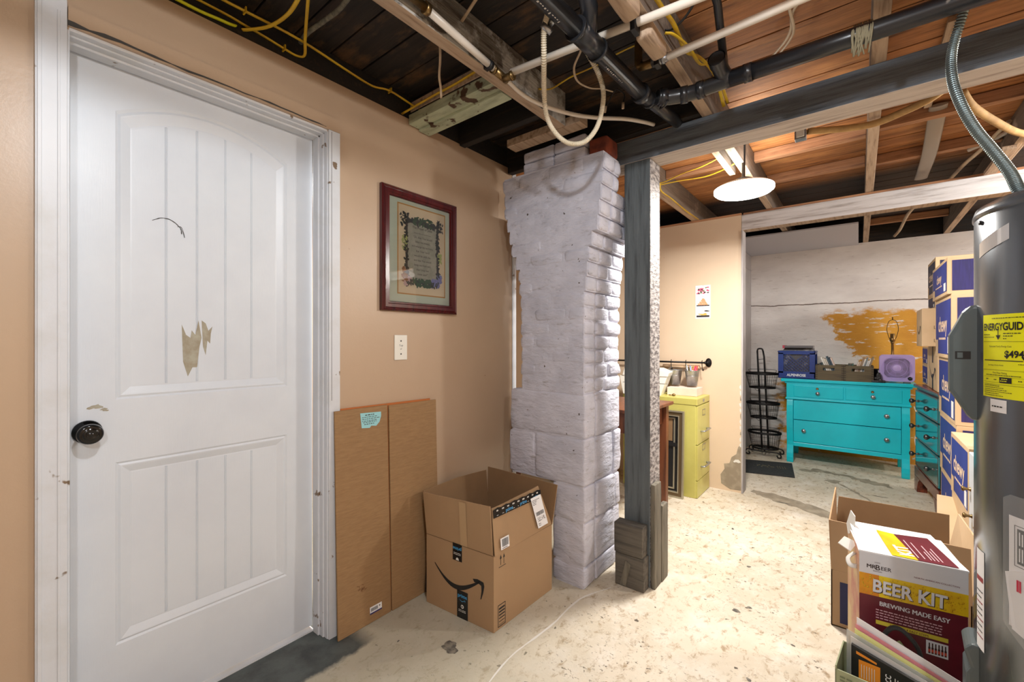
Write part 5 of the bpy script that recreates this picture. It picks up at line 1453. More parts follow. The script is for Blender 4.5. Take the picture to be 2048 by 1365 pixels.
mat('orange_cover', (226, 140, 40), 0.4)
sheet('paper_sheet', 'white sheet tallest at the left in the file box', 'paper', -0.005, 0.224, 1.722, 0.01, 0.322, 0.243, 'white')
sheet('paper_sheet', 'pink sheet in the file box', 'paper', -0.007, 0.222, 1.716, 0.01, 0.303, 0.225, 'pink')
sheet('paper_sheet', 'pale yellow sheet in the file box', 'paper', -0.010, 0.220, 1.710, 0.01, 0.292, 0.218, mat('pale_yellow_paper', (226, 226, 150), .6))
sheet('plastic_sleeve', 'clear plastic sleeve sticking out left of the papers in the file box', 'sleeve', -0.030, 0.218, 1.704, 0.01, 0.284, 0.212, mat('cloudy_plastic', (206, 210, 208), .2, alpha=0.55))
def d1(mm, f, wv):
    for k in range(5): mm.scribble(0.09 + 0.02 * k, 0.16 + 0.012 * (k % 3), 0.13 + 0.02 * k, 0.003, f, 0.001, 0, 160 + k, 0.008)
    mm.rect(0.155, 0.185, 0.165, 0.205, f, 0.001, 0); mm.flat([(0.09, 0.175), (0.17, 0.155), (0.17, 0.163), (0.09, 0.188)], f, 0.001, 3)
sheet('paper_sheet', 'printed white sheet with blue line in the file box', 'paper', -0.020, 0.216, 1.696, 0.01, 0.270, 0.205, 'offwhite', decals=d1)
def d2(mm, f, wv):
    mm.rect(0.018, 0.15, 0.068, 0.212, f, 0.001, 1); mm.flat([(0.012, 0.235), (0.06, 0.222), (0.06, 0.216), (0.012, 0.226)], f, 0.001, 1)
    mm.text('OCC', 0.018, 0.092, 0.165, f, 0.001, 2, 'LEFT', 0.02, 0.9, math.pi / 2)
    for k in range(8): mm.rect(0.100 + k * 0.006, 0.150, 0.102 + k * 0.006, 0.198 - k * 0.002, f, 0.001, 4)
    for k in range(6): mm.rect(0.024 + k * 0.006, 0.16, 0.0255 + k * 0.006, 0.20, f, 0.0014, 4)
sheet('black_booklet', 'black and orange booklet in front in the file box', 'booklet', -0.018, 0.215, 1.672, 0.01, 0.258, 0.200, 'black', 0.012, decals=d2)
m = MB()
m.tube([(0.062, 1.752, 0.20), (0.060, 1.752, 0.270), (0.072, 1.752, 0.305), (0.092, 1.752, 0.318), (0.115, 1.752, 0.306), (0.140, 1.752, 0.270), (0.150, 1.752, 0.20)], 0.010, 10, 0, 5, flat=0.6)
tag(m.build('fabric_strap', mat('black_webbing', (34, 34, 34), .8, bump=.4, bscale=200), origin=(0.10, 1.752, 0.20)), 'black fabric strap loop in front of the beer kit print', 'strap')
m = MB(); m.prism([(0, 0), (0.045, 0), (0.040, 0.06), (0.012, 0.095), (0, 0.085)], FR((0.085, 1.745, 0.19), (1, 0, 0), (0, 0, 1)), -0.003, 0)
tag(m.build('green_pouch', mat('olive_mesh_fabric', (120, 128, 84), .8, bump=.4, bscale=300), origin=(0.105, 1.745, 0.19)), 'small olive pouch inside the black strap loop', 'pouch')

# ---------------------------------------------------------------- turquoise dresser
dz = thing('dresser', 'turquoise painted dresser with scrolled front posts in the alcove', 'dresser', (-0.110, 5.03, 0))
# local: x -0.45..0.46, y 0 front .. 0.50 back
xl, xr = -0.440, 0.452
m = MB(); m.box(xl + 0.03, xr - 0.03, 0.02, 0.47, 0.17, 0.790); m.build('carcass', 'turq', dz)
m = MB(); m.box(xl - 0.050, xr + 0.050, -0.035, 0.50, 0.790, 0.818); m.box(xl - 0.02, xr + 0.02, -0.015, 0.49, 0.772, 0.790); m.build('dresser_top', 'turq', dz, bevel=0.005)
m = MB(); m.box(xl - 0.005, xr + 0.005, -0.018, 0.02, 0.620, 0.772); m.box(xl - 0.012, xr + 0.012, -0.026, 0.02, 0.618, 0.634); m.build('upper_apron', 'turq', dz, bevel=0.004)
for k, (a, b) in enumerate(((-0.385, 0.002), (0.016, 0.405))):
    m = MB(); m.box(a, b, -0.024, 0.01, 0.646, 0.758); d = m.build('drawer', 'turq', dz, bevel=0.004)
    c = (a + b) / 2
    m = MB(); m.lathe([(0, 0.0), (0.006, 0.0), (0.006, 0.008), (0.016, 0.014), (0.017, 0.020), (0.012, 0.026), (0, 0.028)], (c, -0.024, 0.690), 18, 0, Matrix.Rotation(R(90), 4, 'X')); m.build('drawer_knob', 'steel', d)
    m = MB(); m.lathe([(0.009, 0), (0.011, 0.002), (0.008, 0.004), (0.004, 0.003), (0, 0.001)], (c - 0.003, -0.0245, 0.733), 14, 0, Matrix.Rotation(R(90), 4, 'X')); m.build('keyhole_plate', 'brass', d)
for k, (z0, z1) in enumerate(((0.425, 0.612), (0.205, 0.418))):
    m = MB()
    n_ = 8; P0 = []
    for i in range(n_ + 1):
        t = i / n_; z = z0 + (z1 - z0) * t
        P0.append((z, -0.004 - 0.012 * math.sin(math.pi * ((z - 0.2) / 0.42))))
    vs = [];
    for z, y in P0: vs += [(xl + 0.055, y, z), (xr - 0.055, y, z)]
    vs += [(xl + 0.055, 0.03, z0), (xr - 0.055, 0.03, z0), (xl + 0.055, 0.03, z1), (xr - 0.055, 0.03, z1)]
    N2 = 2 * (n_ + 1)
    fs = [(2 * i, 2 * i + 1, 2 * i + 3, 2 * i + 2) for i in range(n_)] + [(N2, N2 + 1, 1, 0), (2 * n_, 2 * n_ + 1, N2 + 3, N2 + 2)]
    m.add(vs, fs); d = m.build('drawer', 'turq', dz)
    for x in ((-0.302, 0.302) if k else (0.302,)):
        m = MB(); m.lathe([(0, 0.0), (0.007, 0.0), (0.007, 0.010), (0.017, 0.016), (0.019, 0.023), (0.013, 0.030), (0, 0.033)], (x, -0.010, (z0 + z1) / 2 + 0.01), 18, 0, Matrix.Rotation(R(90), 4, 'X')); m.build('drawer_knob', 'steel', d)
m = MB(); m.box(xl + 0.05, xr - 0.05, -0.006, 0.02, 0.160, 0.200); m.build('lower_rail', 'turq', dz, bevel=0.004)
def scroll(x0, x1, nm='front_post'):
    pr = [(0.618, -0.012), (0.60, -0.020), (0.56, -0.028), (0.50, -0.034), (0.42, -0.034), (0.34, -0.028), (0.27, -0.018), (0.21, -0.010), (0.17, -0.008), (0.13, -0.016), (0.09, -0.026), (0.05, -0.030), (0.02, -0.026), (0.0, -0.018)]
    m = MB(); vs, fs = [], []
    for z, y in pr: vs += [(x0, y, z), (x1, y, z), (x1, 0.045, z), (x0, 0.045, z)]
    for i in range(len(pr) - 1):
        a = i * 4
        for j in range(4):
            j2 = (j + 1) % 4
            fs.append((a + j2, a + j, a + 4 + j, a + 4 + j2))
    fs.append((0, 1, 2, 3)); k_ = (len(pr) - 1) * 4; fs.append((k_ + 3, k_ + 2, k_ + 1, k_))
    m.add(vs, fs); m.build(nm, 'turq', dz, bevel=0.003)
scroll(xl - 0.002, xl + 0.052); scroll(xr - 0.052, xr + 0.002)
for a in (xl + 0.004, xr - 0.054):
    m = MB(); m.box(a, a + 0.05, 0.42, 0.47, 0, 0.18); m.build('rear_leg', 'turq', dz, bevel=0.003)
m = MB(); m.box(-0.385, 0.0, 0, 0.03, 0.0, 0.11, 0); m.box(0.42, 0.9, 0, 0.03, 0, 0.13, 1)
tag(m.build('leaning_panel', [mat('dusty_white_panel', (200, 190, 176), .8, col2=(160, 146, 130), scale=8), 'trim_gray'], origin=(-0.08, 5.56, 0.001)), 'dusty white panel on the floor under the dresser', 'panel')
bpy.data.objects['leaning_panel'].location = (0.11, 5.56, 0.001)

# ---------------------------------------------------------------- things on the dresser
TZ = 0.8185
cr = thing('milk_crate', 'blue plastic milk crate with lattice sides and white lettering', 'crate', (-0.477, 5.19, TZ))
cw, cd, chh = 0.305, 0.28, 0.272
m = MB()
def frame4(mb, w, d, z0, z1, th_):
    mb.box(-w / 2, w / 2, -d / 2, -d / 2 + th_, z0, z1); mb.box(-w / 2, w / 2, d / 2 - th_, d / 2, z0, z1)
    mb.box(-w / 2, -w / 2 + th_, -d / 2, d / 2, z0, z1); mb.box(w / 2 - th_, w / 2, -d / 2, d / 2, z0, z1)
frame4(m, cw, cd, 0, 0.068, 0.010); frame4(m, cw, cd, chh - 0.034, chh, 0.010); frame4(m, cw + 0.008, cd + 0.008, chh - 0.012, chh - 0.004, 0.006); frame4(m, cw + 0.008, cd + 0.008, 0.004, 0.010, 0.006)
for sx in (-1, 1):
    for sy in (-1, 1):
        m.box(sx * cw / 2 - (0.046 if sx > 0 else 0), sx * cw / 2 + (0.046 if sx < 0 else 0), sy * cd / 2 - (0.008 if sy > 0 else 0), sy * cd / 2 + (0.008 if sy < 0 else 0), 0.05, chh - 0.02)
m.box(-cw / 2, cw / 2, -cd / 2, cd / 2, 0, 0.006)
m.build('crate_frame', 'crate_blue', cr, bevel=0.002)
m = MB()
for f_, wd in ((FR((-cw / 2, -cd / 2, 0), (1, 0, 0), (0, 0, 1)), cw), (FR((-cw / 2, cd / 2, 0), (0, -1, 0), (0, 0, 1)), cd)):
    a0, a1, b0, b1 = 0.045, wd - 0.045, 0.066, chh - 0.034
    k = -8
    while k < 14:
        for sgn in (1, -1):
            s0 = a0 + k * 0.030
            pts = []
            for t in range(0, 31):
                b = b0 + (b1 - b0) * t / 30; a = (s0 + (b - b0) * sgn) if sgn > 0 else (s0 + (b - b0) * sgn)
                if a0 <= a <= a1 and not (b > b1 - 0.062 + abs(a - wd / 2) * 1.0 and abs(a - wd / 2) < 0.062):
                    pts.append((a, b))
            if len(pts) > 1:
                m.beam(f_(pts[0][0], pts[0][1], -0.003), f_(pts[-1][0], pts[-1][1], -0.003), 0.0036, 0.004, 0, f_.n)
        k += 1
m.build('lattice', 'crate_blue', cr)
f_ = FR((-cw / 2, -cd / 2, 0), (1, 0, 0), (0, 0, 1))
m = MB(); m.text('ALPENROSE', 0.034, cw / 2, 0.022, f_, 0.0012, 0, 'CENTER', 0.03, 0.86); m.build('crate_lettering', 'white', cr)
# records / folders inside the crate
rnd = random.Random(2)
for k in range(6):
    y = 5.19 - 0.10 + k * 0.035
    m = MB(); m.box(-0.128, 0.128, -0.005, 0.005, 0, 0.262 + 0.006 * k)
    lab = ['clear grey plastic folder at the front of the blue crate', 'grey folder second in the blue crate', 'grey folder third in the blue crate', 'dark folder fourth in the blue crate', 'dark folder fifth in the blue crate', 'tallest dark folder at the back of the blue crate'][k]
    o = tag(m.build('folder', [mat('glossy_grey_folder_%s' % 'abcdef'[k], (96 + 14 * (k % 3), 98 + 14 * (k % 3), 104 + 14 * (k % 3)), 0.15, col2=(190, 192, 198), scale=9, lo=.55, hi=.65)], origin=(0, 0, 0)), lab, 'folder', 'folders in the blue crate')
    o.location = (-0.470, y, TZ + 0.0065)
m = MB(); m.box(-0.115, -0.095, -0.08, 0.08, 0, 0.030)
o = tag(m.build('red_folder', mat('red_spine', (196, 60, 80), .5)), 'red spine lying at the left on top of the blue crate', 'folder'); o.location = (-0.485, 5.20, TZ + chh + 0.0235)
m = MB(); m.box(-0.11, 0.125, -0.11, 0.09, 0, 0.022); o = tag(m.build('plastic_tray', mat('smoky_tray', (110, 110, 114), .2), bevel=.004), 'smoky plastic tray lying on the folders in the blue crate', 'tray'); o.location = (-0.470, 5.20, TZ + chh + 0.029)

def wood_crate(label, xc):
    t = thing('wooden_crate', label, 'crate', (xc, 5.135, TZ), 0, 'dark wooden crates on the dresser')
    w, d, h, th_ = 0.212, 0.26, 0.143, 0.010
    f_ = FR((-w / 2, -d / 2, 0), (1, 0, 0), (0, 0, 1))
    m = MB()
    for (za, zb) in ((0, 0.092), (0.117, h)):
        m.box(-w / 2, w / 2, -d / 2, -d / 2 + th_, za, zb)
    m.box(-w / 2, -0.048, -d / 2, -d / 2 + th_, 0.092, 0.117); m.box(0.040, w / 2, -d / 2, -d / 2 + th_, 0.092, 0.117)
    m.build('front_board', 'crate_wood', t)
    m = MB(); m.box(-w / 2, w / 2, d / 2 - th_, d / 2, 0, h); m.build('back_board', 'crate_wood', t)
    for sx in (-1, 1):
        m = MB(); m.box(sx * w / 2 - (th_ if sx > 0 else 0), sx * w / 2 + (th_ if sx < 0 else 0), -d / 2 + 0.0005, d / 2, 0, h)
        for k in range(7):
            a = sx * w / 2 - (0.016 if sx > 0 else 0)
            m.box(a, a + 0.016, -d / 2 - 0.0008, -d / 2 + 0.002, 0.006 + k * 0.0205, 0.016 + k * 0.0205, 1)
        m.build('side_board', ['crate_wood', mat('crate_end_grain', (58, 48, 34), .7) if 'crate_end_grain' not in bpy.data.materials else bpy.data.materials['crate_end_grain']], t)
    m = MB(); m.box(-w / 2 + th_, w / 2 - th_, -d / 2 + th_, d / 2 - th_, 0, 0.008); m.build('bottom_board', 'crate_wood', t)
    return t
wood_crate('dark wooden crate with hand slot, next to the blue crate', -0.2135); wood_crate('dark wooden crate with hand slot, nearer the lilac fan', 0.000)
bcols = [(40, 44, 48), (36, 60, 64), (226, 224, 218), (222, 214, 200), (206, 200, 190), (30, 60, 78), (30, 52, 74), (214, 196, 190)]
labs = ['black case at the left end of the left wooden crate', 'dark green case second in the left wooden crate', 'white book third in the left wooden crate', 'cream book fourth in the left wooden crate', 'pale book fifth in the left wooden crate',
        'dark teal book sixth in the left wooden crate', 'dark blue book seventh in the left wooden crate', 'pale pink book at the right end of the left wooden crate']
hs = [0.155, 0.160, 0.215, 0.205, 0.20, 0.225, 0.215, 0.212]
def bookslab(name, lab, x, y, w, h, col, tilt, z, dpt=0.14, grp=None):
    m = MB(); m.box(0, w, -dpt / 2, dpt / 2, 0, h)
    m.box(w * 0.2, w * 0.8, -dpt / 2 - 0.0006, -dpt / 2, h * 0.15, h * 0.9, 1)
    key = 'cover_%d_%d_%d' % col
    cm = bpy.data.materials.get(key) or mat(key, col, 0.5)
    c2 = tuple(min(255, int(c * 0.75 + 40)) for c in col)
    k2 = 'spine_%d_%d_%d' % c2
    cm2 = bpy.data.materials.get(k2) or mat(k2, c2, 0.5)
    o = tag(m.build(name, [cm, cm2], bevel=0.001), lab, 'book', grp)
    o.location = (x, y, z); o.rotation_euler = (0, tilt, 0)
    return o
x = -0.242
for k in range(8):
    w = [0.014, 0.013, 0.013, 0.011, 0.010, 0.012, 0.010, 0.009][k]
    bookslab('book', labs[k], x, 5.10, w, hs[k], bcols[k], -0.35, TZ + 0.010, grp='books in the left wooden crate')
    x += w * 1.10 + 0.002
labs2 = ['small dark striped case first in the right wooden crate', 'small dark striped case second in the right wooden crate', 'small dark striped case third in the right wooden crate', 'small green case in the right wooden crate', 'cream book in the middle of the right wooden crate', 'tan book in the middle of the right wooden crate',
         'tall brown-edged book in the right wooden crate', 'white book right of the tall brown-edged one', 'grey-blue book in the right wooden crate', 'white and black book in the right wooden crate', 'slim white book near the right end of the right wooden crate', 'tallest brown book at the right end of the right wooden crate']
bc2 = [(44, 54, 50), (60, 74, 66), (44, 54, 50), (40, 92, 78), (222, 206, 188), (206, 180, 156), (150, 120, 90), (226, 224, 220), (120, 134, 140), (216, 216, 214), (230, 230, 226), (140, 120, 92)]
h2 = [0.150, 0.150, 0.150, 0.150, 0.175, 0.18, 0.215, 0.205, 0.215, 0.19, 0.20, 0.225]
x = -0.092
for k in range(12):
    w = [0.009, 0.008, 0.008, 0.009, 0.011, 0.011, 0.012, 0.011, 0.010, 0.010, 0.009, 0.012][k]
    bookslab('book', labs2[k], x, 5.11, w, h2[k], bc2[k], 0.28 if k > 3 else 0.12, TZ + 0.0105, grp='books in the right wooden crate')
    x += w * 1.06 + 0.0012
# lilac box fan
fn = thing('desk_fan', 'lilac square desk fan with round spiral grille', 'fan', (0.262, 5.10, TZ))
S = 0.236
fq_ = FR((-S / 2, -0.036, 0.012), (1, 0, 0), (0, 0, 1))
m = MB()
rc = 0.030
outer = []
for (cx_, cz_, a0) in ((S - rc, S - rc, 0), (rc, S - rc, 90), (rc, rc, 180), (S - rc, rc, 270)):
    for k in range(7):
        a = R(a0 + 15 * k); outer.append((cx_ + rc * math.cos(a), cz_ + rc * math.sin(a)))
n = len(outer); RI = 0.104
inner = []
for (a, b) in outer:
    d = Vector((a - S / 2, b - S / 2)).normalized(); inner.append((S / 2 + d.x * RI, S / 2 + d.y * RI))
F0 = [fq_(a, b, 0) for a, b in outer]; I0 = [fq_(a, b, 0.0) for a, b in inner]; F1 = [fq_(a, b, -0.075) for a, b in outer]; I1 = [fq_(a, b, -0.060) for a, b in inner]
m.add(F0 + I0 + F1 + I1, [(i, (i + 1) % n, n + (i + 1) % n, n + i) for i in range(n)] + [(2 * n + i, 2 * n + (i + 1) % n, (i + 1) % n, i) for i in range(n)] + [(n + i, n + (i + 1) % n, 3 * n + (i + 1) % n, 3 * n + i) for i in range(n)])
m.add([fq_(a, b, -0.072) for a, b in outer], [list(range(n))[::-1]])
m.build('fan_housing', 'lilac', fn, bevel=0.003)
m = MB(); m.lathe([(0, 0), (RI, 0)], fq_(S / 2, S / 2, -0.055), 32, 0, Matrix.Rotation(R(90), 4, 'X')); m.build('dark_backing', 'black', fn)
m = MB(); cpt = (S / 2, S / 2)
for r0, r1, nn, sw_ in ((0.036, 0.066, 44, 0.55), (0.070, 0.102, 54, 0.45)):
    for k in range(nn):
        a = 2 * math.pi * k / nn
        pts = []
        for i in range(4):
            t = i / 3; aa = a + sw_ * t; r_ = r0 + (r1 - r0) * t
            pts.append(fq_(cpt[0] + r_ * math.cos(aa), cpt[1] + r_ * math.sin(aa), 0.002))
        for p, q in zip(pts, pts[1:]): m.beam(p, q, 0.0026, 0.004, 0, fq_.n)
for r_ in (0.036, 0.068, 0.102):
    m.tube([fq_(cpt[0] + r_ * math.cos(2 * math.pi * k / 40), cpt[1] + r_ * math.sin(2 * math.pi * k / 40), 0.002) for k in range(40)], 0.0022, 6, closed=True)
m.lathe([(0, 0.008), (0.020, 0.007), (0.032, 0.003), (0.033, 0)], fq_(S / 2, S / 2, 0.0), 32, 0, Matrix.Rotation(R(90), 4, 'X'))
m.build('fan_grille', 'lilac', fn)
m = MB()
for k in range(5):
    a = 2 * math.pi * k / 5
    P = [fq_(cpt[0] + r_ * math.cos(a + da), cpt[1] + r_ * math.sin(a + da), w_) for r_, da, w_ in ((0.03, 0, -0.02), (0.095, 0.15, -0.015), (0.095, 0.95, -0.04), (0.03, 0.8, -0.04))]
    m.add(P, [(0, 1, 2, 3)])
m.build('fan_blades', mat('dim_lilac_blades', (110, 92, 150), .4), fn)
m = MB(); m.lathe([(0, 0.012), (0.012, 0.011), (0.014, 0), (0.016, 0)], fq_(S - 0.032, 0.030, 0.0), 20, 0, Matrix.Rotation(R(90), 4, 'X')); m.build('speed_dial', 'black', fn)
m = MB(); m.box(-0.10, -0.055, -0.05, 0.04, 0, 0.014); m.box(0.045, 0.09, -0.05, 0.04, 0, 0.014); m.build('fan_foot', 'cover_gray', fn, bevel=0.002)
# lamp with bare harp
lp = thing('table_lamp', 'lamp without shade, bare wire harp rising behind the lilac fan', 'lamp', (0.245, 5.30, TZ))
m = MB(); m.lathe([(0, 0), (0.06, 0), (0.06, 0.012), (0.02, 0.03), (0.012, 0.06), (0.028, 0.12), (0.034, 0.17), (0.016, 0.23), (0.010, 0.26), (0.010, 0.345), (0.014, 0.350), (0.014, 0.362), (0, 0.362)], (0, 0, 0), 24); m.build('lamp_base', 'brass', lp)
m = MB(); m.lathe([(0.014, 0.362), (0.020, 0.368), (0.022, 0.395), (0.017, 0.400), (0.017, 0.435), (0.015, 0.437), (0, 0.425)], (0, 0, 0), 24); m.build('bulb_socket', 'brass', lp)
m = MB(); m.tube([(0.014, 0, 0.37), (0.030, 0, 0.42), (0.040, 0, 0.48), (0.028, 0, 0.545), (0.0, 0, 0.565), (-0.028, 0, 0.545), (-0.040, 0, 0.48), (-0.030, 0, 0.42), (-0.014, 0, 0.37)], 0.0022, 8, 0, 5)
m.tube([(0, 0, 0.563), (0, 0, 0.590)], 0.004, 8); m.build('lamp_harp', 'dark_metal', lp)
# dark carved ornament and jar between crate and fan
t = thing('carved_ornament', 'small dark carved ornament leaning at the lilac fan foot', 'ornament', (0.137, 5.02, TZ))
m = MB(); rnd = random.Random(6)
rbox(m, -0.045, 0.05, -0.02, 0.02, 0, 0.022, 0.008, 0.004, 5)
for k in range(16): rbox(m, *(lambda a, z: (a - .012, a + .012, -.014, .014, z, z + .022))(rnd.uniform(-.022, .022) * (1 - k / 20), 0.015 + k * 0.0035), 0.008, 0.004, k)
m.build('ornament_body', mat('dark_pewter', (70, 70, 74), .5, .5, col2=(30, 30, 32), scale=60, lo=.4, hi=.6), t)
m = MB(); m.lathe([(0, 0), (0.045, 0), (0.046, 0.01), (0.046, 0.105), (0.040, 0.115), (0, 0.115)], (0, 0, 0), 24)
o = tag(m.build('dark_canister', mat('dark_blue_canister', (22, 26, 36), .3)), 'dark canister behind the ornament, between wooden crate and fan', 'canister'); o.location = (0.150, 5.18, TZ)

# ---------------------------------------------------------------- wire basket rack
rk = thing('basket_rack', 'black three-tier wire basket stand in the alcove corner', 'basket stand', (-0.785, 5.17, 0.0))
def lean(x, y, z): return (x - 0.028 + (0.9 - z) * 0.042, y, z)
m = MB()
for s_ in (-1, 1):
    m.tube([lean(s_ * 0.030 + 0.02, -0.01, z) for z in (0.05, 0.3, 0.6, 0.9, 1.02)] + [lean(s_ * 0.026 + 0.016, -0.01, 1.085)], 0.0085, 8)
m.tube([lean(-0.010, -0.01, 1.085), lean(0.0, -0.01, 1.105), lean(0.032, -0.01, 1.105), lean(0.042, -0.01, 1.085)], 0.008, 8, 0, 4)
m.tube([lean(-0.014, -0.01, 0.99), lean(0.048, -0.01, 1.0)], 0.003, 6)
m.build('upright_frame', 'dark_metal', rk)
def hoop(mb, cx_, cy_, z, rx, ry, r, flat=None, n=36):
    mb.tube([lean(cx_ + rx * math.cos(2 * math.pi * k / n), cy_ + ry * math.sin(2 * math.pi * k / n), z) for k in range(n)], r, 6, closed=True, flat=flat)
for zt, zb in ((0.855, 0.700), (0.548, 0.390), (0.245, 0.075)):
    m = MB(); cy_ = -0.02
    for dz_ in (0, 0.006, 0.012): hoop(m, 0.02, cy_, zt - dz_, 0.150, 0.105, 0.0058)
    for dz_ in (0, 0.006): hoop(m, 0.02, cy_, zb + dz_, 0.118, 0.082, 0.0056)
    m.build('basket_ring', 'dark_metal', rk)
    m = MB()
    for f2 in (0.25, 0.5, 0.75):
        hoop(m, 0.02, cy_, zb + (zt - zb) * f2, 0.118 + 0.032 * f2, 0.082 + 0.023 * f2, 0.0011)
    for k in range(34):
        a = 2 * math.pi * k / 34
        m.tube([lean(0.02 + 0.118 * math.cos(a), cy_ + 0.082 * math.sin(a), zb), lean(0.02 + 0.150 * math.cos(a), cy_ + 0.105 * math.sin(a), zt)], 0.0011, 4)
    for k in range(-4, 5):
        xx = k * 0.025; yy = 0.082 * math.sqrt(max(0, 1 - (xx / 0.118) ** 2))
        m.tube([lean(0.02 + xx, cy_ - yy, zb), lean(0.02 + xx, cy_ + yy, zb)], 0.0013, 4)
    for k in range(-2, 3):
        yy = k * 0.028; xx = 0.118 * math.sqrt(max(0, 1 - (yy / 0.082) ** 2))
        m.tube([lean(0.02 - xx, cy_ + yy, zb), lean(0.02 + xx, cy_ + yy, zb)], 0.0013, 4)
    m.tube([lean(-0.10, cy_ + 0.08, zt), lean(-0.095, cy_ + 0.085, zt + 0.030), lean(0.13, cy_ + 0.085, zt + 0.030), lean(0.135, cy_ + 0.08, zt)], 0.0025, 6, 0, 4)
    m.tube([lean(-0.01, -0.012, zb - 0.02), lean(-0.025, -0.03, zb - 0.035), lean(-0.045, -0.04, zb - 0.012)], 0.002, 6, 0, 4)
    m.build('wire_basket', 'dark_metal', rk)
m = MB()
for y_ in (-0.11, 0.09):
    m.tube([lean(x_, y_, z_) for x_, z_ in ((-0.118, 0.042), (-0.108, 0.020), (-0.130, 0.012), (-0.148, 0.030), (-0.135, 0.058), (-0.10, 0.062), (0.0, 0.055), (0.13, 0.058), (0.165, 0.045), (0.170, 0.018), (0.148, 0.010), (0.135, 0.030))], 0.0065, 8, 0, 4)
m.tube([lean(0.02, -0.11, 0.055), lean(0.02, 0.09, 0.055)], 0.006, 8)
m.build('scroll_foot', 'dark_metal', rk)
# a cable tangle hanging in the gap between dresser and chest
m = MB(); m.tube([(0.375, 5.1, 0.62), (0.40, 5.0, 0.5), (0.37, 4.95, 0.35), (0.40, 4.9, 0.2), (0.375, 4.88, 0.10), (0.39, 4.85, 0.02)], 0.004, 6, 0, 5); m.tube([(0.36, 5.0, 0.18), (0.385, 4.9, 0.22), (0.40, 4.85, 0.17)], 0.004, 6, 0, 4)
tag(m.build('power_cord', 'offwhite', origin=(0.38, 4.95, 0.02)), 'white cord hanging in the gap right of the dresser', 'cord')
fm = thing('door_mat', 'worn black rubber mat with faded lettering on the slab', 'mat', (0, 0, 0.0005))
P = [Vector((-0.877, 4.806, 0)), Vector((-0.794, 4.351, 0)), Vector((-0.429, 4.445, 0)), Vector((-0.500, 4.931, 0))]
fm.location = (-0.65, 4.63, 0.0015); fm['_loc'] = (-0.65, 4.63, 0)
m = MB(); m.add(P + [p + Z * 0.008 for p in P], [(3, 2, 1, 0), (4, 5, 6, 7), (0, 1, 5, 4), (1, 2, 6, 5), (2, 3, 7, 6), (3, 0, 4, 7)]); m.build('rubber_sheet', 'mat_black', fm, world=True)
fg = FR((-0.76, 4.50, 0), P[2] - P[1], P[0] - P[1]); fg.v = Vector((-fg.u.y, fg.u.x, 0)); fg.n = Vector((0, 0, 1))
m = MB(); [m.flat(blob(0.05 + 0.016 * k, 0.14 + 0.03 * math.sin(k * 2.3), 0.008, 0.018, 8, k, 0.6), fg, 0.0088) for k in range(9)]; [m.rect(0.21 + 0.02 * (k % 4), 0.10 + 0.045 * (k // 4), 0.216 + 0.02 * (k % 4), 0.135 + 0.045 * (k // 4), fg, 0.0088) for k in range(8)]; m.build('faded_print', mat('faded_yellow_print', (96, 92, 70), .9), fm, world=True)

# ---------------------------------------------------------------- small chest of drawers (teal fronts, red-brown wood)
cf, cn = Vector((0.362, 4.73, 0)), Vector((0.425, 3.985, 0))       # far and near ends of its front
cw_ = (cn - cf).length
ud = (cn - cf).normalized()                                        # across the front, seen from the passage
ck = thing('chest_of_drawers', 'small red-brown chest with glossy teal drawer fronts', 'chest of drawers', tuple((cf + cn) / 2 + Vector((0.22, 0.02, 0))))
fc = FR(cf, ud, (0, 0, 1))
HC = 0.843
def fprism(mb, a0, a1, b0, b1, w0, w1, mi=0):
    vs = [fc(a, b, w_) for w_ in (w0, w1) for a, b in ((a0, b0), (a1, b0), (a1, b1), (a0, b1))]
    mb.add(vs, [(3, 2, 1, 0), (4, 5, 6, 7), (0, 1, 5, 4), (1, 2, 6, 5), (2, 3, 7, 6), (3, 0, 4, 7)], mi)
m = MB(); fprism(m, 0, cw_, 0.17, HC - 0.02, -0.40, -0.004); m.build('carcass', 'redwood', ck, world=True, bevel=0.003)
m = MB(); fprism(m, -0.012, cw_ + 0.012, HC - 0.022, HC, -0.41, 0.016); m.build('chest_top', 'redwood', ck, world=True, bevel=0.005)
m = MB()
fprism(m, 0, cw_, 0.12, 0.19, -0.40, 0.012); fprism(m, 0, 0.09, 0, 0.12, -0.05, 0.012); fprism(m, cw_ - 0.09, cw_, 0, 0.12, -0.05, 0.012); fprism(m, 0, 0.05, 0, 0.12, -0.40, -0.33); fprism(m, cw_ - 0.05, cw_, 0, 0.12, -0.40, -0.33)
m.prism([(0.09, 0.12), (0.09, 0.02), (0.13, 0.09), (0.18, 0.12)], fc, -0.02, 0.0119); m.prism([(cw_ - 0.18, 0.12), (cw_ - 0.13, 0.09), (cw_ - 0.09, 0.02), (cw_ - 0.09, 0.12)], fc, -0.02, 0.0119)
m.build('bracket_base', 'redwood', ck, world=True, bevel=0.003)
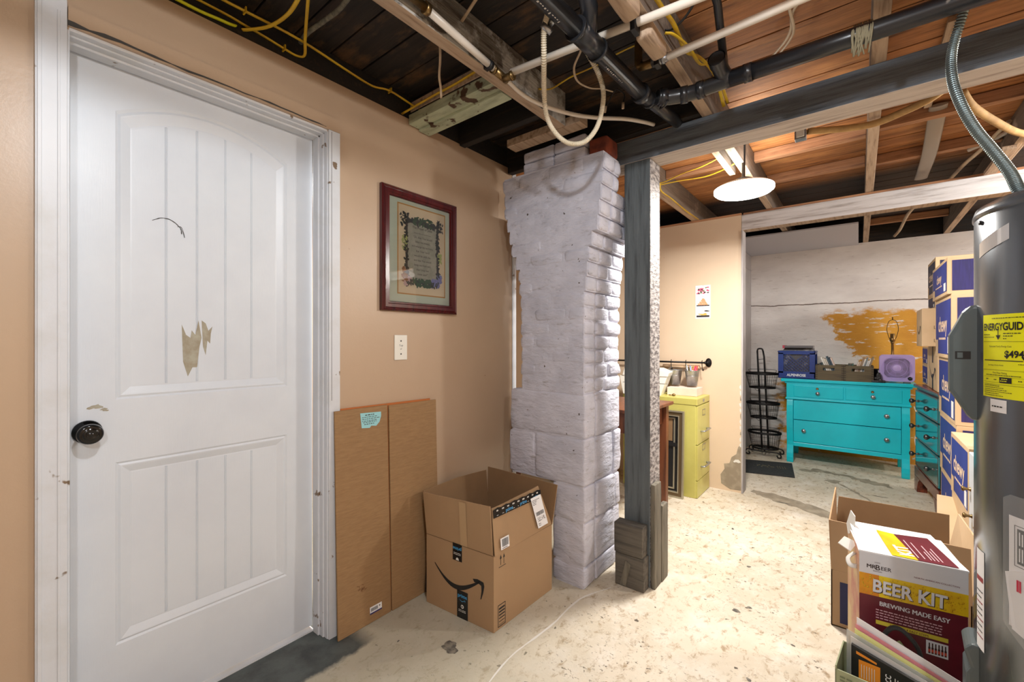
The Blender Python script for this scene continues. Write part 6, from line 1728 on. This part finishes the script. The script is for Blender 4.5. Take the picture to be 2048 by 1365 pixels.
for (b0, b1) in ((0.640, 0.800), (0.425, 0.625), (0.205, 0.410)):
    m = MB(); fprism(m, 0.03, cw_ - 0.03, b0, b1, -0.003, 0.010); d = m.build('drawer', 'teal', ck, world=True, bevel=0.004)
    m = MB()
    for (aa, bb, cc, dd) in ((0.03, b0, cw_ - 0.03, b0 + 0.010), (0.03, b1 - 0.010, cw_ - 0.03, b1), (0.03, b0, 0.042, b1), (cw_ - 0.042, b0, cw_ - 0.03, b1)): m.rect(aa, bb, cc, dd, fc, 0.0108)
    o = m.build('drawer_edge', 'redwood', d); o.data.transform(Matrix.Translation(-Vector(ck['_loc'])))
    for a in (0.13, cw_ - 0.13):
        m = MB(); mt_ = fc.n.to_track_quat('Z', 'Y').to_matrix().to_4x4()
        m.lathe([(0.012, 0), (0.009, 0.004), (0.006, 0.010), (0.006, 0.022), (0.014, 0.028), (0.019, 0.036), (0.019, 0.044), (0.013, 0.052), (0, 0.055)], fc(a, (b0 + b1) / 2, 0.010), 20, 0, mt_)
        o = m.build('drawer_knob', mat('pewter_knob', (92, 92, 92), .3, .9) if 'pewter_knob' not in bpy.data.materials else bpy.data.materials['pewter_knob'], d); o.data.transform(Matrix.Translation(-Vector(ck['_loc'])))

# ---------------------------------------------------------------- filing cabinet corner
fcab = thing('filing_cabinet', 'olive yellow two-drawer steel filing cabinet against the peach wall', 'filing cabinet', (-1.235, 3.565, 0))
m = MB(); m.box(-0.30, 0.280, -0.170, 0.170, 0.0, 0.700); m.build('cabinet_body', 'olive', fcab, bevel=0.003)
m = MB(); m.box(-0.302, 0.292, -0.173, 0.173, 0.701, 0.752); m.build('cabinet_top', 'olive', fcab, bevel=0.004)
fr2 = FR((0.293, -0.165, 0), (0, 1, 0), (0, 0, 1))
for (b0, b1) in ((0.405, 0.697), (0.135, 0.402)):
    m = MB(); m.box(0.279, 0.293, -0.166, 0.166, b0, b1 - 0.004); d = m.build('drawer', 'olive', fcab, bevel=0.002)
    hz = b0 + 0.090
    m = MB(); m.tube([fr2(0.085, hz, 0), fr2(0.085, hz + 0.003, 0.022), fr2(0.10, hz + 0.004, 0.028), fr2(0.225, hz + 0.004, 0.028), fr2(0.24, hz + 0.003, 0.022), fr2(0.24, hz, 0)], 0.009, 10, 0, 3, flat=0.7); m.build('drawer_handle', 'steel', d)
    m = MB(); z0_ = b0 + 0.205
    for (a, b, c, dd) in ((0.125, z0_, 0.200, z0_ + 0.006), (0.125, z0_ + 0.042, 0.200, z0_ + 0.048), (0.125, z0_, 0.131, z0_ + 0.048), (0.194, z0_, 0.200, z0_ + 0.048)): m.rect(a, b, c, dd, fr2, 0.002)
    m.build('label_holder', 'steel', d)
m = MB(); m.box(0.279, 0.292, -0.166, 0.166, 0.004, 0.130); m.build('kick_panel', 'olive', fcab, bevel=0.002)
m = MB(); m.rect(0.14, 0.715, 0.185, 0.738, FR((0.2925, -0.165, 0), (0, 1, 0), (0, 0, 1)), 0.001); m.build('maker_plate', 'steel', fcab)
m = MB(); m.box(-0.13, 0.10, -0.085, 0.085, 0, 0.062)
o = tag(m.build('wooden_block', 'pinkwood', bevel=0.002), 'pale pinkish block lying on the olive filing cabinet', 'block'); o.location = (-1.085, 3.615, 0.7525)
m = MB(); m.tube([(-0.03, 0, 0.006), (0.0, 0.0, 0.006)], 0.004, 8); m.lathe([(0, 0), (0.012, 0.002), (0.014, 0.010), (0.008, 0.018), (0, 0.02)], (0.008, 0, 0), 12)
o = tag(m.build('brass_finial', 'brass'), 'small brass finial lying on the filing cabinet', 'finial'); o.location = (-1.15, 3.47, 0.7525)
pt = thing('plastic_organizer', 'white plastic desktop organizer on the filing cabinet', 'organizer', (-1.385, 3.462, 0.7525), R(8))
m = MB(); m.prism([(-0.15, 0), (0.15, 0), (0.20, 0.15), (-0.18, 0.15)], FR((0, -0.07, 0), (1, 0, 0), (0, 0, 1)), -0.17, 0.0)
m.box(-0.15, 0.205, -0.072, -0.070, 0.095, 0.098, 1); m.box(0.02, 0.13, -0.0725, -0.070, 0.025, 0.055, 2)
m.build('organizer_body', ['plastic_white', 'crack', 'cover_gray'], pt, bevel=0.004)
m = MB(); m.prism([(-0.16, 0.15), (0.205, 0.15), (0.215, 0.185), (0.14, 0.215), (-0.14, 0.215)], FR((0, -0.072, 0), (1, 0, 0), (0, 0, 1)), -0.175, 0.004); m.build('organizer_lid', 'plastic_white', pt, bevel=0.006)
# rail with buckets
rl = thing('hanging_rail', 'dark metal rail on the peach wall above the filing cabinet', 'rail', (-1.2, 3.70, 1.012))
m = MB(); m.tube([(-1.75, 3.69, 1.012), (-0.955, 3.69, 1.012)], 0.0075, 12); m.tube([(-0.968, 3.69, 1.012), (-0.958, 3.69, 1.012)], 0.012, 14); m.build('rail_bar', 'dark_metal', rl, world=True)
m = MB(); m.lathe([(0, 0.0), (0.020, 0.0), (0.024, 0.004), (0.024, 0.008), (0.010, 0.012), (0.009, 0.05), (0, 0.05)], (-0.950, 3.741, 1.012), 24, 0, Matrix.Scale(1.0, 4) @ Matrix.Rotation(R(90), 4, 'X'))
m.v = [Vector((v.x, v.y, 1.012 + (v.z - 1.012) * (1.5 if v.y > 3.725 else 1))) for v in m.v]
m.build('wall_flange', 'dark_metal', rl, world=True)
def hook(x, lab):
    m = MB(); m.tube([(x, 3.684, 1.030), (x, 3.675, 1.020), (x, 3.678, 0.985), (x + 0.004, 3.675, 0.955), (x + 0.012, 3.668, 0.950), (x + 0.014, 3.664, 0.966)], 0.003, 8, 0, 4)
    tag(m.build('rail_hook', 'dark_metal', origin=(x, 3.675, 0.95)), lab, 'hook', 'hooks on the dark rail')
hook(-1.232, 'black hook on the rail behind the rear bucket'); hook(-1.112, 'black hook on the rail at the left of the pencil bucket'); hook(-0.985, 'black hook on the rail at the right of the pencil bucket')
def bucket(label, x):
    t = thing('metal_bucket', label, 'bucket', (x, 3.635, 0.828))
    m = MB(); m.lathe([(0, 0), (0.038, 0), (0.056, 0.120), (0.058, 0.122), (0.055, 0.122), (0.036, 0.004), (0, 0.004)], (0, 0, 0), 32); m.build('bucket_body', 'steel', t)
    m = MB(); m.tube([(0.057 * math.cos(2 * math.pi * k / 32), 0.057 * math.sin(2 * math.pi * k / 32), 0.122) for k in range(32)], 0.0022, 6, closed=True); m.tube([(0.050 * math.cos(2 * math.pi * k / 32), 0.050 * math.sin(2 * math.pi * k / 32), 0.078) for k in range(32)], 0.0012, 6, closed=True); m.build('bucket_rim', 'steel', t)
    m = MB(); m.tube([(-0.058, 0, 0.118), (-0.05, 0.02, 0.135), (0, 0.028, 0.145), (0.05, 0.02, 0.135), (0.058, 0, 0.118)], 0.0015, 6, 0, 4); m.build('bucket_handle', 'steel', t)
bucket('small galvanised bucket of coloured pens hanging on the rail', -1.050)
bucket('small galvanised bucket behind the white organizer', -1.185)
rnd = random.Random(12)
pens = [((214, 50, 110), 'pink'), ((226, 60, 60), 'red'), ((240, 150, 60), 'orange'), ((60, 70, 150), 'blue'), ((226, 90, 130), 'rose'), ((70, 60, 60), 'dark'), ((214, 180, 80), 'gold'), ((220, 220, 220), 'white'), ((120, 60, 150), 'violet'), ((120, 200, 210), 'pale blue'), ((150, 120, 60), 'brown'), ((200, 40, 80), 'crimson')]
for k, (c, nm) in enumerate(pens):
    a = 2 * math.pi * k / 12; rr_ = 0.030 if k % 2 else 0.016
    m = MB(); p0 = Vector((math.cos(a) * rr_ * 0.6, math.sin(a) * rr_ * 0.6, 0.012)); p1 = Vector((math.cos(a) * rr_ * 1.35, math.sin(a) * rr_ * 1.35, 0.135 + rnd.uniform(0, 0.025)))
    m.tube([p0, p1], 0.0045, 8); m.tube([p1, p1 + (p1 - p0).normalized() * 0.012], lambda t: 0.0045 * (1 - 0.8 * t), 8)
    o = tag(m.build('pen', mat('pen_' + nm.replace(' ', '_'), c, .4)), '%s pen standing in the hanging pen bucket' % nm, 'pen', 'pens in the hanging bucket'); o.location = (-1.050, 3.635, 0.828)
m = MB(); m.lathe([(0, 0), (0.035, 0), (0.038, 0.07), (0.036, 0.07), (0.033, 0.004), (0, 0.004)], (0, 0, 0), 24)
o = tag(m.build('drinking_glass', mat('cloudy_glass', (225, 228, 226), .1, alpha=0.5)), 'cloudy tumbler on the white organizer, by the rail', 'glass'); o.location = (-1.33, 3.52, 0.968)
m = MB(); m.tube([(-0.15, 0, 0.015), (0.15, 0, 0.015)], 0.015, 14); o = tag(m.build('paper_roll', mat('tan_paper_roll', (200, 170, 136), .7)), 'tan roll lying behind the rail', 'roll'); o.location = (-1.165, 3.722, 0.958)
# empty picture frames leaning on the cabinet
ef = thing('empty_frame', 'silver and gold empty picture frame leaning against the filing cabinet', 'frame', (-1.24, 3.335, 0.0))
fe = FR((-0.215, -0.012, 0.001), (1, 0, 0), (0, 0.045, 1))
def ringframe(mb, a0, b0, a1, b1, w, w0, w1, mi=0):
    mb.prism([(a0, b0), (a1, b0), (a1, b0 + w), (a0, b0 + w)], fe, w0, w1, mi); mb.prism([(a0, b1 - w), (a1, b1 - w), (a1, b1), (a0, b1)], fe, w0, w1, mi)
    mb.prism([(a0, b0 + w), (a0 + w, b0 + w), (a0 + w, b1 - w), (a0, b1 - w)], fe, w0, w1, mi); mb.prism([(a1 - w, b0 + w), (a1, b0 + w), (a1, b1 - w), (a1 - w, b1 - w)], fe, w0, w1, mi)
m = MB(); ringframe(m, 0, 0, 0.43, 0.655, 0.012, -0.02, 0.006, 0); ringframe(m, 0.012, 0.012, 0.418, 0.643, 0.024, -0.02, 0.0, 1); ringframe(m, 0.036, 0.036, 0.394, 0.619, 0.008, -0.02, 0.004, 0)
m.build('frame_moulding', [mat('silver_gilt', (176, 168, 146), .3, .6), mat('dark_gilt', (110, 92, 66), .4, .5)], ef)
m = MB(); m.rect(0.04, 0.04, 0.39, 0.615, fe, -0.018, 0); ringframe(m, 0.06, 0.06, 0.36, 0.60, 0.010, -0.017, -0.010, 1); m.prism([(0.044, 0.38), (0.386, 0.38), (0.386, 0.41), (0.044, 0.41)], fe, -0.017, -0.008, 0)
m.rect(0.27, 0.06, 0.30, 0.37, fe, -0.016, 2); m.rect(0.10, 0.42, 0.34, 0.60, fe, -0.016, 2)
m.build('frame_backing', ['black', bpy.data.materials['silver_gilt'], 'card_inner'], ef)
# desk
dk = thing('wooden_desk', 'brown wooden desk whose end shows behind the post', 'desk', (-1.56, 2.83, 0))
m = MB(); m.box(-0.52, 0.530, -0.30, 0.300, 0.735, 0.757); m.build('desk_top', 'deskwood', dk, bevel=0.003)
m = MB(); m.box(-0.47, 0.47, -0.25, 0.25, 0.60, 0.734); m.build('desk_apron', 'deskwood', dk, bevel=0.002)
for sx in (-1, 1):
    for sy in (-1, 1):
        m = MB(); x, y = sx * 0.470, sy * 0.255
        vs = [(x - .022, y - .022, 0.7345), (x + .030, y - .022, 0.7345), (x + .030, y + .030, 0.7345), (x - .022, y + .030, 0.7345), (x - .018, y - .018, 0.0005), (x + .026, y - .018, 0.0005), (x + .026, y + .026, 0.0005), (x - .018, y + .026, 0.0005)]
        m.add(vs, [(0, 1, 2, 3), (7, 6, 5, 4), (4, 5, 1, 0), (5, 6, 2, 1), (6, 7, 3, 2), (7, 4, 0, 3)]); m.build('desk_leg', 'deskwood', dk, bevel=0.002)

# ---------------------------------------------------------------- white cabinet and pink folder by the heater
wc = thing('small_cabinet', 'white painted cabinet edge with brass knobs, behind the water heater', 'cabinet', (0.60, 2.68, 0))
m = MB(); m.box(-0.212, 0.19, -0.08, 0.125, 0, 0.69); m.build('cabinet_body', 'trim_white', wc, bevel=0.003)
for k, z_ in enumerate((0.53, 0.42)):
    m = MB(); m.lathe([(0.010, 0), (0.006, 0.006), (0.006, 0.016), (0.012, 0.024), (0.008, 0.030), (0, 0.031)], (-0.212, 0.085 - 0.03 * k, z_), 16, 0, Matrix.Rotation(R(-90), 4, 'Y')); m.build('cabinet_knob', 'brass', wc)
m = MB(); m.box(-0.002, 0.36, -0.02, 0.02, 0, 0.155); m.box(0.0, 0.36, -0.03, 0.03, 0.155, 0.163, 1)
o = tag(m.build('pink_folder', ['pink', 'black'], bevel=0.001), 'pink folder with dark top standing on the nearer blue carton', 'folder'); o.location = (0.425, 2.90, 0.6985)
m = MB(); m.flat([(0, 0), (0.09, -0.03), (0.10, -0.01), (0.02, 0.018)], FR((0.38, 2.86, 0.872), (1, 0, 0), (0, 0, 1)), 0, 0); m.prism([(0, 0), (0.09, -0.03), (0.10, -0.01), (0.02, 0.018)], FR((0.38, 2.90, 0.872), (1, 0, 0), (0, 0, 1)), 0, 0.02)
tag(m.build('crumpled_paper', 'white', origin=(0.40, 2.88, 0.862)), 'crumpled white paper on top of the pink folder', 'paper')

# ---------------------------------------------------------------- water heater
HC_ = Vector((0.495, 1.605, 0)); HR = 0.262; HT = 1.530
wh = thing('water_heater', 'tall grey steel water heater with yellow energy label', 'water heater', tuple(HC_))
m = MB(); m.lathe([(0, 0.02), (HR - 0.01, 0.02), (HR, 0.03), (HR, 1.494), (HR - 0.002, 1.498)], (0, 0, 0), 96); m.build('tank_shell', 'heater_gray', wh)
m = MB(); m.lathe([(HR - 0.004, 1.494), (HR + 0.003, 1.499), (HR + 0.003, 1.506), (HR - 0.002, 1.522), (HR - 0.02, 1.532), (0.12, 1.54), (0, 1.54)], (0, 0, 0), 96); m.build('tank_cap', 'heater_gray', wh)
m = MB(); m.lathe([(HR - 0.03, 0), (HR - 0.03, 0.02), (0, 0.02)], (0, 0, 0), 48); m.build('tank_base', 'black', wh)
class CY:
    """a point on the shell: a = metres along the shell from azimuth az0 (counter-clockwise), b = height"""
    def __init__(s, az0, z0, r=HR): s.a0, s.z0, s.r = R(az0), z0, r
    def __call__(s, a, b, w=0.0):
        t = s.a0 + a / HR; r = s.r + w
        return Vector((r * math.cos(t), r * math.sin(t), s.z0 + b))
cy = CY(192.5, 1.056, HR + 0.0006)
LW, LH = 0.134, 0.196
m = MB(); m.rect(0, 0, LW, LH, cy, 0.0, 0, 14)
m.text('ENERGY', 0.0235, 0.005, 0.159, cy, 0.0010, 1, 'LEFT', 0.018, 0.71, 0, 0.95); m.text('GUIDE', 0.0245, 0.0645, 0.159, cy, 0.0010, 1, 'LEFT', 0.03, 0.78, 0, 0.98)
m.rect(0.0515, 0.140, 0.0535, 0.162, cy, 0.0010, 1); m.flat([(0.046, 0.147), (0.0525, 0.136), (0.059, 0.147)], cy, 0.0010, 1)
for b in (0.132, 0.065, 0.029 + 0.002): m.rect(0.004, b, 0.130, b + 0.0006, cy, 0.0010, 1, 10)
m.scribble(0.034, 0.186, 0.124, 0.0016, cy, 0.001, 1, 1, 0.006)
for k, b in enumerate((0.150, 0.144, 0.138)): m.scribble(0.066, b, 0.110 - k * 0.018, 0.0018, cy, 0.001, 1, 2 + k, 0.006)
m.scribble(0.006, 0.148, 0.028, 0.0016, cy, 0.001, 1, 6, 0.005); m.scribble(0.006, 0.142, 0.042, 0.0014, cy, 0.001, 1, 7, 0.005)
m.text('Estimated Yearly Energy Cost', 0.0058, 0.056, 0.119, cy, 0.001, 1, 'CENTER', 0.0, 0.85)
m.text('$494', 0.0215, 0.112, 0.096, cy, 0.0010, 1, 'RIGHT', 0.03, 0.98)
m.rect(0.008, 0.087, 0.110, 0.0888, cy, 0.001, 1, 10); m.flat([(0.106, 0.0975), (0.111, 0.0900), (0.116, 0.0975)], cy, 0.001, 1)
m.text('Cost Range of Similar Models', 0.0042, 0.044, 0.0755, cy, 0.001, 1, 'CENTER', 0.0, 0.9); m.scribble(0.100, 0.080, 0.112, 0.0014, cy, 0.001, 1, 8, 0.004)
m.text('First Hour Rating', 0.0060, 0.056, 0.0570, cy, 0.001, 1, 'CENTER', 0.0, 0.9); m.scribble(0.015, 0.0525, 0.108, 0.0015, cy, 0.001, 1, 9, 0.005)
m.rect(0.006, 0.0360, 0.122, 0.0364, cy, 0.001, 1, 8); m.rect(0.006, 0.0488, 0.122, 0.0492, cy, 0.001, 1, 8)
m.rect(0.056, 0.0362, 0.086, 0.0490, cy, 0.001, 1, 4); m.scribble(0.062, 0.0442, 0.080, 0.0018, cy, 0.0015, 0, 10, 0.005); m.scribble(0.059, 0.0395, 0.078, 0.0018, cy, 0.0015, 0, 11, 0.005)
for a in (0.014, 0.040, 0.100): m.scribble(a, 0.042, a + 0.012, 0.0018, cy, 0.001, 1, 12, 0.004)
for k in range(6): m.scribble(0.008, 0.0275 - k * 0.0046, 0.060 + 0.010 * (k % 4), 0.0012, cy, 0.001, 1, 20 + k, 0.005)
m.build('energy_label', ['yellow', 'black'], wh, label='bright yellow energy label with black print')
c2 = CY(198.5, 1.022, HR + 0.0006)
m = MB(); m.rect(0, 0, 0.046, 0.030, c2, 0, 0, 5); m.scribble(0.006, 0.012, 0.04, 0.003, c2, 0.0006, 1, 3, 0.008); m.build('small_sticker', ['white', 'black'], wh)
# reflective tape near the top
c3 = CY(188, 1.375, HR + 0.0006)
m = MB(); n_ = 10
m.add([c3(0.10 * i / n_, 0.020 + 0.028 * i / n_ , 0) for i in range(n_ + 1)] + [c3(0.10 * i / n_, 0.056 + 0.028 * i / n_, 0) for i in range(n_ + 1)], [(i, i + 1, n_ + 2 + i, n_ + 1 + i) for i in range(n_)], 0)
m.build('clear_tape', mat('shiny_clear_tape', (214, 214, 214), .12, .3), wh)
for a, z_ in ((190, 1.482),):
    m = MB(); q = CY(a, z_)(0, 0, 0.001); m.lathe([(0.006, 0), (0.005, 0.003), (0, 0.003)], q, 12, 0, Vector((q.x, q.y, 0)).to_track_quat('Z', 'Y').to_matrix().to_4x4()); m.build('cap_rivet', 'dark_metal', wh)
# element covers: upper with a slot, lower
def cover(az, half, z0, z1, out, slot):
    f_ = FR((0, 0, 0), (math.cos(R(az)), math.sin(R(az)), 0), (0, 0, 1))       # a: radial, b: height, n: tangential
    m = MB()
    H_ = z1 - z0
    pr = [(HR - 0.02, z0), (HR + 0.006, z0 + 0.002), (HR + 0.014, z0 + 0.014), (HR + out - 0.012, z0 + H_ * 0.19), (HR + out, z0 + H_ * 0.26), (HR + out, z1 - H_ * 0.26), (HR + out - 0.008, z1 - H_ * 0.20), (HR + 0.022, z1 - 0.018), (HR + 0.008, z1 - 0.001), (HR - 0.02, z1)]
    m.prism(pr, f_, -half, half)
    o = m.build('element_cover', 'cover_gray', wh, bevel=0.010, label='dark grey plastic cover')
    if slot:
        s_ = -half - 0.0008
        m = MB(); fs_ = f_
        m.add([fs_(HR + 0.006, 1.143, s_), fs_(HR + 0.034, 1.143, s_), fs_(HR + 0.034, 1.163, s_), fs_(HR + 0.006, 1.163, s_)], [(3, 2, 1, 0)], 0)
        m.add([fs_(HR + 0.020, 1.146, s_ - 0.0006), fs_(HR + 0.030, 1.146, s_ - 0.0006), fs_(HR + 0.030, 1.160, s_ - 0.0006), fs_(HR + 0.020, 1.160, s_ - 0.0006)], [(3, 2, 1, 0)], 1)
        m.build('cover_slot', ['black', 'cover_gray'], o)
        m = MB(); m.beam(fs_(HR + 0.0, 1.131, half), fs_(HR + 0.004, 0.0, half) if False else fs_(HR + 0.0, 1.17, half), 0.001, 0.001)
    return o
cover(173.0, 0.050, 0.985, 1.282, 0.047, True)
cover(176.0, 0.050, 0.13, 0.425, 0.018, False)
c4 = CY(184.5, 0.425, HR + 0.0006)
m = MB(); m.rect(0, 0, 0.040, 0.245, c4, 0, 0, 6); m.rect(0.003, 0.168, 0.036, 0.180, c4, 0.0006, 1, 4)
for k in range(9): m.scribble(0.004, 0.03 + k * 0.014, 0.036, 0.003, c4, 0.0006, 2 if k % 3 else 1, 30 + k, 0.006)
m.build('warning_sticker', ['white', mat('dark_red_label_print', (150, 40, 50), .5), 'crack'], wh)
# document pouch
c5 = CY(207.5, 0.47, HR + 0.0006)
m = MB()
n_ = 12; PW = 0.21
m.add([c5(PW * i / n_, 0.075 - 0.075 * min(1, i / n_ * 2.2), 0.003) for i in range(n_ + 1)] + [c5(PW * i / n_, 0.372 if i else 0.36, 0.003) for i in range(n_ + 1)], [(i, i + 1, n_ + 2 + i, n_ + 1 + i) for i in range(n_)], 0)
m.build('document_pouch', mat('clear_pouch_film', (214, 218, 220), .1, alpha=0.22), wh, label='clear plastic document pouch')
m = MB(); m.rect(0.012, 0.075, PW - 0.006, 0.325, c5, 0.0012, 0, 12)
for (a0, b0, a1, b1) in ((0.024, 0.215, 0.19, 0.2165), (0.024, 0.305, 0.19, 0.3065), (0.024, 0.215, 0.0255, 0.3065)): m.rect(a0, b0, a1, b1, c5, 0.0016, 2, 6)
m.rect(0.030, 0.222, 0.075, 0.300, c5, 0.0016, 1, 4)
for k in range(7):
    m.rect(0.034 + k * 0.0055, 0.228, 0.0365 + k * 0.0055, 0.258, c5, 0.0020, 0); m.rect(0.034 + k * 0.0055, 0.264, 0.0365 + k * 0.0055, 0.294 - (k % 3) * 0.003, c5, 0.0020, 0)
m.add([c5(0.004, 0.192, 0.0024), c5(0.03, 0.205, 0.0024), c5(0.09, 0.225, 0.0024), c5(0.20, 0.25, 0.0024), c5(0.20, 0.03, 0.0024), c5(0.10, 0.04, 0.0024), c5(0.02, 0.07, 0.0024)], [(0, 6, 5, 2), (2, 5, 4, 3), (0, 2, 1)], 0)
m.rect(0.030, 0.160, 0.039, 0.186, c5, 0.0030, 3); m.add([c5(0.046, 0.200, 0.003), c5(0.09, 0.170, 0.003), c5(0.094, 0.176, 0.003), c5(0.05, 0.206, 0.003)], [(0, 1, 2, 3)], 2)
for k in range(4): m.scribble(0.05, 0.150 - k * 0.014, 0.10, 0.002, c5, 0.003, 2, 50 + k, 0.006)
m.build('manual_papers', ['white', mat('dark_grey_print', (60, 62, 62), .5), 'crack', mat('red_print', (190, 40, 70), .5)], wh)
